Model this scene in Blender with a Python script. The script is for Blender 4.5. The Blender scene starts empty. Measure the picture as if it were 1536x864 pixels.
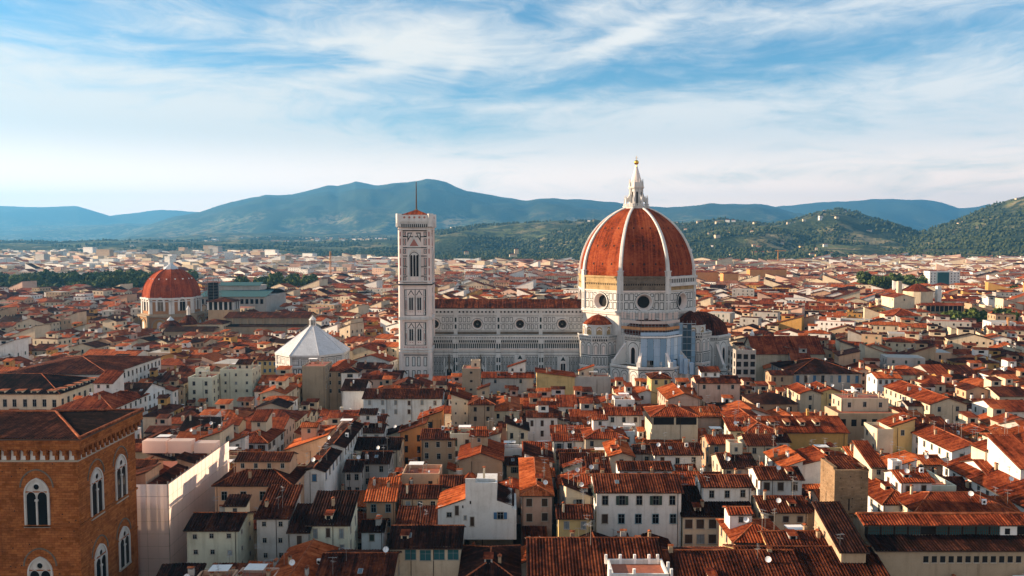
import bpy, math, random
import numpy as np
from mathutils import Vector
from mathutils.bvhtree import BVHTree
random.seed(7)
RNG = random.Random(7)
PI = math.pi
scene = bpy.context.scene
COL = scene.collection

# ------------------------------------------------------------------ camera
F = 1200.0 / 1536 * 36
PITCH = math.atan(74 / 1200.0)
CAM_Z = 75.0
cd = bpy.data.cameras.new('camera'); cam = bpy.data.objects.new('camera', cd); COL.objects.link(cam)
cam.location = (0, 0, CAM_Z); cam.rotation_euler = (PI / 2 - PITCH, 0, 0)
cd.sensor_width = 36; cd.lens = F; cd.clip_start = 1; cd.clip_end = 60000
scene.camera = cam
scene.render.resolution_x = 1024; scene.render.resolution_y = 576
scene.view_settings.view_transform = 'Standard'; scene.view_settings.look = 'None'
scene.view_settings.gamma = 1.0; scene.view_settings.use_curve_mapping = False
scene.view_settings.exposure = EXPOSURE = 1.48
scene.cycles.use_denoising = True
scene.cycles.max_bounces = 6; scene.cycles.diffuse_bounces = 3; scene.cycles.glossy_bounces = 2
scene.cycles.transmission_bounces = 3; scene.cycles.transparent_max_bounces = 6; scene.cycles.volume_bounces = 0

# ------------------------------------------------------------------ node helper
class G:
    """a node tree and short ways to add nodes"""
    def __init__(s, tree): s.t = tree; tree.nodes.clear()
    def n(s, kind, **kw):
        nd = s.t.nodes.new(kind)
        for k, v in kw.items(): setattr(nd, k, v)
        return nd
    def l(s, a, b): s.t.links.new(a, b)
    def put(s, inp, v):
        if hasattr(v, 'is_output'): s.l(v, inp)
        else: inp.default_value = v
    def m(s, op, a, b=0.0, c=None, clamp=False):
        nd = s.n('ShaderNodeMath', operation=op, use_clamp=clamp)
        s.put(nd.inputs[0], a); s.put(nd.inputs[1], b)
        if c is not None: s.put(nd.inputs[2], c)
        return nd.outputs[0]
    def sm(s, v, lo, hi, a=0.0, b=1.0):
        nd = s.n('ShaderNodeMapRange', interpolation_type='SMOOTHSTEP')
        for i, x in enumerate((v, lo, hi, a, b)): s.put(nd.inputs[i], x)
        return nd.outputs[0]
    def mix(s, f, a, b, blend='MIX'):
        nd = s.n('ShaderNodeMix', data_type='RGBA', blend_type=blend)
        s.put(nd.inputs[0], f); s.put(nd.inputs[6], a); s.put(nd.inputs[7], b)
        return nd.outputs[2]
    def xyz(s, x, y, z):
        nd = s.n('ShaderNodeCombineXYZ'); s.put(nd.inputs[0], x); s.put(nd.inputs[1], y); s.put(nd.inputs[2], z)
        return nd.outputs[0]
    def noise(s, vec, scale, detail=3.0, rough=0.5, dist=0.0):
        nd = s.n('ShaderNodeTexNoise'); s.l(vec, nd.inputs['Vector'])
        nd.inputs['Scale'].default_value = scale; nd.inputs['Detail'].default_value = detail
        nd.inputs['Roughness'].default_value = rough; nd.inputs['Distortion'].default_value = dist
        return nd.outputs[0]
    def mapping(s, vec, scale=(1, 1, 1), rot=(0, 0, 0), loc=(0, 0, 0)):
        nd = s.n('ShaderNodeMapping'); s.l(vec, nd.inputs[0])
        nd.inputs['Scale'].default_value = scale; nd.inputs['Rotation'].default_value = rot; nd.inputs['Location'].default_value = loc
        return nd.outputs[0]

def rgb(r, g, b): return (r, g, b, 1.0)

# ------------------------------------------------------------------ sun and sky
SUN_EL = math.radians(16.0)
SUN_AZ = math.radians(-85.0)          # measured from the view direction (+Y), negative = to the left
sd = Vector((math.sin(SUN_AZ) * math.cos(SUN_EL), math.cos(SUN_AZ) * math.cos(SUN_EL), math.sin(SUN_EL)))
ld = bpy.data.lights.new('sun', 'SUN'); sun = bpy.data.objects.new('sun', ld); COL.objects.link(sun)
ld.energy = SUN_E = 5.0; ld.angle = math.radians(0.5); ld.color = (1.0, 0.74, 0.50)
sun.rotation_euler = sd.to_track_quat('Z', 'Y').to_euler(); sun.location = (-300, 100, 400)

w = bpy.data.worlds.new('World'); scene.world = w; w.use_nodes = True
g = G(w.node_tree)
sky = g.n('ShaderNodeTexSky', sky_type='NISHITA', sun_disc=False)
sky.sun_elevation = SUN_EL; sky.sun_rotation = SUN_AZ; sky.altitude = 100; sky.air_density = 1.0; sky.dust_density = 0.4; sky.ozone_density = 2.5
tc = g.n('ShaderNodeTexCoord'); sep = g.n('ShaderNodeSeparateXYZ'); g.l(tc.outputs['Generated'], sep.inputs[0])
sx, sy, sz = sep.outputs
azi = g.m('ARCTAN2', sx, sy)
ele = g.m('ARCTAN2', sz, g.m('SQRT', g.m('ADD', g.m('MULTIPLY', sx, sx), g.m('MULTIPLY', sy, sy))))
def blob(px, py, sxp, syp, rot, amp):
    """a patch of cirrus at a bearing and height in the sky, given where it is seen"""
    a0 = math.atan((px - 768) / 1200.0); e0 = math.atan((358 - py) / 1200.0 * math.cos(a0))
    a = g.m('SUBTRACT', azi, a0); e = g.m('SUBTRACT', ele, e0)
    c, s_ = math.cos(rot), math.sin(rot)
    u = g.m('MULTIPLY', g.m('MULTIPLY_ADD', e, s_, g.m('MULTIPLY', a, c)), 1200.0 / sxp)
    v = g.m('MULTIPLY', g.m('MULTIPLY_ADD', a, -s_, g.m('MULTIPLY', e, c)), 1200.0 / syp)
    r = g.m('MULTIPLY_ADD', u, u, g.m('MULTIPLY', v, v))
    return g.m('MULTIPLY', g.m('POWER', 2.718, g.m('MULTIPLY', r, -1.0)), amp)
cov = None
for b in [(250, 120, 260, 10, .06, .22), (780, 165, 160, 9, .05, .30), (1180, 300, 420, 18, .0, .12), (1000, 205, 330, 10, .05, .22), (1150, 262, 300, 9, .03, -.22), (830, 232, 150, 7, .02, -.22), (1300, 178, 180, 9, .05, -.20), (430, 185, 200, 8, .04, -.16), (60, 180, 330, 75, 0.03, .75), (330, 235, 420, 60, 0.02, .42), (640, 62, 190, 34, -0.02, .60), (600, 78, 90, 14, 0.0, .25), (935, 62, 95, 14, 0.33, .62), (900, 20, 110, 40, 0.2, .26),
          (1330, 22, 260, 26, 0.05, .42), (1050, 178, 280, 30, 0.06, .62), (1330, 215, 330, 48, 0.04, .44), (900, 240, 300, 26, 0.02, .40),
          (560, 112, 70, 12, 0.15, .40), (690, 108, 22, 12, .6, .30), (1450, 150, 150, 40, 0.1, .32), (420, 165, 200, 28, 0.05, .30), (1100, 100, 190, 34, 0.0, -.22), (150, 18, 340, 26, .05, -.10), (180, 132, 140, 12, .03, -.25), (590, 172, 150, 10, .04, -.22)]:
    x = blob(*b); cov = x if cov is None else g.m('ADD', cov, x)
v0 = g.xyz(g.m('MULTIPLY_ADD', ele, 0.9, azi), g.m('MULTIPLY_ADD', azi, -0.06, ele), 0.0)
warp = g.n('ShaderNodeTexNoise'); g.l(g.mapping(v0, (3, 12, 1)), warp.inputs['Vector']); warp.inputs['Scale'].default_value = 1.0; warp.inputs['Detail'].default_value = 3
wv = g.n('ShaderNodeVectorMath', operation='MULTIPLY_ADD'); g.l(warp.outputs['Color'], wv.inputs[0]); wv.inputs[1].default_value = (.30, .085, 0); g.l(v0, wv.inputs[2])
fib = g.noise(g.mapping(wv.outputs[0], (4.2, 21, 1), (0, 0, .05)), 1.0, 9.0, 0.62)
fib2 = g.noise(g.mapping(wv.outputs[0], (16, 62, 1), (0, 0, .16)), 1.0, 6.0, 0.65)
hz = g.sm(ele, math.radians(8), math.radians(1.5), 0.0, 0.62)
tex = g.m('ADD', g.m('MULTIPLY', g.m('SUBTRACT', fib, 0.5), 2.0), g.m('MULTIPLY', g.m('SUBTRACT', fib2, 0.5), 1.1))
dens = g.m('ADD', g.m('ADD', cov, hz), g.m('MULTIPLY_ADD', tex, 0.80, 0.20))
fill_veil = g.m('MULTIPLY', g.m('MAXIMUM', g.m('MULTIPLY', g.sm(ele, math.radians(20), math.radians(34)), .3), g.m('MULTIPLY', g.sm(g.m('ABSOLUTE', azi), .75, 1.2), g.sm(ele, math.radians(50), math.radians(20)))), .45)  # unseen cloud veil added overhead and behind the camera to brighten shaded walls
dens = g.m('ADD', dens, fill_veil)
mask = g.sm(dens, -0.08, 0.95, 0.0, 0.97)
hs = g.n('ShaderNodeHueSaturation'); g.l(sky.outputs[0], hs.inputs['Color']); hs.inputs['Saturation'].default_value = 1.28; hs.inputs['Hue'].default_value = 0.492; hs.inputs['Value'].default_value = 1.0
cloud = g.mix(g.sm(azi, -0.5, 0.6), rgb(6.1, 5.7, 5.2), rgb(6.2, 6.1, 5.9))
cloud = g.mix(g.sm(ele, math.radians(7.5), math.radians(2.2)), cloud, rgb(16.0, 11.4, 8.3))
cloud = g.mix(g.sm(g.m('ABSOLUTE', azi), .95, 1.9), cloud, g.mix(.18, cloud, rgb(.6, .8, 1.2)))  # unseen clouds behind the camera dimmed to deepen the shaded walls
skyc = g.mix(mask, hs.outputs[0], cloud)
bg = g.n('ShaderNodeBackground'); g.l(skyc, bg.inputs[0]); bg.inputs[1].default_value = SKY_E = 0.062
out = g.n('ShaderNodeOutputWorld'); g.l(bg.outputs[0], out.inputs[0])

# ------------------------------------------------------------------ photo pixel -> place
CP, SP = math.cos(PITCH), math.sin(PITCH)
def ray(px, py):
    x = (px - 768) / 1200.0; y = -(py - 432) / 1200.0
    return x, CP + y * SP, -SP + y * CP
def at(px, py, z):
    dx, dy, dz = ray(px, py); t = (z - CAM_Z) / dz
    return dx * t, dy * t
def atY(px, py, Y):
    dx, dy, dz = ray(px, py); t = Y / dy
    return dx * t, CAM_Z + dz * t
def atX(px, py, X):
    dx, dy, dz = ray(px, py); t = X / dx
    return dy * t, CAM_Z + dz * t
def proj(x, y, z):
    z -= CAM_Z
    d = y * CP - z * SP; u = y * SP + z * CP
    return 768 + 1200 * x / d, 432 - 1200 * u / d

# ------------------------------------------------------------------ materials
def bsdf(name, rough=0.9, spec=0.10):
    m = bpy.data.materials.new(name); m.use_nodes = True
    g = G(m.node_tree); b = g.n('ShaderNodeBsdfPrincipled'); o = g.n('ShaderNodeOutputMaterial'); g.l(b.outputs[0], o.inputs[0])
    b.inputs['Roughness'].default_value = rough; b.inputs['Specular IOR Level'].default_value = spec
    return m, g, b
def bump(g, b, h, dist=0.05, strength=0.6):
    nd = g.n('ShaderNodeBump'); nd.inputs['Strength'].default_value = strength; nd.inputs['Distance'].default_value = dist
    g.l(h, nd.inputs['Height']); g.l(nd.outputs[0], b.inputs['Normal'])
def mul(c, k): return rgb(*(min(1, x * k) for x in c[:3]))
def plaster(name, c, dirt=0.55, rand=0.12, scale=1.0):
    """stucco or stone: large stains, vertical rain streaks, fine grain, and a little difference from one object to the next"""
    m, g, b = bsdf(name)
    tc = g.n('ShaderNodeTexCoord'); P = tc.outputs['Object']; oi = g.n('ShaderNodeObjectInfo')
    off = g.n('ShaderNodeVectorMath', operation='ADD'); g.l(P, off.inputs[0]); g.l(g.xyz(g.m('MULTIPLY', oi.outputs['Random'], 91.0), g.m('MULTIPLY', oi.outputs['Random'], 37.0), 0.0), off.inputs[1])
    P = off.outputs[0]
    n1 = g.noise(P, 0.22 * scale, 5, .6); n2 = g.noise(g.mapping(P, (1.4, 1.4, .13)), 0.8 * scale, 4, .6); n3 = g.noise(P, 3.0, 4, .65)
    k = g.m('ADD', g.m('MULTIPLY', g.sm(n1, .42, .72), .5), g.m('MULTIPLY', g.sm(n2, .48, .75), .6))
    k = g.m('ADD', k, g.m('MULTIPLY', g.sm(n3, .45, .8), .35))
    col = g.mix(g.m('MULTIPLY', k, dirt, clamp=True), rgb(*c), rgb(c[0] * .42, c[1] * .38, c[2] * .34))
    v = g.n('ShaderNodeHueSaturation'); g.l(col, v.inputs['Color']); g.l(g.m('MULTIPLY_ADD', oi.outputs['Random'], rand * 2, 1 - rand), v.inputs['Value'])
    g.l(v.outputs[0], b.inputs['Base Color']); bump(g, b, n3, .02, .5)
    return m
def flat(name, c, rough=.7, metal=0.0, spec=.3):
    m, g, b = bsdf(name, rough, spec); b.inputs['Metallic'].default_value = metal
    tc = g.n('ShaderNodeTexCoord'); n = g.noise(tc.outputs['Object'], 1.2, 4, .6)
    g.l(g.mix(g.sm(n, .35, .7), rgb(*c), mul(c, .72)), b.inputs['Base Color'])
    return m
def tiles(name, dark, mid, light, corr=False, per=.58, patch=.16):
    """clay roof tiles: u along the eave, v up the slope, in metres"""
    m, g, b = bsdf(name, .9, .06)
    uv = g.n('ShaderNodeUVMap'); sp = g.n('ShaderNodeSeparateXYZ'); g.l(uv.outputs[0], sp.inputs[0]); u, v = sp.outputs[0], sp.outputs[1]
    oi = g.n('ShaderNodeObjectInfo')
    cell = g.xyz(g.m('FLOOR', g.m('DIVIDE', u, per)), g.m('FLOOR', g.m('DIVIDE', v, .42)), oi.outputs['Random'])
    wn = g.n('ShaderNodeTexWhiteNoise'); g.l(cell, wn.inputs[0])
    pos = g.xyz(u, v, g.m('MULTIPLY', oi.outputs['Random'], 50.0))
    n1 = g.noise(pos, patch, 5, .62); n2 = g.noise(pos, .9, 4, .6); n3 = g.noise(g.mapping(pos, (2.2, .25, 1)), .8, 3, .6)
    t = g.m('ADD', g.m('MULTIPLY', g.m('SUBTRACT', wn.outputs[0], .5), .30), g.m('ADD', g.m('MULTIPLY', g.m('SUBTRACT', n1, .5), 1.9), g.m('MULTIPLY', g.m('SUBTRACT', n2, .5), .9)))
    wc = g.n('ShaderNodeTexWhiteNoise'); g.l(g.xyz(g.m('FLOOR', g.m('DIVIDE', u, per)), 7.0, oi.outputs['Random']), wc.inputs[0])
    t = g.m('ADD', t, g.m('ADD', g.m('MULTIPLY', g.m('SUBTRACT', n3, .5), .5), g.m('MULTIPLY', g.m('SUBTRACT', wc.outputs[0], .5), .45)))
    cr = g.n('ShaderNodeValToRGB'); e = cr.color_ramp.elements
    e[0].position = .0; e[0].color = rgb(*dark); e[1].position = 1.0; e[1].color = rgb(*light)
    k = e.new(.5); k.color = rgb(*mid)
    g.l(g.m('ADD', t, .5), cr.inputs[0])
    lich = g.sm(g.noise(pos, 1.6, 3, .7), .66, .80, 0, .30)
    c = g.mix(lich, cr.outputs[0], rgb(.20, .13, .08))
    hsv = g.n('ShaderNodeHueSaturation'); g.l(c, hsv.inputs['Color']); g.l(g.m('MULTIPLY_ADD', oi.outputs['Random'], .55, .70), hsv.inputs['Value'])
    g.l(hsv.outputs[0], b.inputs['Base Color'])
    row = g.m('FRACT', g.m('DIVIDE', v, .42))
    h = g.m('MULTIPLY_ADD', row, -.28, g.m('MULTIPLY', wn.outputs[0], .15))
    if corr: h = g.m('ADD', h, g.m('ABSOLUTE', g.m('SINE', g.m('MULTIPLY', u, PI / per))))
    bump(g, b, h, .08 if corr else .05, .9)
    return m
def stonework(name, c1, c2, mortar, bw=.9, bh=.4, dirt=.5, bstr=.6):
    """coursed masonry; u, v in metres"""
    m, g, b = bsdf(name, .95, .04)
    uv = g.n('ShaderNodeUVMap'); br = g.n('ShaderNodeTexBrick'); g.l(uv.outputs[0], br.inputs['Vector'])
    br.inputs['Scale'].default_value = 1; br.inputs['Brick Width'].default_value = bw; br.inputs['Row Height'].default_value = bh; br.inputs['Mortar Size'].default_value = .018; br.inputs['Bias'].default_value = .1
    br.inputs['Color1'].default_value = rgb(*c1); br.inputs['Color2'].default_value = rgb(*c2); br.inputs['Mortar'].default_value = rgb(*mortar)
    n1 = g.noise(uv.outputs[0], .22, 5, .65); n2 = g.noise(uv.outputs[0], 2.2, 4, .65); n3 = g.noise(g.mapping(uv.outputs[0], (1, .18, 1)), .7, 4, .6)
    k = g.m('ADD', g.m('MULTIPLY', g.sm(n1, .4, .7), .55), g.m('ADD', g.m('MULTIPLY', g.sm(n2, .45, .75), .45), g.m('MULTIPLY', g.sm(n3, .5, .75), .4)))
    g.l(g.mix(g.m('MULTIPLY', k, dirt, clamp=True), br.outputs[0], mul(c1, .35)), b.inputs['Base Color'])
    bump(g, b, g.m('MULTIPLY_ADD', n2, .8, g.m('MULTIPLY', br.outputs['Fac'], -.6)), .06, bstr)
    return m
def glass(name, c=(.008, .009, .011), rough=.15, spec=.12):
    m, g, b = bsdf(name, rough, spec); b.inputs['Base Color'].default_value = rgb(*c); return m

M = {}
WALLS = {'white': (.72, .70, .66), 'cream': (.60, .50, .36), 'ochre': (.50, .28, .09), 'yellow': (.60, .44, .19), 'peach': (.58, .36, .23), 'pink': (.58, .39, .30), 'grey': (.40, .38, .35),
         'tan': (.40, .29, .19), 'palegreen': (.60, .59, .46), 'paleblue': (.62, .68, .70), 'orange': (.55, .26, .10), 'stone': (.34, .27, .19)}
for k, c in WALLS.items(): M[k] = plaster('plaster_' + k, c)
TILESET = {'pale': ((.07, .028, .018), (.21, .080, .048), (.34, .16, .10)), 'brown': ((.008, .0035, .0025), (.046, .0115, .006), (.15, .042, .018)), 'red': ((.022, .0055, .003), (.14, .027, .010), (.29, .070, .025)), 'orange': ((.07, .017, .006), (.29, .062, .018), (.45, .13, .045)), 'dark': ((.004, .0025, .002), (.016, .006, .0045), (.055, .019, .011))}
for k, c in TILESET.items():
    M['t_' + k] = tiles('tiles_' + k, *c); M['f_' + k] = tiles('tile_rows_' + k, *c, corr=True)
M['cap'] = tiles('ridge_tiles', (.10, .03, .014), (.27, .075, .030), (.42, .15, .07))
M['pane'] = glass('window_glass'); M['dark'] = flat('dark_opening', (.012, .011, .011), .9)  # the darkness of recessed windows and openings is put into these near-black colours
M['shut_green'] = flat('shutter_green', (.035, .06, .045)); M['shut_brown'] = flat('shutter_brown', (.06, .035, .022)); M['shut_blue'] = flat('shutter_blue', (.05, .14, .26)); M['shut_grey'] = flat('shutter_grey', (.22, .25, .26))
M['surround'] = plaster('window_stone', (.42, .38, .32)); M['surround_blue'] = flat('painted_surround', (.20, .30, .33)); M['wood'] = flat('eave_timber', (.085, .05, .032))
M['metal'] = flat('galvanised_metal', (.42, .42, .42), .45, .7); M['dish'] = flat('dish_enamel', (.66, .68, .70), .4); M['sheet'] = flat('metal_roof_sheet', (.50, .53, .56), .5, .3)
M['skyglass'] = glass('skylight_glass', (.09, .13, .16), .2); M['aqua'] = glass('loggia_glass', (.03, .10, .11), .2); M['gold'] = flat('gilded_copper', (.85, .52, .10), .3, 1.0)
M['brownstone'] = stonework('brown_sandstone', (.27, .080, .021), (.43, .15, .046), (.15, .052, .019), 1.1, .45, .9, 1.0)
M['brick'] = stonework('tower_brick', (.25, .155, .085), (.33, .22, .13), (.20, .155, .11), .75, .3, .75, .9)
M['rough'] = stonework('rough_masonry', (.42, .29, .14), (.48, .35, .18), (.30, .22, .13), 1.0, .4, .8, .9); M['roughdark'] = stonework('dark_masonry', (.16, .13, .10), (.21, .17, .13), (.11, .09, .07), 1.1, .45, .8, .9)
M['marble'] = plaster('white_marble', (.62, .615, .595), .6, .02, .7); M['green'] = plaster('green_marble', (.018, .030, .030), .2, .02); M['pinkm'] = plaster('pink_marble', (.36, .16, .13), .3, .02)
M['rosy'] = plaster('rosy_marble', (.72, .63, .585), .45, .02, .7)
M['domet'] = tiles('dome_tiles', (.09, .018, .006), (.265, .050, .017), (.37, .095, .036), per=.7, patch=.09); M['dometr'] = tiles('chapel_dome_tiles', (.10, .018, .007), (.20, .036, .013), (.28, .066, .026), per=.7)
M['leadw'] = stonework('marble_roof', (.57, .59, .62), (.51, .53, .56), (.33, .35, .37), 1.6, 1.3, .5, .3); M['teal'] = flat('teal_roof', (.028, .10, .11), .8); M['netting'] = plaster('scaffold_sheeting', (.84, .70, .63), .15, .05); M['bluenet'] = plaster('blue_white_sheeting', (.33, .45, .58), .3, .03); M['bluenet2'] = plaster('pale_blue_sheeting', (.52, .62, .70), .3, .03); M['bluenet3'] = plaster('dull_blue_sheeting', (.20, .32, .44), .3, .03)
nt = M['netting'].node_tree; pb = next(n for n in nt.nodes if n.type == 'BSDF_PRINCIPLED'); tb = nt.nodes.new('ShaderNodeBsdfTranslucent'); tb.inputs[0].default_value = rgb(.85, .68, .60); mx = nt.nodes.new('ShaderNodeMixShader'); mx.inputs[0].default_value = .55
nt.links.new(pb.outputs[0], mx.inputs[1]); nt.links.new(tb.outputs[0], mx.inputs[2]); nt.links.new(mx.outputs[0], next(n for n in nt.nodes if n.type == 'OUTPUT_MATERIAL').inputs[0])
M['terrace'] = flat('terracotta_floor', (.34, .11, .06)); M['pole'] = flat('scaffold_tube', (.28, .27, .26), .5, .6); M['crane'] = flat('crane_paint', (.62, .27, .05), .5); M['tracery'] = plaster('white_tracery', (.60, .575, .54), .5); M['painted_shade_net'] = plaster('shade_painted_netting', (.045, .085, .12), .3); M['orangebrick'] = plaster('orange_stucco', (.50, .25, .11)); M['ochrebrick'] = plaster('ochre_brickwork', (.38, .20, .10), .5)
M['whitepaint'] = plaster('white_render', (.80, .78, .75), .2)

# ------------------------------------------------------------------ meshes
class MB:
    def __init__(s): s.v = []; s.f = []; s.m = []; s.uv = []; s.mats = []; s.T = None
    def mi(s, m):
        m = M[m] if isinstance(m, str) else m
        if m not in s.mats: s.mats.append(m)
        return s.mats.index(m)
    def place(s, x, y, z=0, rz=0): s.T = (math.cos(rz), math.sin(rz), x, y, z)
    def pt(s, p):
        if s.T is None: return tuple(p)
        c, n, x, y, z = s.T; return (p[0] * c - p[1] * n + x, p[0] * n + p[1] * c + y, p[2] + z)
    def poly(s, pts, m, uv=None):
        i = len(s.v); s.v += [s.pt(p) for p in pts]; s.f.append(tuple(range(i, i + len(pts)))); s.m.append(s.mi(m))
        if uv is None:
            a = Vector(pts[0]); n = (Vector(pts[1]) - a).cross(Vector(pts[2]) - a)
            if abs(n.z) > .8 * n.length: uv = [(p[0], p[1]) for p in pts]
            else:
                h = Vector((-n.y, n.x, 0)); h = h.normalized() if h.length > 1e-9 else Vector((1, 0, 0))
                uv = [(Vector(p).dot(h), p[2]) for p in pts]
        s.uv += uv
    def box(s, x0, x1, y0, y1, z0, z1, m, bottom=True):
        A = [(x0, y0), (x1, y0), (x1, y1), (x0, y1)]
        for i in range(4):
            a, b = A[i], A[(i + 1) % 4]; s.poly([(*a, z0), (*b, z0), (*b, z1), (*a, z1)], m)
        s.poly([(*p, z1) for p in A], m)
        if bottom: s.poly([(*p, z0) for p in A[::-1]], m)
    def prism(s, pts, z0, z1, m, top=True):
        """upright prism on a plan polygon (counter-clockwise)"""
        n = len(pts)
        for i in range(n):
            a, b = pts[i], pts[(i + 1) % n]; s.poly([(*a, z0), (*b, z0), (*b, z1), (*a, z1)], m)
        if top: s.poly([(*p, z1) for p in pts], m)
    def frustum(s, cx, cy, n, r0, z0, r1, z1, m, a0=0.0, cap=True):
        P = lambda r, z: [(cx + r * math.cos(a0 + 2 * PI * i / n), cy + r * math.sin(a0 + 2 * PI * i / n), z) for i in range(n)]
        A, B = P(r0, z0), P(max(r1, 1e-3), z1)
        for i in range(n):
            j = (i + 1) % n; L = 2 * PI * r0 / n; h = math.hypot(z1 - z0, r1 - r0)
            s.poly([A[i], A[j], B[j], B[i]], m, [(i * L, 0), ((i + 1) * L, 0), ((i + 1) * L, h), (i * L, h)])
        if cap and r1 > .05: s.poly(B, m)
    def lathe(s, cx, cy, prof, n, m, a0=0.0):
        for (r0, z0), (r1, z1) in zip(prof, prof[1:]): s.frustum(cx, cy, n, r0, z0, r1, z1, m, a0, cap=False)
    def tube(s, p, q, r, m, n=5, r2=None):
        p, q = Vector(p), Vector(q); d = (q - p).normalized(); a = d.cross(Vector((0, 0, 1)))
        if a.length < 1e-3: a = d.cross(Vector((1, 0, 0)))
        a.normalize(); b = d.cross(a); r2 = r if r2 is None else r2
        A = [p + (a * math.cos(2 * PI * i / n) + b * math.sin(2 * PI * i / n)) * r for i in range(n)]; B = [q + (a * math.cos(2 * PI * i / n) + b * math.sin(2 * PI * i / n)) * r2 for i in range(n)]
        for i in range(n):
            j = (i + 1) % n; s.poly([A[i], B[i], B[j], A[j]], m)
        s.poly(B, m); s.poly(A[::-1], m)
    def mesh(s, name, smooth=False):
        me = bpy.data.meshes.new(name); me.from_pydata(s.v, [], s.f)
        for m in s.mats: me.materials.append(m)
        me.polygons.foreach_set('material_index', s.m)
        ul = me.uv_layers.new(name='UVMap'); ul.data.foreach_set('uv', np.array(s.uv, dtype=np.float32).ravel())
        if smooth: me.polygons.foreach_set('use_smooth', [True] * len(s.f))
        me.update(); return me
    def build(s, name, parent=None, smooth=False): return link(name, s.mesh(name, smooth), parent)

def link(name, me, parent=None, loc=None, rz=0):
    o = bpy.data.objects.new(name, me); COL.objects.link(o); o.parent = parent
    if loc is not None: o.location = loc; o.rotation_euler = (0, 0, rz)
    return o
def thing(name, label, cat, loc=(0, 0, 0), rz=0, group=None):
    return tag(link(name, None, None, loc, rz), label, cat, group)
def tag(o, label, cat, group=None):
    o['label'] = label; o['category'] = cat
    if group: o['group'] = group
    return o

class Fr:
    """a wall plane: u along it (to the right seen from outside), z up, offset outward"""
    def __init__(s, mb, ox, oy, ux, uy): s.mb = mb; s.o = (ox, oy); L = math.hypot(ux, uy); s.u = (ux / L, uy / L); s.n = (uy / L, -ux / L)
    def p(s, u, z, o=0.0): return (s.o[0] + s.u[0] * u + s.n[0] * o, s.o[1] + s.u[1] * u + s.n[1] * o, z)
    def quad(s, u0, u1, z0, z1, m, o=0.0): s.mb.poly([s.p(u0, z0, o), s.p(u1, z0, o), s.p(u1, z1, o), s.p(u0, z1, o)], m, [(u0, z0), (u1, z0), (u1, z1), (u0, z1)])
    def shape(s, pts, m, o=0.0): s.mb.poly([s.p(u, z, o) for u, z in pts], m, list(pts))
    def box(s, u0, u1, z0, z1, m, o0=0.0, o1=.1):
        s.quad(u0, u1, z0, z1, m, o1)
        A = [(u0, z0), (u1, z0), (u1, z1), (u0, z1)]
        for i in range(4):
            a, b = A[i], A[(i + 1) % 4]; s.mb.poly([s.p(*a, o0), s.p(*b, o0), s.p(*b, o1), s.p(*a, o1)][::-1], m)
    def prism(s, pts, m, o0=0.0, o1=.1):
        s.shape(pts, m, o1); n = len(pts)
        for i in range(n):
            a, b = pts[i], pts[(i + 1) % n]; s.mb.poly([s.p(*a, o0), s.p(*a, o1), s.p(*b, o1), s.p(*b, o0)], m)
    def panel(s, u0, u1, z0, z1, b=.22, o=.02, dark='green', light='marble'):
        s.quad(u0, u1, z0, z1, dark, o); s.quad(u0 + b, u1 - b, z0 + b, z1 - b, light, o + .02)
    def disc(s, cu, cz, r, m, o, n=28): s.shape([(cu + r * math.cos(2 * PI * i / n), cz + r * math.sin(2 * PI * i / n)) for i in range(n)], m, o)
    def ring(s, cu, cz, r0, o0, r1, o1, m, n=28, a0=0, a1=2 * PI):
        for i in range(n):
            a, b = a0 + (a1 - a0) * i / n, a0 + (a1 - a0) * (i + 1) / n
            P = lambda r, t, o: s.p(cu + r * math.cos(t), cz + r * math.sin(t), o)
            s.mb.poly([P(r0, a, o0), P(r1, a, o1), P(r1, b, o1), P(r0, b, o0)], m)
    def arch(s, cu, z0, wd, h, m, o=.03, pointed=0.0, n=10):
        """filled opening with a round or pointed head: h is the full height"""
        s.shape(arch_pts(cu, z0, wd, h, pointed, n), m, o)
    def arch_band(s, cu, z0, wd, h, t, m, o0, o1, pointed=0.0, n=10, legs=True):
        A = arch_pts(cu, z0, wd, h, pointed, n); B = arch_pts(cu, z0, wd + 2 * t, h + t, pointed, n)
        A, B = A[1:] + A[:1], B[1:] + B[:1]
        if not legs: A, B = A[1:-1], B[1:-1]
        for i in range(len(A) - 1):
            s.mb.poly([s.p(*A[i], o1), s.p(*B[i], o1), s.p(*B[i + 1], o1), s.p(*A[i + 1], o1)][::-1], m)
            s.mb.poly([s.p(*B[i], o0), s.p(*B[i + 1], o0), s.p(*B[i + 1], o1), s.p(*B[i], o1)][::-1], m)
            s.mb.poly([s.p(*A[i], o0), s.p(*A[i + 1], o0), s.p(*A[i + 1], o1), s.p(*A[i], o1)], m)
    def wall_hole(s, u0, u1, z0, z1, cu, cz, r, m, n=32):
        ang = sorted([2 * PI * i / n for i in range(n)] + [math.atan2(b - cz, a - cu) % (2 * PI) for a in (u0, u1) for b in (z0, z1)])
        def edge(t):
            c, q = math.cos(t), math.sin(t); k = 1e9
            if abs(c) > 1e-9: k = min(k, ((u1 if c > 0 else u0) - cu) / c)
            if abs(q) > 1e-9: k = min(k, ((z1 if q > 0 else z0) - cz) / q)
            return (cu + c * k, cz + q * k)
        for i in range(len(ang)):
            a, b = ang[i], ang[(i + 1) % len(ang)]
            if abs(a - b) < 1e-6: continue
            s.shape([(cu + r * math.cos(a), cz + r * math.sin(a)), edge(a), edge(b), (cu + r * math.cos(b), cz + r * math.sin(b))], m)
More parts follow.
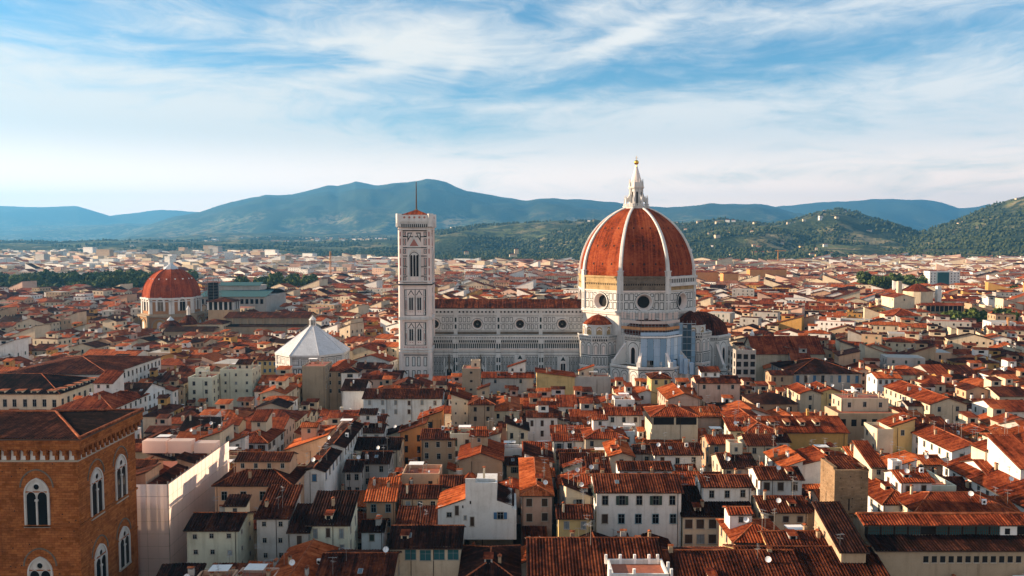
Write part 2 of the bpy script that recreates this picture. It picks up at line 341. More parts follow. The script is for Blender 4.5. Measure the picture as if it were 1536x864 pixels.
def arch_pts(cu, z0, wd, h, pointed=0.0, n=10):
    """counter-clockwise: bottom left, bottom right, then over the head"""
    r = wd / 2; R = r * (1 + pointed); rise = math.sqrt(max(1e-6, R * R - (R - r) ** 2)); sp = z0 + h - rise
    pts = [(cu - r, z0), (cu + r, z0)]
    top = math.acos((R - r) / R)
    half = [(cu + r - R + R * math.cos(top * i / n), sp + R * math.sin(top * i / n)) for i in range(n + 1)]
    pts += half; pts += [(2 * cu - a, b) for a, b in half[::-1][1:]]
    return pts

OCC_V, OCC_F = [], []
def occ(pts):
    i = len(OCC_V); OCC_V.extend(tuple(p) for p in pts); OCC_F.append(tuple(range(i, i + len(pts))))
KEEP = []        # plan rectangles already taken: x0, x1, y0, y1
SHOW = []        # (px0, px1, Yfront, lowest pixel that must stay visible)
def keep(x0, x1, y0, y1, m=0.0): KEEP.append((min(x0, x1) - m, max(x0, x1) + m, y0 - m, y1 + m))

# ------------------------------------------------------------------ houses
def slope(mb, A, B, C, D, m, corr, off=0.0, th=.17, per=.58, amp=.16):
    """one roof plane: eave A-B, top D-C; real ribs of tiles when corr"""
    A, B, C, D = (Vector(p) for p in (A, B, C, D))
    U = B - A; L = U.length; U.normalize(); N = U.cross((C if (C - B).length > (D - A).length else D) - A).normalized()
    if N.z < 0: N = -N
    V = N.cross(U).normalized()
    if V.z < 0: V = -V
    uc, ud = (C - A).dot(U), (D - A).dot(U); vc, vd = (C - A).dot(V), (D - A).dot(V); ou, ov = off * 7.3, off * 3.1
    def vm(u):
        if u < ud and ud > 1e-6: return vd * u / ud
        if u > uc and L - uc > 1e-6: return vc * (L - u) / (L - uc)
        return vd if uc - ud < 1e-6 else vd + (vc - vd) * (u - ud) / (uc - ud)
    Z = Vector((0, 0, 1))
    if corr:
        us = [i * per / 4 for i in range(int(L / per * 4) + 1)] + [L, max(0, min(L, ud)), max(0, min(L, uc))]
        us = sorted(set(round(u, 4) for u in us))
        hs = [amp * abs(math.sin(PI * u / per)) for u in us]
    else: us = sorted(set([0.0, max(0.0, min(L, ud)), max(0.0, min(L, uc)), L])); hs = [0.0] * len(us)
    for i in range(len(us) - 1):
        a, b = us[i], us[i + 1]
        if b - a < 1e-4: continue
        va, vb = vm(a), vm(b); na, nb = N * hs[i], N * hs[i + 1]
        if corr:
            sag = lambda u, q: Z * (.05 * math.sin(.9 * u + off * 5 + q) + .05 * math.sin(.37 * u + off * 3 + 2 * q)); mb.poly([A + U * a + na + sag(a, 0), A + U * b + nb + sag(b, 0), A + U * b + V * vb + nb + sag(b, 2), A + U * a + V * va + na + sag(a, 2)], m, [(a + ou, ov), (b + ou, ov), (b + ou, vb + ov), (a + ou, va + ov)]); continue
        mb.poly([A + U * a + na, A + U * b + nb, A + U * b + V * vb + nb, A + U * a + V * va + na], m, [(a + ou, ov), (b + ou, ov), (b + ou, vb + ov), (a + ou, va + ov)])
    if th:
        dn = Vector((0, 0, -th)); base = [A, B, C, D] if (C - D).length > .01 else [A, B, C]
        mb.poly([p + dn for p in base][::-1], 'wood')
        n = len(base)
        for i in range(n):
            if i == 2 and n == 4: continue
            p, q = base[i], base[(i + 1) % n]; mb.poly([p + dn, q + dn, q, p], 'wood')

def roof_planes(kind, w, d, h, k, oh):
    """(planes, gables, ridge lines, height function) for a plan x in +-w/2, y in 0..d with walls h high"""
    x0, x1, y0, y1 = -w / 2 - oh, w / 2 + oh, -oh, d + oh; ze = h - k * oh; W, D = x1 - x0, y1 - y0
    P, Gb, R = [], [], []
    if kind == 'gx':
        zr = ze + k * D / 2; ym = d / 2
        P = [((x0, y0, ze), (x1, y0, ze), (x1, ym, zr), (x0, ym, zr)), ((x1, y1, ze), (x0, y1, ze), (x0, ym, zr), (x1, ym, zr))]
        Gb = [[(s * w / 2, 0, h), (s * w / 2, d, h), (s * w / 2, ym, h + k * d / 2)] for s in (-1, 1)]; R = [((x0, ym, zr), (x1, ym, zr))]
        f = lambda x, y: ze + k * min(y - y0, y1 - y)
    elif kind == 'gy':
        zr = ze + k * W / 2
        P = [((x0, y1, ze), (x0, y0, ze), (0, y0, zr), (0, y1, zr)), ((x1, y0, ze), (x1, y1, ze), (0, y1, zr), (0, y0, zr))]
        Gb = [[(-w / 2, y, h), (w / 2, y, h), (0, y, h + k * w / 2)] for y in (0, d)]; R = [((0, y0, zr), (0, y1, zr))]
        f = lambda x, y: ze + k * min(x - x0, x1 - x)
    elif kind == 'hip':
        t = min(W, D) / 2; zr = ze + k * t
        if W >= D: r0, r1 = (x0 + t, d / 2, zr), (x1 - t, d / 2, zr)
        else: r0, r1 = (0, y0 + t, zr), (0, y1 - t, zr)
        a, b, c, e = (x0, y0, ze), (x1, y0, ze), (x1, y1, ze), (x0, y1, ze)
        if W >= D: P = [(a, b, r1, r0), (b, c, r1, r1), (c, e, r0, r1), (e, a, r0, r0)]; R = [(r0, r1), (a, r0), (e, r0), (b, r1), (c, r1)]
        else: P = [(a, b, r0, r0), (b, c, r1, r0), (c, e, r1, r1), (e, a, r0, r1)]; R = [(r0, r1), (a, r0), (b, r0), (c, r1), (e, r1)]
        f = lambda x, y: ze + k * min(x - x0, x1 - x, y - y0, y1 - y)
    elif kind in ('sf', 'sb'):
        s = kind == 'sf'; zt = ze + k * D
        P = [((x0, y0, ze), (x1, y0, ze), (x1, y1, zt), (x0, y1, zt))] if s else [((x1, y1, ze), (x0, y1, ze), (x0, y0, zt), (x1, y0, zt))]
        ya, yb = (0, d) if s else (d, 0)
        Gb = [[(q * w / 2, ya, h), (q * w / 2, yb, h), (q * w / 2, yb, h + k * d)] for q in (-1, 1)] + [[(-w / 2, yb, h), (w / 2, yb, h), (w / 2, yb, h + k * d), (-w / 2, yb, h + k * d)]]
        f = (lambda x, y: ze + k * (y - y0)) if s else (lambda x, y: ze + k * (y1 - y))
    elif kind in ('sl', 'sr'):
        s = kind == 'sl'; zt = ze + k * W
        P = [((x0, y1, ze), (x0, y0, ze), (x1, y0, zt), (x1, y1, zt))] if s else [((x1, y0, ze), (x1, y1, ze), (x0, y1, zt), (x0, y0, zt))]
        xa, xb = (-w / 2, w / 2) if s else (w / 2, -w / 2)
        Gb = [[(xa, q, h), (xb, q, h), (xb, q, h + k * w)] for q in (0, d)] + [[(xb, 0, h), (xb, d, h), (xb, d, h + k * w), (xb, 0, h + k * w)]]
        f = (lambda x, y: ze + k * (x - x0)) if s else (lambda x, y: ze + k * (x1 - x))
    else: f = lambda x, y: h
    return P, Gb, R, f

def walls(mb, w, d, h, Gb, m, z0=-.5):
    A = [(-w / 2, 0), (w / 2, 0), (w / 2, d), (-w / 2, d)]
    for i in range(4):
        a, b = A[i], A[(i + 1) % 4]; mb.poly([(*a, z0), (*b, z0), (*b, h), (*a, h)], m)
    for q in Gb: mb.poly(q, m)
def roof_mesh(mb, P, R, tile, corr, off, th=.17):
    for q in P: slope(mb, *q, ('t_' if corr else 'f_') + tile, corr, off, th)
    for a, b in R:
        a, b = Vector(a), Vector(b)
        if (b - a).length > .3: mb.tube(a + Vector((0, 0, .06)), b + Vector((0, 0, .06)), .17, 'cap', 5)
def terrace(mb, w, d, h, m, ph=.9):
    mb.poly([(-w / 2, 0, h - .02), (w / 2, 0, h - .02), (w / 2, d, h - .02), (-w / 2, d, h - .02)], 'terrace')
    t = .28
    for x0, x1, y0, y1 in ((-w / 2 - .03, w / 2 + .03, -.03, t), (-w / 2 - .03, w / 2 + .03, d - t, d + .03), (-w / 2 - .03, -w / 2 + t, t, d - t), (w / 2 - t, w / 2 + .03, t, d - t)): mb.box(x0, x1, y0, y1, h - .15, h + ph, m)

# small shared meshes
LIB = {}
def lib(key, fn):
    if key not in LIB: LIB[key] = fn()
    return LIB[key]
def window_mesh(w, h, style):
    def fn():
        mb = MB(); f = Fr(mb, 0, 0, 1, 0)
        pane = {'closed_green': 'shut_green', 'closed_brown': 'shut_brown', 'closed_grey': 'shut_grey', 'closed_blue': 'shut_blue', 'hole': 'dark', 'aqua': 'aqua'}.get(style, 'pane')
        f.quad(-w / 2, w / 2, 0, h, pane, .015)
        t = .13; sm = 'surround_blue' if style == 'bluetrim' else 'surround'
        if style != 'hole':
            f.box(-w / 2 - t, -w / 2, 0, h, sm, 0, .07); f.box(w / 2, w / 2 + t, 0, h, sm, 0, .07); f.box(-w / 2 - t, w / 2 + t, h, h + t, sm, 0, .09); f.box(-w / 2 - t - .06, w / 2 + t + .06, -.13, 0, sm, 0, .16)
        if pane in ('pane', 'aqua'): f.box(-.03, .03, 0, h, 'shut_grey', .015, .045); f.box(-w / 2, w / 2, h * .62, h * .62 + .05, 'shut_grey', .015, .04)
        elif pane != 'dark':
            f.box(-.02, .02, 0, h, 'dark', .015, .02)
            for i in range(1, 5): f.box(-w / 2, w / 2, h * i / 5, h * i / 5 + .03, pane, .015, .04)
        return mb.mesh('window')
    return lib(('win', round(w, 2), round(h, 2), style), fn)
def shutter_mesh(w, h, m):
    def fn():
        mb = MB(); f = Fr(mb, 0, 0, 1, 0); f.box(-w / 2, w / 2, 0, h, m, .09, .14)
        for i in range(9): f.box(-w / 2 + .06, w / 2 - .06, h * (i + .25) / 9, h * (i + .7) / 9, m, .14, .165)
        return mb.mesh('shutter')
    return lib(('shut', round(w, 2), round(h, 2), m), fn)
def chimney_mesh(i):
    def fn():
        mb = MB(); wx, wy, h = [(.6, .6, 1.2), (1.1, .5, 1.1), (.45, .45, 1.6), (.8, .6, .9)][i]; m = ['tan', 'grey', 'cream', 'tan'][i]
        mb.box(-wx / 2, wx / 2, -wy / 2, wy / 2, -1.2, h, m)
        for sx_ in (-1, 1):
            for sy_ in (-1, 1): mb.box(sx_ * wx / 2 - (.1 if sx_ > 0 else 0), sx_ * wx / 2 + (0 if sx_ > 0 else .1), sy_ * wy / 2 - (.1 if sy_ > 0 else 0), sy_ * wy / 2 + (0 if sy_ > 0 else .1), h, h + .3, m)
        a, b = wx / 2 + .12, wy / 2 + .12
        P = [(-a, -b, h + .3), (a, -b, h + .3), (a, 0, h + .55), (-a, 0, h + .55)]; mb.poly(P, 'cap'); mb.poly([(a, b, h + .3), (-a, b, h + .3), (-a, 0, h + .55), (a, 0, h + .55)], 'cap'); mb.poly([(-a, -b, h + .29), (-a, b, h + .29), (a, b, h + .29), (a, -b, h + .29)], 'cap')
        return mb.mesh('chimney')
    return lib(('chim', i), fn)
def antenna_mesh(i):
    def fn():
        mb = MB(); H = [3.4, 4.6, 2.7][i]; mb.tube((0, 0, -1), (0, 0, H), .045, 'pole', 4)
        for z, L, n in ((H - .1, 1.5, 6), (H - .8, 1.0, 5))[:1 + (i < 2)]:
            a = .4 + i + z; c, s = math.cos(a), math.sin(a)
            mb.tube((-c * L / 2, -s * L / 2, z), (c * L / 2, s * L / 2, z), .03, 'metal', 4)
            for j in range(n):
                t = (j / (n - 1) - .5) * L; e = .42 - .03 * j; mb.tube((c * t - s * -e, s * t + c * -e, z), (c * t + s * -e, s * t - c * -e, z), .018, 'metal', 3)
        return mb.mesh('antenna')
    return lib(('ant', i), fn)
def dish_mesh():
    def fn():
        mb = MB(); mb.tube((0, 0, -.8), (0, 0, .9), .05, 'pole', 5); n = 14; R = .55
        nr = Vector((-.25, -.8, .45)).normalized(); a = nr.cross(Vector((0, 0, 1))).normalized(); b = nr.cross(a); c = Vector((0, -.12, 1.1))
        rings = [[c + (a * math.cos(2 * PI * i / n) + b * math.sin(2 * PI * i / n)) * r + nr * (r * r * .45) for i in range(n)] for r in (.02, .3, R)]
        for q, r in zip(rings, rings[1:]):
            for i in range(n): mb.poly([q[i], q[(i + 1) % n], r[(i + 1) % n], r[i]], 'dish')
        mb.tube(c - b * R * .9, c + nr * .6, .02, 'pole', 4); mb.tube(c + nr * .6, c + nr * .68, .06, 'pole', 6)
        return mb.mesh('satellite_dish')
    return lib('dish', fn)
def skylight_mesh():
    def fn():
        mb = MB(); mb.box(-.45, .45, -.65, .65, -.1, .12, 'metal'); mb.poly([(-.37, -.57, .13), (.37, -.57, .13), (.37, .57, .13), (-.37, .57, .13)], 'skyglass'); return mb.mesh('skylight')
    return lib('skyl', fn)
def cooler_mesh():
    def fn():
        mb = MB(); mb.box(-.45, .45, -.2, .2, -.5, .65, 'whitepaint'); f = Fr(mb, -.45, -.2, 1, 0); f.disc(.35, .1, .26, 'dark', .01, 12); f.ring(.35, .1, .26, .01, .30, .02, 'metal', 12); return mb.mesh('air_conditioner')
    return lib('ac', fn)

def pipe_mesh():
    def fn(): mb = MB(); mb.tube((0, 0, 0), (0, 0, -1), .065, 'shut_brown', 5); return mb.mesh('drainpipe')
    return lib('pipe', fn)
def dormer_mesh(i):
    def fn():
        mb = MB(); mb.box(-.75, .75, 0, 2.2, -.6, .85, ('cream', 'grey')[i]); f = Fr(mb, -.75, 0, 1, 0); f.quad(.3, 1.2, .0, .7, 'pane', .02); f.box(.25, 1.25, -.08, 0, 'surround', 0, .1); mb.poly([(-.95, -.3, .86), (.95, -.3, .86), (.95, 2.3, 1.25), (-.95, 2.3, 1.25)], 't_red'); return mb.mesh('dormer')
    return lib(('dorm', i), fn)
def awning_mesh():
    def fn():
        mb = MB()
        for x in (-1.6, 1.6):
            for y in (-1.2, 1.2): mb.tube((x, y, -.1), (x, y, 2.2), .05, 'pole', 4)
        mb.box(-1.8, 1.8, -1.4, 1.4, 2.2, 2.28, 'whitepaint'); mb.box(-1.5, -.7, -.9, -.4, 0, .5, 'terrace'); mb.box(.4, 1.5, .5, 1.0, 0, .6, 'terrace'); return mb.mesh('awning')
    return lib('awn', fn)
HOUSES = []
WR = random.Random(77)
WIN = []
class House: pass
def to_world(hs, p):
    c, s = math.cos(hs.rz), math.sin(hs.rz); return (p[0] * c - p[1] * s + hs.x, p[0] * s + p[1] * c + hs.y, p[2])
def add_windows(hs, face, n, nf, style, ww, wh, top, u0=None, u1=None, shut=None, gap=3.35, parent=None, obj=None, hmin=2.0):
    """rows of windows on one face, from the top floor down"""
    w, d = hs.w, hs.d; L = w if face == 'front' else d; u0 = .0 if u0 is None else u0; u1 = L if u1 is None else u1
    for fl in range(nf):
        z = top - wh - fl * gap
        if z < hmin: break
        for i in range(n):
            u = u0 + (u1 - u0) * (i + .5) / n
            p, rz, nn = {'front': ((-w / 2 + u, 0, z), 0, (0, -1)), 'left': ((-w / 2, d - u, z), -PI / 2, (-1, 0)), 'right': ((w / 2, u, z), PI / 2, (1, 0))}[face]
            st = style[fl % len(style)] if isinstance(style, (list, tuple)) else style
            if hs.label is None or isinstance(hs.label, str) is False:
                q_ = WR.random()
                if q_ < .12: continue
                if q_ < .28: st = WR.choice(('pane', 'closed_brown', 'closed_grey', 'hole', 'closed_green'))
            elif st != 'hole' and WR.random() < .13 and n > 1: st = WR.choice(('pane', 'closed_grey', 'closed_brown'))
            sh = shut[fl % len(shut)] if isinstance(shut, (list, tuple)) else shut
            WIN.append((hs, (p[0] + WR.uniform(-.12, .12) * (face == 'front'), p[1], p[2] + WR.choice((0, 0, 0, -.15))), rz, nn, st, ww, wh, sh if WR.random() < .8 else None))
def put(hs, me, name, p, rz=0, parent=None):
    return link(name, me, parent or hs.root, p, rz)

def make_house(x, y, w, d, h, roof='gx', wall='cream', tile='brown', rz=0.0, k=.34, corr=True, label=None, nw=None, nf=3, style='pane', shut=None, ww=1.0, wh=1.6, top=.9, side=True, clutter=1.0, oh=.55, attic=None, name='house', cat='house', rnd=None, group=None, ph=.9, gap=3.35):
    R = rnd or RNG; hs = House(); hs.__dict__.update(x=x, y=y, w=w, d=d, h=h, roof=roof, wall=wall, tile=tile, rz=rz, label=label, attic=None)
    hs.root = thing(name, label or '', cat, (x, y, 0), rz, group)
    P, Gb, RL, f = roof_planes(roof, w, d, h, k, oh); hs.f = f
    wm = MB(); walls(wm, w, d, h, Gb, wall)
    if roof == 'flat': terrace(wm, w, d, h, wall, ph)
    else:
        wm.box(-w / 2 - .1, w / 2 + .1, -.1, d + .1, h - .42 - k * .15, h - .2 - k * .15, wall)
        rm = MB(); roof_mesh(rm, P, RL, tile, corr, R.random() * 9); rm.build('roof', hs.root)
    wm.build('wall', hs.root)
    for q in P: occ([to_world(hs, p) for p in q])
    A = [(-w / 2, 0), (w / 2, 0), (w / 2, d), (-w / 2, d)]
    for i in range(4):
        a, b = A[i], A[(i + 1) % 4]; occ([to_world(hs, (*a, 0)), to_world(hs, (*b, 0)), to_world(hs, (*b, h)), to_world(hs, (*a, h))])
    for q in Gb: occ([to_world(hs, p) for p in q])
    zm = max([p[2] for q in P for p in q], default=h + ph); hs.zmax = zm
    nw = max(1, int(w / 3.1)) if nw is None else nw
    if nw: add_windows(hs, 'front', nw, nf, style, ww, wh, h - top, shut=shut, gap=gap)
    if side:
        ns = max(1, int(d / 3.6)); add_windows(hs, 'left' if x > 0 else 'right', ns, nf, style, ww, wh, h - top, shut=shut, gap=gap)
    if clutter > 0 and min(w, d) > 4:
        for i in range(R.choice((0, 1, 1, 2, 2))):
            px, py = R.uniform(-w * .4, w * .4), R.uniform(d * .15, d * .8); put(hs, chimney_mesh(R.randrange(4)), 'chimney', (px, py, f(px, py) + .1), R.choice((0, PI / 2)))
        for i in range(R.choice((1, 1, 2, 3)) if R.random() < .92 * clutter else 0):
            px, py = R.uniform(-w * .4, w * .4), R.uniform(d * .2, d * .8); put(hs, antenna_mesh(R.randrange(3)), 'antenna', (px, py, f(px, py)), R.uniform(0, 6))
        if R.random() < .42 * clutter: px, py = R.uniform(-w * .4, w * .4), R.uniform(d * .1, d * .5); put(hs, dish_mesh(), 'satellite_dish', (px, py, f(px, py) + .1), R.uniform(-.4, .4))
        if R.random() < .2 * clutter and roof == 'gx':
            px, py = R.uniform(-w * .35, w * .35), d * .25; o = put(hs, skylight_mesh(), 'skylight', (px, py, f(px, py) + .1)); o.rotation_euler = (math.atan(k), 0, 0)
        if R.random() < .25 * clutter: px, py = R.uniform(-w * .4, w * .4), R.uniform(.1, .5) * d; put(hs, cooler_mesh(), 'air_conditioner', (px, py, f(px, py) + .45), R.choice((0, 0, -PI / 2)))
        for i in range(R.choice((1, 1, 2))):
            u = R.choice((-.47, -.2, .12, .46)) * w; o = put(hs, pipe_mesh(), 'drainpipe', (u, -.07, h - .3)); o.scale = (1, 1, h - 1)
        if roof != 'flat' and R.random() < .45 * clutter:
            px, py = R.uniform(-w * .35, w * .35), R.uniform(.12, .3) * d; o = put(hs, dormer_mesh(R.randrange(2)), 'dormer', (px, py, f(px, py)))
        if roof == 'flat' and R.random() < .9: put(hs, awning_mesh(), 'awning', (R.uniform(-.2, .2) * w, d * .55, h))
    if attic is None and R.random() < .5 * clutter and w > 8 and d > 7: attic = (R.uniform(-.25, .25) * w, R.uniform(.35, .6) * d, R.uniform(.3, .5) * w, R.uniform(.3, .4) * d, R.uniform(2.2, 3.6), R.choice(('gx', 'sf', 'sl', 'gx', 'flat')))
    if attic:
        ax, ay, aw, ad, ah, ar = attic[:6]; aw_col = attic[6] if len(attic) > 6 else R.choice((wall, wall, 'white', 'cream'))
        zb = f(ax, ay); am = MB(); am.T = (1, 0, ax, ay, 0); P2, G2, R2, f2 = roof_planes(ar, aw, ad, zb + ah, k, .4)
        walls(am, aw, ad, zb + ah, G2, aw_col, max(h - .5, zb - 3.5))
        if ar == 'flat': terrace(am, aw, ad, zb + ah, aw_col, .5)
        a = am.build('attic', hs.root)
        if ar != 'flat': rm = MB(); rm.T = (1, 0, ax, ay, 0); roof_mesh(rm, P2, R2, tile, corr, R.random() * 9); rm.build('roof', a)
        for q in P2: occ([to_world(hs, (p[0] + ax, p[1] + ay, p[2])) for p in q])
        occ([to_world(hs, (ax + s_ * aw / 2, ay, zz)) for s_, zz in ((-1, zb), (1, zb), (1, zb + ah), (-1, zb + ah))])
        n = max(1, int(aw / 2.6)); hs.attic = ar
        for i in range(n):
            u = (i + .5) / n * aw - aw / 2; WIN.append((hs, (ax + u, ay, zb + ah - 1.75), 0, (0, -1), R.choice(('pane', 'closed_brown', 'pane')), .8, 1.1, None))
        hs.zmax = max(hs.zmax, zb + ah + 1.2)
    HOUSES.append(hs)
    return hs

def hand(x0, x1, py, z, d, roof='gx', wall='cream', tile='brown', vb=None, label=None, **kw):
    """a house read off the photograph: the two ends of its front eave and how high that eave is"""
    X0, Y0 = at(x0, py, z); X1, _ = at(x1, py, z)
    keep(X0, X1, Y0, Y0 + d, -.6)
    if vb: SHOW.append((x0, x1, Y0, vb))
    return make_house((X0 + X1) / 2, Y0, X1 - X0, d, z, roof, wall, tile, label=label, **kw)

def finish_windows():
    """make the windows that the photograph could show from about where it was taken; those behind other houses are left out"""
    bvh = BVHTree.FromPolygons(OCC_V, OCC_F); eyes = [Vector((dx, 0, CAM_Z + dz)) for dx, dz in ((0, 0), (-14, 2), (14, 2))]; made = 0
    for hs, p, rz, nn, st, ww, wh, sh in WIN:
        c, s = math.cos(hs.rz), math.sin(hs.rz); n = Vector((nn[0] * c - nn[1] * s, nn[0] * s + nn[1] * c, 0)); wp = Vector(to_world(hs, (p[0], p[1], p[2] + wh * .7))) + n * .15
        px, py = proj(*wp)
        if px < -60 or px > 1600 or py > 930: continue
        ok = False
        for e in eyes:
            dv = wp - e; L = dv.length
            if dv.dot(n) > 0: continue
            hit = bvh.ray_cast(e, dv / L, L + 1)
            if hit[0] is None or hit[3] > L - .35: ok = True; break
        if not ok: continue
        o = put(hs, window_mesh(ww, wh, st), 'window', p, rz); made += 1; hs.nwin = getattr(hs, 'nwin', 0) + 1
        if sh and wp.y < 330:
            for q in (-1, 1): link('shutter', shutter_mesh(ww * .52, wh, sh), o, (q * (ww * .76 + .05), 0, 0))
    print('windows', made, 'of', len(WIN))

# ------------------------------------------------------------------ monuments
LM = []
def zY(py, Y): return atY(768, py, Y)[1]
def xY(px, py, Y): return atY(px, py, Y)[0]
def octa(cx, cy, R, n=8, a0=PI / 8): return [(cx + R * math.cos(a0 + 2 * PI * i / n), cy + R * math.sin(a0 + 2 * PI * i / n)) for i in range(n)]
def facet(mb, cx, cy, R, th):
    """the face of an octagon whose normal points at angle th; returns its plane and width"""
    a = th - PI / 8; L = 2 * R * math.sin(PI / 8)
    return Fr(mb, cx + R * math.cos(a), cy + R * math.sin(a), -math.sin(th), math.cos(th)), L
S_, SW, SE, E_, W_ = -PI / 2, -3 * PI / 4, -PI / 4, 0.0, PI

def stripes(f, u0, u1, z0, z1, pitch, fill, m='green', o=.03):
    n = max(1, int((u1 - u0) / pitch)); p = (u1 - u0) / n
    for i in range(n): f.quad(u0 + p * (i + .5 - fill / 2), u0 + p * (i + .5 + fill / 2), z0, z1, m, o)
def panelrow(f, u0, u1, z0, z1, pitch, gap=.3, b=.18):
    b *= 1.5
    n = max(1, int(round((u1 - u0) / pitch))); p = (u1 - u0) / n
    for i in range(n): f.panel(u0 + p * i + gap / 2, u0 + p * (i + 1) - gap / 2, z0, z1, b)
def corbels(f, u0, u1, z0, z1, pitch, o, m='marble'):
    """a row of little arches on brackets carrying a projecting band"""
    f.quad(u0, u1, z0, z1, 'green', .03)
    n = max(1, int((u1 - u0) / pitch)); p = (u1 - u0) / n
    for i in range(n + 1): f.box(u0 + p * i - .16 * p, u0 + p * i + .16 * p, z0, z1, m, 0, o)
    f.box(u0, u1, z1 - .25 * (z1 - z0), z1, m, 0, o)
def blind_arch(f, cu, z0, wd, h):
    f.arch(cu, z0, wd, h, 'green', .03); f.arch(cu, z0, wd - .5, h - .3, 'marble', .05); f.arch(cu, z0, wd * .52, h * .74, 'green', .07); f.arch(cu, z0, wd * .52 - .35, h * .74 - .2, 'rosy', .09)

# ---- the cathedral
DY = 420.0; DX = xY(953, 420, DY)
cath = thing('cathedral', 'huge cathedral of white and green marble under a ribbed red tiled dome', 'cathedral', (DX, DY, 0)); inv = (-DX, -DY)
def cpart(mb, name, parent=None, smooth=False):
    for i, p in enumerate(mb.v): mb.v[i] = (p[0] - DX, p[1] - DY, p[2])
    return mb.build(name, parent or cath, smooth)

# nave
NY, AY = 409.0, 398.0; XL, XR = -54.0, DX - 26
mb = MB(); f = Fr(mb, XL, NY, 1, 0); U = lambda px, py=486, Y=NY: xY(px, py, Y) - XL
zt, zb = zY(463, NY), zY(504, NY)
bays = [0, U(640), U(683.5), U(747.7), U(811), XR - XL]; oc = [None, U(652), U(716), U(780), U(843.5)]
ocz = zY(486.2, NY); holes = []
for i in range(5):
    a, b = bays[i], bays[i + 1]
    if oc[i] is None: f.quad(a, b, zb, zt, 'marble'); continue
    c = oc[i]; f.wall_hole(a, b, zb, zt, c, ocz, 2.15, 'marble'); holes.append(c)
    z1, z2, z3, z4 = zY(493.8, NY), zY(486.6, NY), zY(483.2, NY), zY(475.8, NY)
    f.quad(a + .9, b - .9, zY(496.6, NY), zY(496.0, NY), 'green', .03); f.quad(a + .9, b - .9, zY(474.2, NY), zY(473.6, NY), 'green', .03); f.quad(a + .9, b - .9, zY(485.4, NY), zY(484.9, NY), 'green', .012)
    for lo, hi in ((a + 1.3, c - 3.4), (c + 3.4, b - 1.3)):
        if hi - lo > 1.5:
            for q0, q1 in ((z1, z2), (z3, z4)): panelrow(f, lo, hi, q0, q1, 2.15, .55, .16)
    f.ring(c, ocz, 3.1, .02, 2.95, .45, 'green'); f.ring(c, ocz, 2.95, .35, 2.5, .35, 'marble'); f.ring(c, ocz, 2.55, .36, 2.15, .05, 'rosy')
for u in bays[1:-1]:
    f.box(u - .95, u + .95, zb, zt, 'marble', 0, .35)
    for q0, q1 in ((zY(493, NY), zY(486.6, NY)), (zY(482.8, NY), zY(476.2, NY))): f.quad(u - .45, u + .45, q0, q1, 'green', .37)
f.quad(0, XR - XL, zY(501.5, NY), zY(497.5, NY), 'roughdark', .02)  # dark strip above the aisle roof, shade put into its colour
f.box(0, XR - XL, zY(471.5, NY), zY(469.2, NY), 'marble', 0, .4); f.quad(0, XR - XL, zY(469.2, NY), zY(466.4, NY), 'dark', .05)
stripes(f, 0, XR - XL, zY(469.0, NY), zY(466.6, NY), 1.9, .55, 'marble', .25); f.box(0, XR - XL, zY(466.4, NY), zt + .3, 'marble', 0, .8)
cpart(mb, 'nave')
for c in holes:
    mb = MB(); f = Fr(mb, XL, NY, 1, 0); f.ring(c, ocz, 2.15, .05, 1.75, -.9, 'roughdark'); f.disc(c, ocz, 1.8, 'dark', -.88); f.ring(c, ocz, .45, -.8, .3, -.8, 'surround', 12)
    for t in range(8): a = t * PI / 4; f.shape([(c + math.cos(a - .06) * .4, ocz + math.sin(a - .06) * .4), (c + math.cos(a - .03) * 1.75, ocz + math.sin(a - .03) * 1.75), (c + math.cos(a + .03) * 1.75, ocz + math.sin(a + .03) * 1.75), (c + math.cos(a + .06) * .4, ocz + math.sin(a + .06) * .4)], 'roughdark', -.8)
    cpart(mb, 'oculus')
mb = MB(); zr = zY(448.6, DY); ze = zt + .35
slope(mb, (XL, NY - 1.0, ze), (XR + 3, NY - 1.0, ze), (XR + 3, DY, zr), (XL, DY, zr), 't_brown', True, 2.0, .3, .8, .12); slope(mb, (XR + 3, 2 * DY - NY + 1, ze), (XL, 2 * DY - NY + 1, ze), (XL, DY, zr), (XR + 3, DY, zr), 't_red', False)
cpart(mb, 'nave_roof'); occ([(XL, NY, 0), (XR, NY, 0), (XR, NY, zt), (XL, NY, zt)])
# facade slab and north side, so that the body is closed
mb = MB(); mb.box(XL - 1.5, XL, NY - 1, 2 * DY - NY + 1, 0, zr + 1.5, 'marble'); mb.box(XL, XR, 2 * DY - NY - .5, 2 * DY - NY, 0, zt, 'marble'); mb.box(XL - 1.2, XL + .4, AY - .5, NY - 1, 0, zY(503, AY), 'marble'); cpart(mb, 'facade')

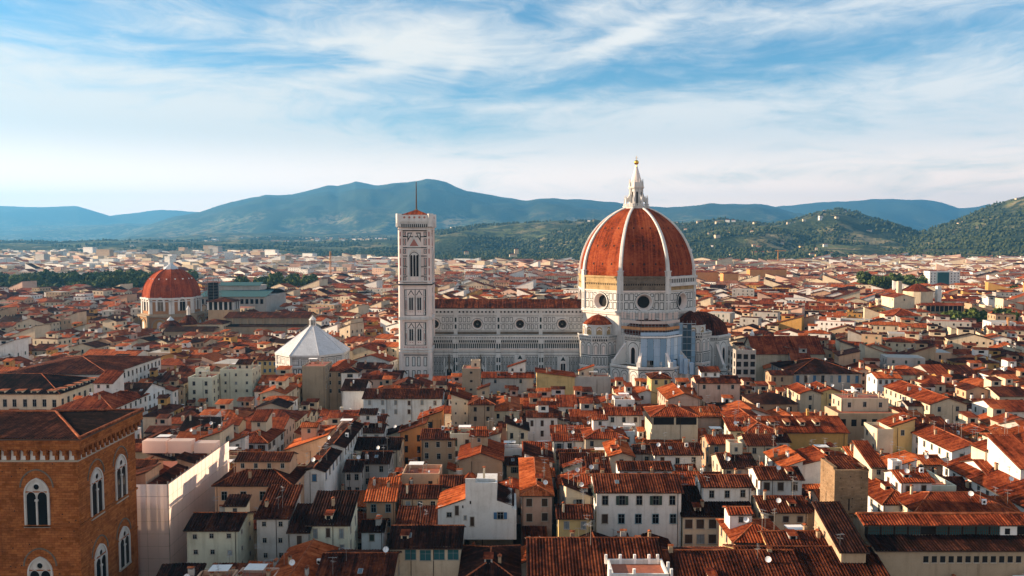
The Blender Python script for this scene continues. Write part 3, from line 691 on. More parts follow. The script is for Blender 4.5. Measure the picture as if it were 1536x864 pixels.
# south aisle
AX1 = xY(880, 520, AY); mb = MB(); f = Fr(mb, XL, AY, 1, 0); L = AX1 - XL; za = lambda py: zY(py, AY); u_ = lambda px, py=540: xY(px, py, AY) - XL
f.quad(0, L, -.5, za(504), 'marble')
slope(mb, (XL, AY + .2, za(504.4)), (AX1, AY + .2, za(504.4)), (AX1, NY, zb + .4), (XL, NY, zb + .4), 'roughdark', False, 0, .1)  # aisle roof kept dark, its shade put into the colour
f.box(0, L, za(505.2), za(503.6), 'marble', 0, .9); f.box(0, L, za(508.8), za(507.6), 'marble', 0, .9); stripes(f, 0, L, za(507.6), za(505.2), .8, .55, 'marble', .85); f.quad(0, L, za(507.6), za(505.2), 'dark', .5)
corbels(f, 0, L, za(513.8), za(508.8), 1.05, .8); f.box(0, L, za(514.6), za(513.9), 'marble', 0, .3)
stripes(f, 0, L, za(522.4), za(515.2), .95, .62); f.box(0, L, za(524.6), za(522.8), 'rosy', 0, .35); f.quad(0, L, za(528.6), za(527.8), 'green', .03); f.box(0, L, za(531.4), za(529.6), 'marble', 0, .25); f.quad(0, L, za(533.6), za(533), 'green', .03)
for py0, py1 in ((543.8, 535), (556.6, 545.6), (568, 558.8), (580, 570)): panelrow(f, .4, L - .4, za(py0), za(py1), 1.3, .34, .2); f.quad(0, L, za(py0 + 1.2), za(py0 + .5), 'green', .03)
for px in (683.5, 747.7, 811.5):
    u = u_(px); f.box(u - 1.35, u + 1.35, -.5, za(508), 'marble', 0, .95)
    for py0, py1 in ((522.4, 515.2), (543, 536), (555.6, 547), (567, 560)):
        for q in (-.62, .62): f.quad(u + q - .36, u + q + .36, za(py0), za(py1), 'green', .97)
    f.quad(u - 1.3, u + 1.3, za(528.6), za(527.6), 'green', .97)
cpart(mb, 'aisle'); occ([(XL, AY, 0), (AX1, AY, 0), (AX1, AY, za(504)), (XL, AY, za(504))])
for px, top in ((780, 539.5), (844.5, 542)):
    mb = MB(); f = Fr(mb, XL, AY, 1, 0); u = u_(px, 550); zt_ = za(top); z0_ = za(570)
    f.box(u - 2.6, u + 2.6, z0_, za(532.5 + top - 539), 'marble', 0, .35); f.arch(u, z0_, 2.3, zt_ - z0_, 'dark', .38, .6); f.arch_band(u, z0_, 2.3, zt_ - z0_, .5, 'rosy', .35, .6, .6); f.box(u - .1, u + .1, z0_, zt_ - 1, 'marble', .38, .5)
    f.prism([(u - 2.6, zt_ - 1.1), (u + 2.6, zt_ - 1.1), (u, zt_ + 3.6)], 'marble', .3, .55); f.prism([(u - 1.2, zt_ + .3), (u + 1.2, zt_ + .3), (u, zt_ + 2.5)], 'green', .5, .57)
    for q in (-2.6, 2.6): f.prism([(u + q - .35, z0_), (u + q + .35, z0_), (u + q + .3, zt_ + 1), (u + q, zt_ + 2.6), (u + q - .3, zt_ + 1)], 'marble', .3, .8)
    cpart(mb, 'window')
for px in (674, 721):
    mb = MB(); f = Fr(mb, XL, AY, 1, 0); u = u_(px, 550); z0_ = 0
    f.arch(u, z0_, 2.6, za(551), 'dark', .4, .5); f.arch_band(u, z0_, 2.6, za(551), .55, 'marble', 0, .8, .5); f.prism([(u - 2.4, za(553)), (u + 2.4, za(553)), (u, za(543))], 'marble', .2, .6)
    for q in (-2.5, 0, 2.5): f.prism([(u + q - .45, za(558)), (u + q + .45, za(558)), (u + q + .4, za(541 if q else 537)), (u + q, za(535 if q else 530)), (u + q - .4, za(541 if q else 537))], 'roughdark' if q == 0 else 'marble', .25, .95)
    cpart(mb, 'portal')

# drum
RD = 31.0; zd0, zd1, zd2 = zY(466.5, DY - 28.6), zY(438.5, DY - 28.6), zY(414.5, DY - 28.6)
mb = MB(); mb.prism(octa(DX, DY, RD - .4), 0, zd0, 'marble'); ocuz = zY(453.6, DY - 28.6)
drumo = []
for k in range(8):
    th = k * PI / 4; f, L = facet(mb, DX, DY, RD, th)
    f.wall_hole(0, L, zd0, zd1, L / 2, ocuz, 4.0, 'marble'); f.ring(L / 2, ocuz, 4.7, .02, 4.5, .5, 'green'); f.ring(L / 2, ocuz, 4.5, .45, 4.0, .45, 'marble'); drumo.append((th, L))
    h = zd1 - zd0
    for lo, hi in ((1.9, L / 2 - 4.9), (L / 2 + 4.9, L - 1.9)):
        for q0, q1 in ((zd0 + .6, zd0 + h * .46), (zd0 + h * .53, zd1 - .6)): panelrow(f, lo, hi, q0, q1, 2.4, .4, .22)
    for lo, hi in ((L / 2 - 4.7, L / 2 - 3.0), (L / 2 + 3.0, L / 2 + 4.7)): f.panel(lo, hi, zd1 - 2.2, zd1 - .6, .3); f.panel(lo, hi, zd0 + .6, zd0 + 1.9, .3)
    for q in (0, 1):                                            # corner piers
        a, b = (0, 1.5) if q == 0 else (L - 1.5, L); f.box(a - (.2 if q == 0 else 0), b + (.2 if q else 0), zd0, zd2 if th not in (SW,) else zd1, 'marble', 0, .55)
        for z0_, z1_ in ((zd0 + .8, zd0 + h * .45), (zd0 + h * .55, zd1 - .8)): f.panel(a + .3, b - .3, z0_, z1_, .2, .57)
    f.box(-.3, L + .3, zd0 - 1.0, zd0, 'marble', 0, .9); f.box(-.3, L + .3, zd0 - 2.0, zd0 - 1.2, 'rosy', 0, .55); corbels(f, 0, L, zd0 - 1.25, zd0 - 1.0, .9, .6)
    # above: bare masonry on most faces, the finished gallery on the south-east one
    hm = zd2 - zd1
    if abs((th - SE + PI) % (2 * PI) - PI) < .01:
        f.quad(1.5, L - 1.5, zd1, zd1 + hm * .36, 'rough', .0); f.box(0, L, zd1 + hm * .36, zd1 + hm * .46, 'marble', 0, 1.3); f.quad(0, L, zd1 + hm * .46, zd2 - .3, 'dark', .3)
        stripes(f, 0, L, zd1 + hm * .46, zd2 - 1.1, 1.55, .42, 'marble', 1.1); f.box(0, L, zd1 + hm * .46, zd1 + hm * .58, 'marble', .3, 1.15); f.box(-.2, L + .2, zd2 - 1.3, zd2 - .1, 'marble', 0, 1.35); f.quad(0, L, zd1 + .2, zd1 + hm * .1, 'marble', .1)
    else:
        dk = 'rough' if k in (3, 4, 5) else 'roughdark'  # sunward faces paler, the others darker: light put into the masonry colour
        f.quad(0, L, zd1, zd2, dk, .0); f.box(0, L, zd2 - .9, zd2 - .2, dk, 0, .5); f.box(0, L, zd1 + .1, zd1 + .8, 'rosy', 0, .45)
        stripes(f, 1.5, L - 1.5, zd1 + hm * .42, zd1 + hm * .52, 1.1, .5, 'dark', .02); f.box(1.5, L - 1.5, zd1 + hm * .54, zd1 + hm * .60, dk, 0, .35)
cpart(mb, 'drum')
for th, L in drumo:
    mb = MB(); f, L = facet(mb, DX, DY, RD, th); f.ring(L / 2, ocuz, 4.0, .4, 3.0, -2.2, 'rosy'); f.disc(L / 2, ocuz, 3.05, 'dark', -2.15); cpart(mb, 'oculus')
occ([(DX - 24, DY - 28.6, 0), (DX + 24, DY - 28.6, 0), (DX + 12, DY - 20, zd2 + 20), (DX - 12, DY - 20, zd2 + 20)])

# dome shell, ribs, lantern
R0, HT = 30.3, zY(311.5, DY) - zd2; RT = 5.6
cc = (HT * HT + RT * RT - R0 * R0) / (2 * (R0 - RT)); RA = R0 + cc
rad = lambda h: math.sqrt(max(0, RA * RA - h * h)) - cc
mb = MB(); NH = 22
for k in range(8):
    a0, a1 = k * PI / 4 - PI / 8, k * PI / 4 + PI / 8; vv = 0
    for i in range(NH):
        h0, h1 = HT * i / NH, HT * (i + 1) / NH; r0, r1 = rad(h0), rad(h1); dv = math.hypot(h1 - h0, r1 - r0); s0, s1 = r0 * math.sin(PI / 8), r1 * math.sin(PI / 8)
        P = lambda r, a, h: (DX + r * math.cos(a), DY + r * math.sin(a), zd2 + h)
        mb.poly([P(r0, a0, h0), P(r0, a1, h0), P(r1, a1, h1), P(r1, a0, h1)], 'domet', [(k * 40 - s0, vv), (k * 40 + s0, vv), (k * 40 + s1, vv + dv), (k * 40 - s1, vv + dv)]); vv += dv
    th = k * PI / 4
    for h in (HT * .17, HT * .43, HT * .68):
        r = rad(h) * math.cos(PI / 8); wd = rad(h) * math.sin(PI / 8)
        for q in (-.5, 0, .5):
            c = Vector((DX + math.cos(th) * r - math.sin(th) * wd * q, DY + math.sin(th) * r + math.cos(th) * wd * q, zd2 + h)); n = Vector((math.cos(th), math.sin(th), .3)).normalized(); t = Vector((-math.sin(th), math.cos(th), 0)); b = n.cross(t)
            c = c + n * .12; mb.poly([c - t * .36 - b * .5, c + t * .36 - b * .5, c + t * .36 + b * .5, c - t * .36 + b * .5], 'dark')
dome = cpart(mb, 'dome')
for k in range(8):
    mb = MB(); a = k * PI / 4 + PI / 8; d = Vector((math.cos(a), math.sin(a), 0)); t = Vector((-math.sin(a), math.cos(a), 0)); prev = None
    for i in range(NH + 1):
        h = HT * i / NH; r = rad(h); wd = .95 - .35 * i / NH; out = .75 - .2 * i / NH; hh = h * .0
        c = Vector((DX, DY, zd2 + h)) + d * r; n = (d + Vector((0, 0, h / RA * .9))).normalized()
        ring = [c - t * wd - n * .5, c - t * wd + n * out * .7, c - t * wd * .55 + n * out, c + t * wd * .55 + n * out, c + t * wd + n * out * .7, c + t * wd - n * .5]
        if prev:
            for q in range(5): mb.poly([prev[q], prev[q + 1], ring[q + 1], ring[q]], 'marble')
        prev = ring
    c = Vector((DX, DY, zd2)) + d * (R0 - .2); mb.T = (d.x, d.y, c.x, c.y, 0); mb.box(-1.2, 1.1, -1.25, 1.25, zd2 - 2.6, zd2 + 2.2, 'marble'); mb.box(-1.2, 1.35, -1.5, 1.5, zd2 + 2.2, zd2 + 2.7, 'marble'); mb.T = None
    cpart(mb, 'rib', dome)
zl = zd2 + HT; ly = lambda py: zY(py, DY)
mb = MB(); mb.prism(octa(DX, DY, 6.9), zl - .8, zl + .35, 'marble'); mb.prism(octa(DX, DY, 7.3), zl + .35, zl + .7, 'marble')
for k in range(8):
    f, L = facet(mb, DX, DY, 6.9, k * PI / 4); stripes(f, 0, L, zl + .7, zl + 1.6, .7, .4, 'marble', 0); f.box(0, L, zl + 1.6, zl + 1.85, 'marble', -.3, .05)
zc, zk = ly(283), ly(278)
mb.prism(octa(DX, DY, 3.3), zl, zc, 'marble')
for k in range(8):
    f, L = facet(mb, DX, DY, 3.3, k * PI / 4); f.arch(L / 2, zl + 1.0, .95, zc - zl - 2.6, 'dark', .03); f.arch_band(L / 2, zl + 1.0, .95, zc - zl - 2.6, .25, 'marble', 0, .18)
    a = k * PI / 4 + PI / 8; d = (math.cos(a), math.sin(a)); mb.T = (d[0], d[1], DX, DY, 0); zz = ly(296.5)
    mb.box(3.0, 3.7, -.32, .32, zl, zc, 'marble'); mb.box(5.6, 6.3, -.45, .45, zl, zz - .6, 'marble')
    for s_ in (-.3, .3): mb.poly([(3.3, s_, zl + 3.2), (5.8, s_, zl + 2.9), (5.8, s_, zz - 1.0), (4.4, s_, zz + .6), (3.4, s_, zz + 2.6)], 'marble')
    mb.poly([(5.8, -.3, zz - 1.0), (5.8, .3, zz - 1.0), (4.4, .3, zz + .6), (4.4, -.3, zz + .6)], 'marble'); mb.poly([(4.4, -.3, zz + .6), (4.4, .3, zz + .6), (3.4, .3, zz + 2.6), (3.4, -.3, zz + 2.6)], 'marble'); mb.frustum(5.95, 0, 6, .4, zz - .6, .08, zz + 1.2, 'marble'); mb.T = None
mb.prism(octa(DX, DY, 4.1), zc, zc + .5, 'marble'); mb.prism(octa(DX, DY, 4.35), zc + .5, zc + .9, 'rosy'); mb.prism(octa(DX, DY, 3.5), zc + .9, ly(273.5), 'marble')
for x, y in octa(DX, DY, 3.6): mb.frustum(x, y, 6, .42, zc + .9, .1, ly(268.5), 'marble')
mb.frustum(DX, DY, 16, 3.0, ly(273.5), .55, ly(249.5), 'rosy'); mb.frustum(DX, DY, 12, .62, ly(250.5), .5, ly(248), 'gold')
lan = cpart(mb, 'lantern')
mb = MB(); zb_ = ly(243.6); mb.lathe(DX, DY, [(1.25 * math.sin(PI * i / 12), zb_ - 1.25 * math.cos(PI * i / 12)) for i in range(13)], 18, 'gold'); cpart(mb, 'ball', lan, True)
mb = MB(); mb.tube((DX, DY, zb_ + 1.1), (DX, DY, ly(234)), .11, 'gold'); mb.tube((DX - .75, DY, ly(237)), (DX + .75, DY, ly(237)), .1, 'gold'); cpart(mb, 'cross', lan)

# tribunes (half octagons with brown half domes), low ring of chapels, corner exedrae
def tribune(cx, cy, R, ztop, zdome, Rc, zch, faces, roofm='t_brown', bare=False):
    mb = MB(); mb.prism(octa(cx, cy, R), 0, ztop, 'marble'); mb.prism(octa(cx, cy, Rc), 0, zch, 'marble')
    mb.poly([(x, y, zch + .02) for x, y in octa(cx, cy, Rc)], 'roughdark')
    for k in range(8):
        th = k * PI / 4
        if th not in faces and th - 2 * PI not in faces: continue
        f, L = facet(mb, cx, cy, R, th)
        f.box(-.2, L + .2, ztop - .8, ztop, 'marble', 0, .9); corbels(f, 0, L, ztop - 2.0, ztop - .8, .9, .6); f.quad(0, L, ztop - 2.7, ztop - 2.4, 'green', .03)
        hz_ = ztop - 3.2 - zch; f.arch(L / 2, zch + .5, 6.4, hz_ - .8, 'green', .03); f.arch(L / 2, zch + .5, 5.9, hz_ - 1.1, 'marble', .05); f.arch(L / 2, zch + .5, 2.4, hz_ * .72, 'dark', .08, .4); f.arch_band(L / 2, zch + .5, 2.4, hz_ * .72, .45, 'rosy', .05, .3, .4)
        for q in (.8, L - .8): f.panel(q - .55, q + .55, zch + 1, zch + hz_ * .45, .2); f.panel(q - .55, q + .55, zch + hz_ * .5, ztop - 3.4, .2)
        f, L = facet(mb, cx, cy, Rc, th); f.box(-.2, L + .2, zch - .5, zch + .5, 'marble', 0, .6); f.quad(0, L, zch - 1.2, zch - .9, 'green', .03); n = 3
        for i in range(n): blind_arch(f, L * (i + .5) / n, zch - 8.2, L / n * .86, 6.6); f.quad(L * i / n + .03, L * i / n + .35, 0, zch - 8.5, 'green', .03)
        panelrow(f, 0.4, L - .4, zch - 13.2, zch - 8.8, 1.7, .4, .22)
    for k in range(8):                                              # sloping buttress spurs
        a = k * PI / 4 + PI / 8; dx, dy = math.cos(a), math.sin(a)
        if dy > .5: continue
        mb.T = (dx, dy, cx, cy, 0)
        for s_ in (-.6, .6): mb.poly([(R - .3, s_, zch), (Rc - .6, s_, zch), (Rc - .6, s_, zch + 1.6), (R - .3, s_, ztop - 4)], 'marble')
        mb.poly([(R - .3, -.7, ztop - 4), (Rc - .5, -.7, zch + 1.6), (Rc - .5, .7, zch + 1.6), (R - .3, .7, ztop - 4)], 'rosy'); mb.box(Rc - 1.5, Rc - .2, -.9, .9, zch, zch + 2.6, 'marble'); mb.T = None
    t = cpart(mb, 'tribune')
    mb = MB(); n = 9
    for k in range(8):
        for i in range(n):
            b0, b1 = PI / 2 * i / n, PI / 2 * (i + 1) / n; a0, a1 = k * PI / 4 - PI / 8, k * PI / 4 + PI / 8
            P = lambda b, a: (cx + (R - .6) * math.cos(b) * math.cos(a), cy + (R - .6) * math.cos(b) * math.sin(a), ztop + (zdome - ztop) * math.sin(b))
            mb.poly([P(b0, a0), P(b0, a1), P(b1, a1), P(b1, a0)], roofm)
    cpart(mb, 'roof', t)
tribune(DX + 34, DY - 1, 15.2, zY(502, 410), zY(467, 420), 21.5, zY(553, 402), (S_, SE, E_, SW), 't_brown')
tribune(DX + 2, DY - 30, 13.2, zY(504, 378), zY(478, 390), 20.5, zY(552, 372), (S_, SE, SW), 't_brown')
def exedra(cx, cy, R, zr0, zr1, zlow, roofm, zbase_top):
    mb = MB(); n = 20; mb.prism([(cx + R * math.cos(2 * PI * i / n), cy + R * math.sin(2 * PI * i / n)) for i in range(n)], zlow, zr0, 'marble')
    mb.frustum(cx, cy, 20, R + .6, zr0 - .6, R + .6, zr0, 'marble')
    for k in range(5):
        a = -PI / 2 + (k - 2) * .72; hw = .75 * R * .36; c, s = math.cos(a), math.sin(a); f = Fr(mb, cx + (R + .12) * c + s * 2, cy + (R + .12) * s - c * 2, -s, c)
        f.arch(2, zlow + 1.2, 3.0, zr0 - zlow - 2.2, 'rough', .05); f.arch_band(2, zlow + 1.2, 3.0, zr0 - zlow - 2.2, .4, 'marble', -.5, .3); f.ring(2, zr0 - 2.9, 1.2, .08, .7, .3, 'rosy', 10, 0, PI)
    P8 = octa(cx, cy, R + 3.0); mb.prism(P8, 0, zbase_top, 'marble')
    for k in range(8):
        th = k * PI / 4
        if math.sin(th) > .1: continue
        f, L = facet(mb, cx, cy, R + 3.0, th); f.box(-.2, L + .2, zbase_top - .7, zbase_top + .6, 'marble', 0, .7); stripes(f, 0, L, zbase_top - .5, zbase_top + .4, .8, .5, 'green', .72); corbels(f, 0, L, zbase_top - 2.2, zbase_top - .7, .95, .6)
        for i in range(2): blind_arch(f, L * (i + .5) / 2, zbase_top - 8.6, L * .42, 5.9)
        f.quad(0, L, zbase_top - 9.3, zbase_top - 8.9, 'green', .03); panelrow(f, .2, L - .2, zbase_top - 14, zbase_top - 9.8, 1.4, .35, .2); f.box(0, L, zbase_top - 15.2, zbase_top - 14.4, 'rosy', 0, .3)
        for i in range(2): blind_arch(f, L * (i + .5) / 2, zbase_top - 21.5, L * .42, 5.9)
    e = cpart(mb, 'exedra'); mb = MB(); prof = [(R + .7, zr0), (R * .82, zr0 + (zr1 - zr0) * .38), (R * .45, zr0 + (zr1 - zr0) * .76), (.4, zr1)]; mb.lathe(cx, cy, prof, 20, roofm); mb.frustum(cx, cy, 8, .4, zr1 - .2, .05, zr1 + 1.0, 'marble'); cpart(mb, 'roof', e)
exedra(xY(897, 490, 397), 398, 6.9, zY(487.5, 391), zY(471.5, 397), zY(506, 391), 't_red', zY(505.5, 389))
exedra(DX + 24, 397, 6.9, zY(487.5, 391), zY(466, 397), zY(508, 391), 't_brown', zY(500, 389))
keep(XL - 8, DX + 58, 371, 445)
SHOW.append((640, 905, 396, 562)); SHOW.append((905, 1100, 368, 568)); LM.append(('the domed cathedral', 953, 560))

# scaffolding and sheeting around the south tribune
sc = thing('scaffolding', 'scaffold with blue white sheeting wrapped round the apse below the great dome', 'scaffolding', (DX + 2, DY - 30, 0)); sx0, sy0 = DX + 2, DY - 30
def spart(mb, name):
    mb.v = [(p[0] - sx0, p[1] - sy0, p[2]) for p in mb.v]; return mb.build(name, sc)
mb = MB(); mp = MB(); mk = MB(); RS = 16.0; zs = lambda py: zY(py, 375)
for k_, th in enumerate((S_, SE, E_)):
    f, L = facet(mb, sx0, sy0, RS, th)
    for i in range(4):
        u0, u1 = L * i / 4 + .06, L * (i + 1) / 4 - .06; lo = zs(552 if (i + int(th * 3)) % 3 else 541)
        f.quad(u0, u1, lo, zs(508), ('bluenet', 'bluenet2', 'bluenet3', 'bluenet')[(i * 2 + k_) % 4], .05 + .05 * (i % 2)); f.quad(u0, u1, zs(521), zs(520.6), 'bluenet3', .12); f.quad(u0, u1, zs(535), zs(534.6), 'bluenet3', .12)
    f.box(-.2, L + .2, zs(507), zs(505), 'whitepaint', 0, .5); f.quad(0, L, zs(504), zs(499), 'bluenet', -.6)
for th in (SW, S_, SE):
    f, L = facet(mp, sx0, sy0, RS - .8, th)
    for i in range(8):
        u = L * i / 7; mp.tube(f.p(u, zs(552 if th != SW else 506), .0), f.p(u, zs(468), .0), .09, 'pole', 4)
    for py in (472, 476, 480, 485, 490, 497, 502): mp.tube(f.p(0, zs(py), 0), f.p(L, zs(py), 0), .08, 'pole', 4)
    for py, m in ((491.5, 'orangebrick'), (482, 'netting')): g_, L2 = facet(mk, sx0, sy0, RS - .7, th); g_.quad(.1, L2 - .1, zs(py + 4.5), zs(py), m, .06)
    g_, L2 = facet(mk, sx0, sy0, RS - .7, th)
    for i in range(7):
        if (i * 7 + int(th * 5)) % 3: g_.quad(L2 * i / 7 + .1, L2 * (i + .8) / 7, zs(480), zs(470), 'netting', .05)
for (x, a, b, o) in ((12.2, 560, 533, 1), (14.0, 560, 538, 2.2), (16.6, 560, 543, 3), (7.2, 556, 545, 2.5), (8.8, 556, 540, 2.0)): mb.box(sx0 + x, sx0 + x + 1.7, sy0 - RS + 1 - o, sy0 - RS + 4 - o, zs(a), zs(b), 'bluenet')
mn = MB()  # netting before the pier, its deep shade put into the dark colour
f = Fr(mn, xY(1011, 520, 384), 384, 1, 0); wn_ = xY(1043, 520, 384) - xY(1011, 520, 384); zn = lambda py: zY(py, 384)
for i in range(5): f.quad(wn_ * i / 5 + .05, wn_ * (i + 1) / 5 - .05, zn(562), zn((489, 484, 492, 486, 497)[i]), ('painted_shade_net', 'bluenet3', 'painted_shade_net', 'painted_shade_net', 'bluenet3')[i], .06 * (i % 2))
for i in range(6): mp.tube((f.p(wn_ * i / 5, zn(564), .2)), (f.p(wn_ * i / 5, zn(481), .2)), .1, 'pole', 4)
for py in (485, 495, 505, 515, 525, 535, 545, 555): mp.tube(f.p(0, zn(py), .25), f.p(wn_, zn(py), .25), .09, 'pole', 4); f.box(0, wn_, zn(py + .7), zn(py + .2), 'bluenet2' if py % 20 == 5 else 'bluenet3', .1, .3)
spart(mn, 'netting'); spart(mb, 'sheeting'); spart(mp, 'frame'); spart(mk, 'planking')

# ---- bell tower
BY = 385.0; BX = xY(622.8, 440, BY); BH = 7.2; bz = lambda py: zY(py, BY)
bt = thing('bell_tower', 'tall slim square bell tower of rosy white marble with tiled cap and mast', 'bell tower', (BX, BY + BH, 0))
def bpart(mb, name, parent=None): mb.v = [(p[0] - BX, p[1] - BY - BH, p[2]) for p in mb.v]; return mb.build(name, parent or bt)
A6 = lambda zy: bz(310 + zy / 6.646); B6 = lambda zy: bz(420 + zy / 6.646); k6 = 385 / 1200 / 6.646 * 1.003
mb = MB(); mb.box(BX - BH, BX + BH, BY, BY + 2 * BH, 0, A6(205), 'rosy')
for sx_ in (-1, 1):
    for sy_ in (0, 1): mb.prism(octa(BX + sx_ * (BH - .3), BY + .3 + sy_ * (2 * BH - .6), 1.25), 0, A6(205), 'rosy')
wins = []
for ox, oy, ux, uy in ((BX - BH, BY, 1, 0), (BX + BH, BY, 0, 1), (BX - BH, BY + 2 * BH, 0, -1)):
    f = Fr(mb, ox, oy, ux, uy); C = BH; X = lambda zx: C + (zx - 216) * k6
    for zc_, t_ in ((A6(225), .7), (A6(745), .5), (A6(775), .9), (B6(45), .6), (B6(375), .8), (B6(390), .5), (B6(690), .8), (B6(715), .6)): f.box(-.6, 2 * C + .6, zc_ - t_ / 2, zc_ + t_ / 2, 'marble', 0, .9)
    for zz in (A6(240), A6(300), A6(408), A6(492), A6(600), A6(692), A6(748), B6(20), B6(748)): f.quad(1.2, 2 * C - 1.2, zz - .24, zz + .24, 'green', .05)
    # tall three light stage
    f.prism([(X(140), A6(405)), (X(278), A6(405)), (X(209), A6(285))], 'marble', 0, .5); f.prism([(X(165), A6(392)), (X(253), A6(392)), (X(209), A6(320))], 'pinkm', .45, .53)
    for s_ in (-1, 1):
        c = 209 + s_ * 42; f.prism([(X(209 + s_ * 66), A6(258)), (X(209 + s_ * 18), A6(258)), (X(209 + s_ * 66), A6(355))][::s_], 'green', .02, .12); f.prism([(X(209 + s_ * 56), A6(268)), (X(209 + s_ * 30), A6(268)), (X(209 + s_ * 56), A6(318))][::s_], 'marble', .1, .16)
        for a, b in ((250, 296), (318, 385), (420, 468), (510, 592), (612, 680), (703, 735)): 
            f.panel(C + s_ * 5.0 - .75, C + s_ * 5.0 + .75, A6(b), A6(a), .3, .03, 'green', 'marble'); f.quad(C + s_ * 5.0 - .22, C + s_ * 5.0 + .22, A6(b) + .5, A6(a) - .5, 'pinkm', .08)
            f.quad(C + s_ * 6.9 - .3, C + s_ * 6.9 + .3, A6(b), A6(a), 'pinkm', .88)
    f.box(X(146), X(276), A6(735), A6(430), 'marble', 0, .3)
    f.arch_band(X(210), A6(700), (262 - 160) * k6, A6(430) - A6(700), .8, 'marble', .2, .9, .25); f.arch_band(X(210), A6(700), (250 - 170) * k6 + 1.0, A6(455) - A6(700), .3, 'green', .28, .34, .25)
    f.quad(X(172), X(250), A6(735), A6(700), 'rosy', .36)
    for c in (181, 211, 241): wins.append((ox, oy, ux, uy, X(c), A6(695), 22 * k6, A6(480) - A6(695), .34))
    # two stages of paired two light windows
    for z_, fl in ((lambda q: B6(q), (92, 355, 165, 300)), (lambda q: B6(q), (420, 652, 480, 605))):
        t0, t1, w0, w1 = fl; f.quad(X(108), X(324), z_(t1), z_(t0), 'green', .04); f.quad(X(116), X(316), z_(t1 - 5), z_(t0 + 5), 'rosy', .06); f.quad(X(212), X(219), z_(t1 - 5), z_(t0 + 5), 'green', .08)
        for c in (175, 256):
            f.prism([(X(c - 34), z_(t0 + 62)), (X(c + 34), z_(t0 + 62)), (X(c), z_(t0 + 6))], 'green', .05, .12); f.prism([(X(c - 26), z_(t0 + 62)), (X(c + 26), z_(t0 + 62)), (X(c), z_(t0 + 20))], 'rosy', .1, .2)
            f.box(X(c - 32), X(c + 32), z_(t1 - 6), z_(t0 + 60), 'rosy', .05, .22); f.arch_band(X(c), z_(w1), 44 * k6, z_(w0 - 6) - z_(w1), .35, 'marble', .2, .6, .3)
            for q in (-10.5, 10.5): wins.append((ox, oy, ux, uy, X(c + q), z_(w1), 16 * k6, z_(w0 + 8) - z_(w1), .26)); f.quad(X(c + q - 4), X(c + q + 4), z_(w1 + 22), z_(w1 + 13), 'pinkm', .25)
        for c in (124, 307):
            f.panel(X(c - 9), X(c + 9), z_(t0 + 70), z_(t0 + 10), .15, .08); f.panel(X(c - 9), X(c + 9), z_(t1 - 45), z_(t0 + 78), .15, .08); f.quad(X(c - 3), X(c + 3), z_(t1 - 60), z_(t0 + 110), 'pinkm', .13); f.panel(X(c - 9), X(c + 9), z_(t1 - 8), z_(t1 - 38), .15, .08)
        for c in (86, 346, 366):
            for a, b in ((t0, t0 + 70), (t0 + 90, t1 - 60), (t1 - 40, t1)): f.quad(X(c - 3.5), X(c + 3.5), z_(b), z_(a), 'pinkm', .05)
    stripes(f, 1.5, 2 * C - 1.5, B6(678), B6(662), .7, .5, 'pinkm', .05)
    for c in (132, 196, 247, 312): f.panel(X(c - 17), X(c + 17), B6(860), B6(765), .3, .05)
    for c in (132, 196, 247, 312): f.panel(X(c - 17), X(c + 17), B6(990), B6(900), .3, .05)
# crown: brackets and parapet
for ox, oy, ux, uy in ((BX - BH - 1.2, BY - 1.2, 1, 0), (BX + BH + 1.2, BY - 1.2, 0, 1), (BX - BH - 1.2, BY + 2 * BH + 1.2, 0, -1)):
    f = Fr(mb, ox, oy, ux, uy); corbels(f, 0, 2 * BH + 2.4, A6(207), A6(163), .95, .3, 'marble')
    f.box(0, 2 * BH + 2.4, A6(150), A6(135), 'marble', 0, .35)
    for i in range(7): f.disc((i + .5) * (2 * BH + 2.4) / 7, (A6(125) + A6(90)) / 2, .55, 'pinkm', .03, 10)
mb.box(BX - BH - 1.2, BX + BH + 1.2, BY - 1.2, BY + 2 * BH + 1.2, A6(207), A6(82), 'marble')
for x in (BX - BH - .35, BX + BH + .35):
    for y in (BY - .35, BY + 2 * BH + .35): mb.prism(octa(x, y, 1.5), A6(200), A6(70), 'marble')
bpart(mb, 'shaft')
for ox, oy, ux, uy, u, z0_, wd, h, o in wins:
    mb = MB(); f = Fr(mb, ox, oy, ux, uy); f.arch(u, z0_, wd, h, 'dark', o, .3); f.arch_band(u, z0_, wd, h, .12, 'marble', o - .02, o + .12, .3); bpart(mb, 'window')
mb = MB(); r = BH + .4; zA, zBt = A6(88), A6(48); c4 = [(BX - r, BY - .4), (BX + r, BY - .4), (BX + r, BY + 2 * BH + .4), (BX - r, BY + 2 * BH + .4)]
for i in range(4): slope(mb, (*c4[i], zA), (*c4[(i + 1) % 4], zA), (BX, BY + BH, zBt + 1.2), (BX, BY + BH, zBt + 1.2), 't_red', False)
rf = bpart(mb, 'roof'); mb = MB(); mb.frustum(BX, BY + BH, 8, .8, zBt + .4, .5, A6(15), 'roughdark'); mb.tube((BX, BY + BH, A6(15)), (BX, BY + BH, bz(271)), .42, 'shut_brown', 6, .2); bpart(mb, 'mast', rf)
keep(BX - 10, BX + 10, BY - 2, BY + 20); SHOW.append((594, 652, BY, 546)); LM.append(('the slim bell tower', 622, 545)); occ([(BX - 8, BY, 0), (BX + 8, BY, 0), (BX + 8, BY, 85), (BX - 8, BY, 85)])

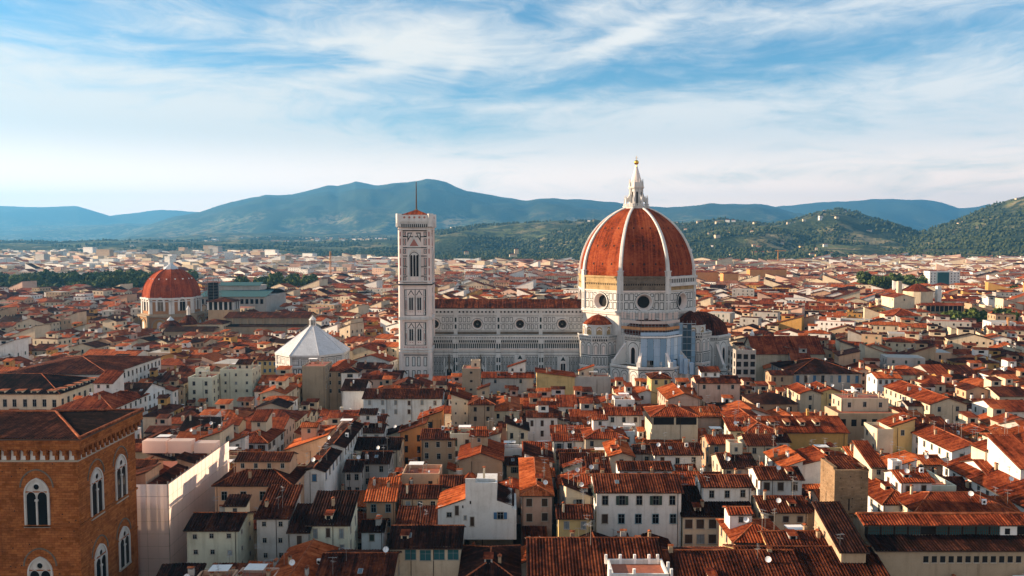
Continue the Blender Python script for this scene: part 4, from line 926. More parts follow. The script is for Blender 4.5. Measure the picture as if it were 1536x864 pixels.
# ---- baptistery
PY_ = 385.0; PX = xY(469.5, 520, PY_); RB = 17.2; zq = lambda py: zY(py, PY_ - 14)
bp = thing('baptistery', 'octagonal baptistery with white marble pyramid roof and small lantern', 'baptistery', (PX, PY_, 0))
def ppart(mb, name): mb.v = [(p[0] - PX, p[1] - PY_, p[2]) for p in mb.v]; return mb.build(name, bp)
ze_ = zq(532.5); zap = zY(489, PY_); mb = MB(); mb.prism(octa(PX, PY_, RB), 0, ze_, 'marble')
for k in range(8):
    f, L = facet(mb, PX, PY_, RB, k * PI / 4); f.box(-.2, L + .2, ze_ - .8, ze_ + .1, 'marble', 0, .7); f.quad(0, L, ze_ - 1.3, ze_ - 1.0, 'green', .03); f.box(-.1, L + .1, zq(551), zq(549), 'marble', 0, .5)
    for i in range(3):
        a, b = L * i / 3 + .4, L * (i + 1) / 3 - .4; f.panel(a, b, zq(548), ze_ - 1.8, .2)
        for q in (.25, .5, .75): f.panel(a + (b - a) * q - .55, a + (b - a) * q + .55, zq(546.5), ze_ - 2.5, .13, .06)
    f.box(-.1, .8, 0, ze_ - 1, 'marble', 0, .4); f.box(L - .8, L + .1, 0, ze_ - 1, 'marble', 0, .4); panelrow(f, 1, L - 1, zq(575), zq(553), 2.4, .5, .25)
ppart(mb, 'wall'); mb = MB(); mb.frustum(PX, PY_, 8, RB + .8, ze_ + .1, 1.7, zap, 'leadw', PI / 8)
for k in range(8): a = PI / 8 + k * PI / 4; c, s = math.cos(a), math.sin(a); mb.tube((PX + (RB + .8) * c, PY_ + (RB + .8) * s, ze_ + .15), (PX + 1.7 * c, PY_ + 1.7 * s, zap + .05), .16, 'leadw', 5)
ppart(mb, 'roof'); mb = MB(); zL = lambda py: zY(py, PY_); mb.prism(octa(PX, PY_, 1.75), zap - .4, zL(487.5), 'marble'); mb.prism(octa(PX, PY_, .85), zL(487.5), zL(480), 'dark')
for x, y in octa(PX, PY_, 1.4): mb.tube((x, y, zL(487.6)), (x, y, zL(479.8)), .24, 'marble', 6)
mb.prism(octa(PX, PY_, 1.8), zL(480), zL(479), 'marble'); mb.frustum(PX, PY_, 8, 1.7, zL(479), .05, zL(473.5), 'marble', PI / 8); mb.frustum(PX, PY_, 8, .25, zL(474), .25, zL(473), 'marble'); ppart(mb, 'lantern')
keep(PX - 19, PX + 19, PY_ - 19, PY_ + 19); SHOW.append((414, 524, PY_ - 17, 547)); LM.append(('the white octagonal baptistery', 469, 540))

# ---- chapel dome and its basilica (north-west)
CY = 600.0; CX = xY(257.8, 460, CY); cz = lambda py, Y=CY - 17: zY(py, Y)
ch = thing('domed_chapel', 'ochre chapel with a big red octagonal dome and white framed windows', 'chapel', (CX, CY, 0))
def chp(mb, name, parent=None): mb.v = [(p[0] - CX, p[1] - CY, p[2]) for p in mb.v]; return mb.build(name, parent or ch)
R1 = 20.6; z0_, z1_ = cz(473), cz(447.5); mb = MB(); mb.prism(octa(CX, CY, R1), z0_ - 1, z1_, 'ochrebrick'); mb.prism(octa(CX, CY, R1 + 2.2), 0, z0_, 'ochrebrick')
for k in range(8):
    f, L = facet(mb, CX, CY, R1, k * PI / 4); f.box(-.3, L + .3, z1_ - 1.0, z1_ + .3, 'marble', 0, 1.1); f.box(-.2, L + .2, z1_ - 2.6, z1_ - 2.0, 'marble', 0, .5); f.box(-.3, L + .3, z0_, z0_ + 1.0, 'stone', 0, .9)
    for a, b in ((0, 1.9), (L - 1.9, L)): f.box(a, b, z0_ + 1, z1_ - 1, 'marble', 0, .5)
    f.arch_band(L / 2, z0_ + 3.2, 4.2, 8.6, 1.3, 'marble', 0, .7)
    f, L = facet(mb, CX, CY, R1 + 2.2, k * PI / 4); f.box(-.3, L + .3, z0_ - 1.2, z0_ + .1, 'stone', 0, 1.0); f.arch_band(L / 2, 0, 10.5, z0_ - 3, .9, 'stone', 0, .6); f.arch(L / 2, 0, 10.5, z0_ - 3, 'ochre', .04); f.arch(L / 2, z0_ - 10, 4, 5.4, 'marble', .08); f.box(0, 1.4, 0, z0_ - 1, 'stone', 0, .6); f.box(L - 1.4, L, 0, z0_ - 1, 'stone', 0, .6)
chp(mb, 'wall')
for k in range(8):
    mb = MB(); f, L = facet(mb, CX, CY, R1, k * PI / 4); f.arch(L / 2, z0_ + 3.2, 4.2, 8.6, 'pane' if k % 2 else 'roughdark', .1); f.box(L / 2 - .12, L / 2 + .12, z0_ + 3.2, z0_ + 11, 'surround', .1, .2); chp(mb, 'window')
mb = MB(); HT2 = zY(403.5, CY) - z1_; R0b, RTb = 20.2, 4.6; c2 = (HT2 ** 2 + RTb ** 2 - R0b ** 2) / (2 * (R0b - RTb))
rad2 = (lambda h: math.sqrt(max(0, (R0b + c2) ** 2 - h * h)) - c2)
for k in range(8):
    a0, a1 = k * PI / 4 - PI / 8, k * PI / 4 + PI / 8; vv = 0
    for i in range(16):
        h0, h1 = HT2 * i / 16, HT2 * (i + 1) / 16; r0, r1 = rad2(h0), rad2(h1); dv = math.hypot(h1 - h0, r1 - r0)
        P = lambda r, a, h: (CX + r * math.cos(a), CY + r * math.sin(a), z1_ + .3 + h)
        mb.poly([P(r0, a0, h0), P(r0, a1, h0), P(r1, a1, h1), P(r1, a0, h1)], 'dometr', [(k * 40 - r0 * .38, vv), (k * 40 + r0 * .38, vv), (k * 40 + r1 * .38, vv + dv), (k * 40 - r1 * .38, vv + dv)]); vv += dv
        mb.tube(P(r0, a0, h0), P(r1, a0, h1), .38, 'dometr', 5)
    for h in (HT2 * .66,):
        th = k * PI / 4; r = rad2(h) * math.cos(PI / 8)
        for q in (-.2, .2): c = Vector((CX + math.cos(th) * (r + .1) - math.sin(th) * r * q, CY + math.sin(th) * (r + .1) + math.cos(th) * r * q, z1_ + h)); mb.box(c.x - .4, c.x + .4, c.y - .4, c.y + .4, c.z - .3, c.z + .5, 'whitepaint')
d2 = chp(mb, 'dome'); mb = MB(); zt2 = z1_ + .3 + HT2; mb.frustum(CX, CY, 8, 5.6, zt2 - .4, 4.2, zt2 + 1.2, 'sheet', PI / 8); mb.frustum(CX, CY, 8, 4.2, zt2 + 1.2, .2, zt2 + 4.2, 'sheet', PI / 8); chp(mb, 'lantern', d2)
keep(CX - 26, CX + 26, CY - 26, CY + 26)

BYY = 545.0; bx0, bx1 = xY(338, 480, BYY), xY(462, 480, BYY); zr_ = zY(467.5, BYY + 11); ze2 = zY(476.5, BYY)
ba = thing('basilica', 'long plain stone church with dark tiled roof beside the red domed chapel', 'church', ((bx0 + bx1) / 2, BYY, 0))
def bap(mb, name, parent=None): mb.v = [(p[0] - (bx0 + bx1) / 2, p[1] - BYY, p[2]) for p in mb.v]; return mb.build(name, parent or ba)
mb = MB(); f = Fr(mb, bx0, BYY, 1, 0); L = bx1 - bx0; f.quad(0, L, 0, ze2, 'stone')
for x in (bx0, bx1):
    mb.poly([(x, BYY, 0), (x, BYY + 22, 0), (x, BYY + 22, ze2), (x, BYY + 11, zr_), (x, BYY, ze2)], 'tan')
for i in range(12): u = L * i / 11; f.box(u - .5, u + .5, 0, ze2, 'tan', 0, .5)
mb.box(bx0, bx1, BYY - 10, BYY - .1, 0, zY(490, BYY - 10), 'stone'); slope(mb, (bx0, BYY - 10.4, zY(490, BYY - 10)), (bx1, BYY - 10.4, zY(490, BYY - 10)), (bx1, BYY - .1, zY(486, BYY)), (bx0, BYY - .1, zY(486, BYY)), 'f_dark', False)
g2 = Fr(mb, bx1, BYY, 0, 1); g2.arch(11, ze2 - 9, 3, 9, 'dark', .05)
bap(mb, 'nave'); mb = MB(); slope(mb, (bx0 - 1, BYY - 1, ze2), (bx1 + 1, BYY - 1, ze2), (bx1 + 1, BYY + 11, zr_), (bx0 - 1, BYY + 11, zr_), 'f_brown', False); slope(mb, (bx1 + 1, BYY + 23, ze2), (bx0 - 1, BYY + 23, ze2), (bx0 - 1, BYY + 11, zr_), (bx1 + 1, BYY + 11, zr_), 'f_brown', False); bap(mb, 'roof')
# crossing tower with open loggia, two little cupolas, sacristy wing
tx0, tx1 = xY(312, 465, 560), xY(350, 465, 560); mb = MB(); tzt = zY(452.5, 560); cxm = (tx0 + tx1) / 2; mb.box(tx0, tx1, 560, 574, 0, zY(465, 560), 'tan'); mb.box(tx0 + .6, tx1 - .6, 560.6, 573.4, zY(465, 560), tzt, 'dark')
for i in range(6): x = tx0 + (tx1 - tx0) * i / 5; mb.box(x - .5, x + .5, 560, 561, zY(465, 560), tzt, 'marble')
for i in range(4): mb.box(tx1 - 1, tx1, 560 + 4.3 * i, 561 + 4.3 * i, zY(465, 560), tzt, 'marble')
for a, b, in (((tx0 - 1.2, 558.8), (tx1 + 1.2, 558.8)), ((tx1 + 1.2, 558.8), (tx1 + 1.2, 575.2)), ((tx1 + 1.2, 575.2), (tx0 - 1.2, 575.2)), ((tx0 - 1.2, 575.2), (tx0 - 1.2, 558.8))): slope(mb, (*a, tzt), (*b, tzt), (cxm, 567, zY(445.5, 567)), (cxm, 567, zY(445.5, 567)), 'f_brown', False)
bap(mb, 'tower')
for px, pyb, pyt, Y, r, gl in ((256, 490, 478, 553, 7.2, True), (283, 486, 471, 560, 6.0, False)):
    mb = MB(); x = xY(px, 485, Y); zb_, zt_ = zY(pyb, Y), zY(pyt, Y); mb.frustum(x, Y, 18, r, 0, r, zb_, 'grey' if gl else 'tan'); mb.lathe(x, Y, [(r + .5, zb_), (r * .8, zb_ + (zt_ - zb_) * .4), (r * .45, zb_ + (zt_ - zb_) * .72), (1.5, zt_ - .6)], 18, 'f_brown')
    if gl: mb.frustum(x, Y, 10, 2.6, zt_ - 1.0, .1, zt_ + 1.6, 'sheet')
    else: mb.frustum(x, Y, 8, 1.4, zt_ - 1, 1.2, zt_ + 3.2, 'marble'); mb.frustum(x, Y, 8, 1.6, zt_ + 3.2, .1, zt_ + 6, 'marble')
    bap(mb, 'cupola')
sy_ = 520.0; sxa, sxb = xY(246, 500, sy_), xY(320, 495, sy_); mb = MB(); zse = zY(497, sy_); mb.box(sxa, sxb, sy_, sy_ + 13, 0, zse, 'tan'); slope(mb, (sxa - .5, sy_ - .7, zse), (sxb + .5, sy_ - .7, zse), (sxb + .5, sy_ + 6.5, zse + 2.6), (sxa - .5, sy_ + 6.5, zse + 2.6), 'f_dark', False); slope(mb, (sxb + .5, sy_ + 13.5, zse), (sxa - .5, sy_ + 13.5, zse), (sxa - .5, sy_ + 6.5, zse + 2.6), (sxb + .5, sy_ + 6.5, zse + 2.6), 'f_dark', False)
f = Fr(mb, sxa, sy_, 1, 0); stripes(f, 2, sxb - sxa - 2, zse - 4.5, zse - 2.6, 4, .25, 'dark'); hx0, hx1 = xY(296, 485, 530), xY(334, 485, 530); zhe = zY(486, 530); mb.box(hx0, hx1, 530, 546, 0, zhe, 'cream')
for a, b in (((hx0 - .8, 529.2), (hx1 + .8, 529.2)), ((hx1 + .8, 529.2), (hx1 + .8, 546.8)), ((hx1 + .8, 546.8), (hx0 - .8, 546.8)), ((hx0 - .8, 546.8), (hx0 - .8, 529.2))): slope(mb, (*a, zhe), (*b, zhe), ((hx0 + hx1) / 2, 538, zY(478, 538)), ((hx0 + hx1) / 2, 538, zY(478, 538)), 'f_brown', False)
f = Fr(mb, hx1, 530, 0, 1); stripes(f, 1, 15, zhe - 3.6, zhe - 1.6, 3, .35, 'dark'); stripes(f, 1, 15, zhe - 7.4, zhe - 5.2, 3, .35, 'dark'); bap(mb, 'sacristy')
keep(bx0 - 4, bx1 + 4, 530, 572); keep(sxa, tx1, 515, 580); SHOW.append((214, 300, 575, 490)); SHOW.append((330, 462, 534, 496))
# scaffolded little tower behind the basilica, market hall with a blue green roof
sx_, sY = xY(320, 440, 600), 600; t = thing('scaffolded_tower', 'dark netted scaffold tower standing between the red chapel dome and the teal roof', 'scaffolding', (sx_, sY, 0)); mb = MB(); z9 = zY(420, 600); mb.prism(octa(0, 0, 3.6), 0, z9 - 2, 'dark'); mb.build('netting', t); mb = MB()
for a in range(8): x, y = octa(0, 0, 5.4)[a]; mb.tube((x, y, 0), (x, y, z9 + 3), .14, 'pole', 4)
for i in range(13):
    P = octa(0, 0, 5.4); z = z9 + 3 - i * 2.2
    for a in range(8): mb.tube((*P[a], z), (*P[(a + 1) % 8], z), .12, 'pole', 4)
mb.build('frame', t)
mk0, mk1 = xY(298, 445, 660), xY(398, 445, 660); t = thing('market_hall', 'long market hall with a blue green metal roof behind the basilica', 'market hall', ((mk0 + mk1) / 2, 660, 0)); mb = MB(); wm_ = (mk1 - mk0) / 2; zm = zY(445, 660); mb.box(-wm_, wm_, 0, 60, 0, zm, 'grey'); f = Fr(mb, -wm_, 0, 1, 0); stripes(f, 1, 2 * wm_ - 1, zm - 6, zm - 2, 4, .6, 'pane'); mb.build('wall', t)
mb = MB(); slope(mb, (-wm_ - 1, -1, zm), (wm_ + 1, -1, zm), (wm_ + 1, 22, zm + 4.5), (-wm_ - 1, 22, zm + 4.5), 'teal', False); slope(mb, (wm_ + 1, 61, zm), (-wm_ - 1, 61, zm), (-wm_ - 1, 38, zm + 4.5), (wm_ + 1, 38, zm + 4.5), 'teal', False); mb.build('roof', t); mb = MB(); mb.box(-wm_ * .7, wm_ * .6, 20, 40, zm + 4, zm + 8, 'grey'); slope(mb, (-wm_ * .72, 19, zm + 8), (wm_ * .62, 19, zm + 8), (wm_ * .62, 30, zm + 10.5), (-wm_ * .72, 30, zm + 10.5), 'teal', False); mb.build('clerestory', t); keep(mk0, mk1, 655, 725); SHOW.append((mk0 and 320, 398, 655, 452))

# ---- brown stone palace in front (pointed windows, bracketed cornice)
OY, OX1 = 146.0, xY(117, 720, 146.0); OX0 = OX1 - 34; OY2 = 168.6
pal = thing('stone_palace', 'massive brown stone palace with pointed white traceried windows and bracketed cornice', 'palace', (OX1, OY, 0))
def opart(mb, name, parent=None, o=None): mb.v = [(p[0] - OX1, p[1] - OY, p[2]) for p in mb.v]; return mb.build(name, parent or pal)
oz = lambda py: zY(py, OY); zw, zc0, zc1 = oz(690), oz(674), oz(656)
mb = MB(); mb.box(OX0, OX1, OY, OY2, -.5, zw + .2, 'brownstone'); fS = Fr(mb, OX0, OY, 1, 0); fE = Fr(mb, OX1, OY, 0, 1); LS, LE = OX1 - OX0, OY2 - OY
fS.box(-.1, LS + .12, oz(738.5), oz(736.8), 'brownstone', 0, .16); fE.box(-.12, LE, oz(738.5), oz(736.8), 'brownstone', 0, .16); fS.box(-.1, LS + .3, oz(790), oz(787), 'brownstone', 0, .35); fE.box(-.3, LE, oz(790), oz(787), 'brownstone', 0, .35)
fS.box(-.1, LS + .12, oz(856), oz(854.4), 'brownstone', 0, .16); fE.box(-.12, LE, oz(856), oz(854.4), 'brownstone', 0, .16)
R_ = random.Random(3)
for i in range(60): u, z = R_.uniform(0, LS), R_.uniform(10, zw); fS.quad(u, u + .22, z, z + .22, 'dark', .012)
for i in range(50): u, z = R_.uniform(0, LE), R_.uniform(10, zw); fE.quad(u, u + .22, z, z + .22, 'dark', .012)
opart(mb, 'wall')
mb = MB(); ov = 1.25                                                   # cornice on brackets
for fr, L, ext in ((Fr(mb, OX0, OY, 1, 0), LS, 1), (Fr(mb, OX1, OY, 0, 1), LE, 0)):
    n = int(L / 1.72); p = L / n
    fr.quad(0, L, zw, zc0 + .4, 'whitepaint', .03)
    for i in range(n + 1):
        u = i * p; fr.prism([(u - .26, zw + .1), (u + .26, zw + .1), (u + .34, zc0 - .2), (u - .34, zc0 - .2)], 'brownstone', 0, .55); fr.box(u - .34, u + .34, zc0 - .9, zc0 + .2, 'brownstone', 0, ov - .1)
        if i < n:
            A = arch_pts(u + p / 2, zw, p - .62, zc0 - zw + .1, .6, 5)[2:]; half = len(A) // 2
            fr.shape([(u + p, zc0 + .35), (u, zc0 + .35)] + A[::-1], 'brownstone', ov - .35)
    fr.box(-.1, L + ov - .04, zc0 + .2, zc1 - .5, 'brownstone', 0, ov); fr.box(-.1, L + ov + .2, zc1 - .5, zc1, 'brownstone', 0, ov + .25); fr.box(-.1, L + .1, zw - .35, zw + .05, 'surround', 0, .12)
opart(mb, 'cornice')
mb = MB(); x0_, x1_, y0_, y1_ = OX0, OX1 + ov + .35, OY - ov - .35, OY2 + 1; rh = 3.3; xr = xY(84, 618, 160.)
ymid = 160.0; zrr = zY(617.5, ymid)
slope(mb, (x0_, y0_, zc1 + .1), (x1_, y0_, zc1 + .1), (xr, ymid, zrr), (x0_, ymid, zrr), 't_brown', True, 0, .3, .52, .1); slope(mb, (x1_, y0_, zc1 + .1), (x1_, y1_, zc1 + .1), (xr, ymid, zrr), (xr, ymid, zrr), 't_dark', True, 0, .3, .52, .1); slope(mb, (x1_, y1_, zc1 + .1), (x0_, y1_, zc1 + .1), (x0_, ymid, zrr), (xr, ymid, zrr), 't_brown', False)  # east slope in darker tiles, its shade put into the colour
mb.tube((x1_, y0_, zc1 + .15), (xr, ymid, zrr + .1), .26, 'cap', 6); mb.tube((x0_, ymid, zrr + .1), (xr, ymid, zrr + .1), .26, 'cap', 6); mb.tube((x1_, y1_, zc1 + .15), (xr, ymid, zrr + .1), .26, 'cap', 6); mb.tube((x1_ - .2, y0_, zc1 + .3), (x1_ - .2, y1_, zc1 + .3), .3, 'cap', 6); opart(mb, 'roof')
def trac(fr_args, cu, z0_, wd, h):
    mb = MB(); f = Fr(mb, *fr_args)
    f.arch(cu, z0_, wd, h, 'tracery', .05, .35); f.arch_band(cu, z0_, wd, h, .3, 'tracery', 0, .28, .35)
    lw = wd / 2 - .28
    for s_ in (-1, 1):
        f.arch(cu + s_ * (lw / 2 + .14), z0_, lw, h * .74, 'pane', .09, .25); f.arch_band(cu + s_ * (lw / 2 + .14), z0_, lw, h * .74, .1, 'tracery', .05, .2, .25)
    f.box(cu - .15, cu + .15, z0_, z0_ + h * .55, 'tracery', .09, .3); f.box(cu - .3, cu + .3, z0_ + h * .53, z0_ + h * .57, 'tracery', .09, .36); f.disc(cu, z0_ + h * .84, wd * .13, 'pane', .1, 14); f.ring(cu, z0_ + h * .84, wd * .2, .06, wd * .13, .22, 'tracery', 14); f.box(cu - wd / 2 - .4, cu + wd / 2 + .4, z0_ - .35, z0_, 'surround', 0, .35)
    f.arch_band(cu, z0_ + h * .62, wd + 1.7, h * .38 + 1.7, .28, 'roughdark', 0, .12, .1, legs=False)
    opart(mb, 'window')
aS, aE = (OX0, OY, 1, 0), (OX1, OY, 0, 1)
for px, pyt, pyb, w_ in ((56, 719, 788, 4.1), (61.5, 837, 906, 4.1), (-30, 719, 788, 4.1), (-32, 837, 906, 4.1)): trac(aS, xY(px, (pyt + pyb) / 2, OY) - OX0, oz(pyb), w_, oz(pyt) - oz(pyb))
for px, pyt, pyb in ((145.8, 702, 772), (182, 682, 748), (152, 816, 884), (187, 790, 848)):
    y_, zb_ = atX(px, pyb, OX1); _, zt_ = atX(px, pyt, OX1); trac(aE, y_ - OY, zb_, 4.0, zt_ - zb_)
keep(OX0, OX1 + 1, OY - 1, OY2 + 1); SHOW.append((-40, 206, OY - 2, 900)); LM.append(('the brown stone palace', 110, 730)); occ([(OX0, OY, 0), (OX1, OY, 0), (OX1, OY, 39), (OX0, OY, 39)]); occ([(OX1, OY, 0), (OX1, OY2, 0), (OX1, OY2, 39), (OX1, OY, 39)])

# ---- palace wrapped in pale sheeting
NX1, NY0 = at(252, 726, 22.0); NY1 = at(343, 661, 22.0)[1]; NX0 = NX1 - 26
np_ = thing('sheeted_palace', 'long palace wrapped in pale pink scaffold sheeting beside the brown stone palace', 'palace', (NX1, NY0, 0))
def npart(mb, name, parent=None): mb.v = [(p[0] - NX1, p[1] - NY0, p[2]) for p in mb.v]; return mb.build(name, parent or np_)
mb = MB(); mb.box(NX0, NX1 - 1.6, NY0 + 1.5, NY1 - 1, 0, 16.80, 'cream'); mb.poly([(NX0, NY0 + 1.5, 16.85), (NX1 - 1.6, NY0 + 1.5, 16.85), (NX1 - 1.6, NY1 - 1, 16.85), (NX0, NY1 - 1, 16.85)], 'terrace'); npart(mb, 'wall')
mb = MB(); xm = NX1 - 8
slope(mb, (NX1 - 1.5, NY0 + 1, 17.20), (NX1 - 1.5, NY1 - 1, 17.20), (xm, NY1 - 1, 19.60), (xm, NY0 + 1, 19.60), 't_brown', True, 3); slope(mb, (NX0, NY1 - 8, 17.20), (NX0, NY0 + 6, 17.20), (xm - 8, NY0 + 6, 20.00), (xm - 8, NY1 - 8, 20.00), 't_brown', True, 1); slope(mb, (xm - 3, NY0 + 8, 17.60), (xm - 3, NY1 - 10, 17.60), (xm - 8, NY1 - 10, 20.00), (xm - 8, NY0 + 8, 20.00), 't_red', True, 1)
npart(mb, 'roof')
for x, y, w_, d_, h_, r in ((xm - 4, NY0 + 9, 6, 7, 3.2, 'sl'), (xm - 8, NY0 + 19, 8, 6, 3.4, 'gx'), (xm + 2, NY0 + 24, 4, 5, 3.0, 'sr')):
    P2, G2, R2, f2 = roof_planes(r, w_, d_, 16.90 + h_, .3, .4); mb = MB(); mb.T = (1, 0, x, y, 0); walls(mb, w_, d_, 16.90 + h_, G2, 'peach', 16.5); f = Fr(mb, -w_ / 2, 0, 1, 0); stripes(f, .5, w_ - .5, 16.90 + h_ - 2.2, 16.90 + h_ - .9, 2, .4, 'dark'); a = npart(mb, 'attic'); mb = MB(); mb.T = (1, 0, x, y, 0); roof_mesh(mb, P2, R2, 'brown', True, 2); npart(mb, 'roof', a)
mb = MB(); f = Fr(mb, NX1, NY0, 0, 1); L = NY1 - NY0; n = 16
for i in range(n):
    u0, u1 = L * i / n, L * (i + 1) / n - .05
    for j in range(8): f.quad(u0, u1, 2.75 * j, 2.75 * (j + 1) - .06, 'netting', .03 * ((i * 3 + j * 5) % 3))
f2 = Fr(mb, NX0, NY0, 1, 0); L2 = NX1 - NX0; n2 = 11
for i in range(n2):
    for j in range(8): f2.quad(L2 * i / n2, L2 * (i + 1) / n2 - .05, 2.75 * j, 2.75 * (j + 1) - .06, 'netting', .03 * ((i * 5 + j * 3) % 3))
for i in range(3): mb.box(NX1 - 20 + i * 6.6, NX1 - 14 + i * 6.4, NY1 - 6, NY1 - 3, 20.3, 23.4 - (i == 2) * .5, 'netting')
npart(mb, 'scaffold_sheeting'); mb = MB()
for i in range(n + 1): mb.tube((NX1 - .12, NY0 + L * i / n, 0), (NX1 - .12, NY0 + L * i / n, 22.6), .06, 'pole', 4)
for j in range(1, 9): mb.tube((NX1 - .12, NY0, 2.75 * j), (NX1 - .12, NY1, 2.75 * j), .06, 'pole', 4)
for i in range(n2 + 1): mb.tube((NX0 + L2 * i / n2, NY0 + .12, 0), (NX0 + L2 * i / n2, NY0 + .12, 22.6), .06, 'pole', 4)
npart(mb, 'scaffold_frame'); keep(NX0, NX1, NY0, NY1, .5); SHOW.append((207, 252, NY0, 845)); SHOW.append((250, 320, NY0 + 10, 800)); LM.append(('the sheeted palace', 280, 730)); occ([(NX1, NY0, 0), (NX1, NY1, 0), (NX1, NY1, 22), (NX1, NY0, 22)]); occ([(NX0, NY0, 0), (NX1, NY0, 0), (NX1, NY0, 22), (NX0, NY0, 22)])

# ---- medieval brick tower
TY = 163.0; tx0, tx1 = xY(1251.5, 740, TY), xY(1302, 740, TY); tzz = lambda py: zY(py, TY); tw = tx1 - tx0
tt = thing('brick_tower', 'square medieval brick tower with a sunken tiled roof, taller than the houses', 'tower', ((tx0 + tx1) / 2, TY, 0)); mb = MB(); td = 7.6; zt_ = tzz(709)
mb.box(-tw / 2, tw / 2, 0, td, -.5, zt_, 'brick'); R_ = random.Random(9)
for fr, L in ((Fr(mb, -tw / 2, 0, 1, 0), tw), (Fr(mb, -tw / 2, td, 0, -1), td)):
    for i in range(6):
        for j in range(3):
            u, z = L * (j + .5) / 3 + R_.uniform(-.4, .4), zt_ - 1.2 - i * 2.1 + R_.uniform(-.3, .3); fr.quad(u, u + .2, z, z + .24, 'dark', .012)
    fr.quad(L * .42, L * .42 + .3, zt_ - 8, zt_ - 5.5, 'dark', .012)
t_ = .75
for a, b, c, d in ((-tw / 2 - .02, tw / 2 + .02, -.02, t_), (-tw / 2 - .02, -tw / 2 + t_, t_, td), (tw / 2 - t_, tw / 2 + .02, t_, td), (-tw / 2, tw / 2, td - t_, td + .02)): mb.box(a, b, c, d, zt_, zt_ + (.5 if c < 0 else 1.0), 'brick')
mb.build('wall', tt); mb = MB(); slope(mb, (-tw / 2 + .6, .6, zt_ + .1), (tw / 2 - .6, .6, zt_ + .1), (tw / 2 - .6, td - .2, zt_ + 1.5), (-tw / 2 + .6, td - .2, zt_ + 1.5), 't_brown', True); mb.build('roof', tt); mb = MB(); slope(mb, (tw / 2 + .1, td, zt_ + 1.05), (tw / 2 + .1, -.1, zt_ + .55), (tw / 2 - 2.2, .4, zt_ + .9), (tw / 2 - 2.2, td, zt_ + 1.4), 't_red', True); mb.build('lean_to_roof', tt)
keep(tx0, tx1, TY, TY + td); SHOW.append((1238, 1303, TY, 790)); LM.append(('the brick tower', 1270, 745)); occ([(tx0, TY, 0), (tx1, TY, 0), (tx1, TY, zt_), (tx0, TY, zt_)]); occ([(tx0, TY, 0), (tx0, TY + td, 0), (tx0, TY + td, zt_), (tx0, TY, zt_)])

# ---- long gallery building with a glazed loggia (bottom right)
GY = 149.0; gx0, gx1 = xY(1298, 800, GY), xY(1560, 800, GY); gz = lambda py, Y=GY: zY(py, Y); gw = gx1 - gx0
gb = thing('gallery_building', 'long building with a glazed teal loggia under a tiled roof beside the brick tower', 'building', ((gx0 + gx1) / 2, GY, 0)); mb = MB(); ze3 = gz(787)
mb.box(-gw / 2, gw / 2, .4, 5.4, 0, ze3 - .1, 'stone'); f = Fr(mb, -gw / 2, .4, 1, 0); f.quad(0, gw, gz(803), ze3, 'dark', .02); f.box(gw * .775, gw * .87, gz(803), ze3 - .2, 'whitepaint', .03, .3); f.quad(gw * .8, gw * .83, gz(802), gz(793), 'dark', .32)
zlo = gz(827, GY - 4.7); mb.box(-gw / 2, gw / 2, -4.2, .4, 0, zlo, 'stone'); mb.build('wall', gb)
for i in range(10):
    if i == 4: continue
    mb = MB(); f = Fr(mb, -gw / 2, .4, 1, 0); u = gw * (.02 + i * .078); f.quad(u, u + gw * .066, gz(803), gz(789.5), 'aqua', .05)
    for j in range(7): f.box(u + gw * .066 * j / 6 - .05, u + gw * .066 * j / 6 + .05, gz(803), gz(789.5), 'shut_brown', .05, .14)
    for q in (.35, .7): z = gz(803) + (gz(789.5) - gz(803)) * q; f.box(u, u + gw * .066, z, z + .07, 'shut_brown', .05, .12)
    mb.build('loggia_window', gb)
mb = MB(); zr3 = gz(771, GY + 2.8); slope(mb, (-gw / 2 - .6, -.5, ze3), (gw / 2, -.5, ze3), (gw / 2, 2.8, zr3), (-gw / 2 - .6, 2.8, zr3), 't_red', True); slope(mb, (gw / 2, 6.0, ze3), (-gw / 2 - .6, 6.0, ze3), (-gw / 2 - .6, 2.8, zr3), (gw / 2, 2.8, zr3), 't_orange', True); mb.tube((-gw / 2 - .6, 2.8, zr3 + .1), (gw / 2, 2.8, zr3 + .1), .3, 'cap', 6); slope(mb, (-gw / 2, -4.7, zlo), (gw / 2, -4.7, zlo), (gw / 2, .36, gz(803.5)), (-gw / 2, .36, gz(803.5)), 't_dark', True, 5); mb.build('roof', gb)
for i in range(12):
    mb = MB(); f = Fr(mb, -gw / 2, -4.2, 1, 0); u = gw * (.27 + i * .047); f.quad(u, u + .95, zlo - 2.3, zlo - 1.1, 'dark', .02); f.box(u - .1, u + 1.05, zlo - 2.45, zlo - 2.3, 'surround', 0, .12); mb.build('window', gb)
keep(gx0, gx1, GY - 5, GY + 6); SHOW.append((1298, 1540, GY - 5, 866)); LM.append(('the glazed gallery building', 1420, 800)); occ([(gx0, GY, 0), (gx1, GY, 0), (gx1, GY, ze3 + 2), (gx0, GY, ze3 + 2)]); occ([(gx0, GY - 4.5, 0), (gx1, GY - 4.5, 0), (gx1, GY - 4.5, zlo), (gx0, GY - 4.5, zlo)])

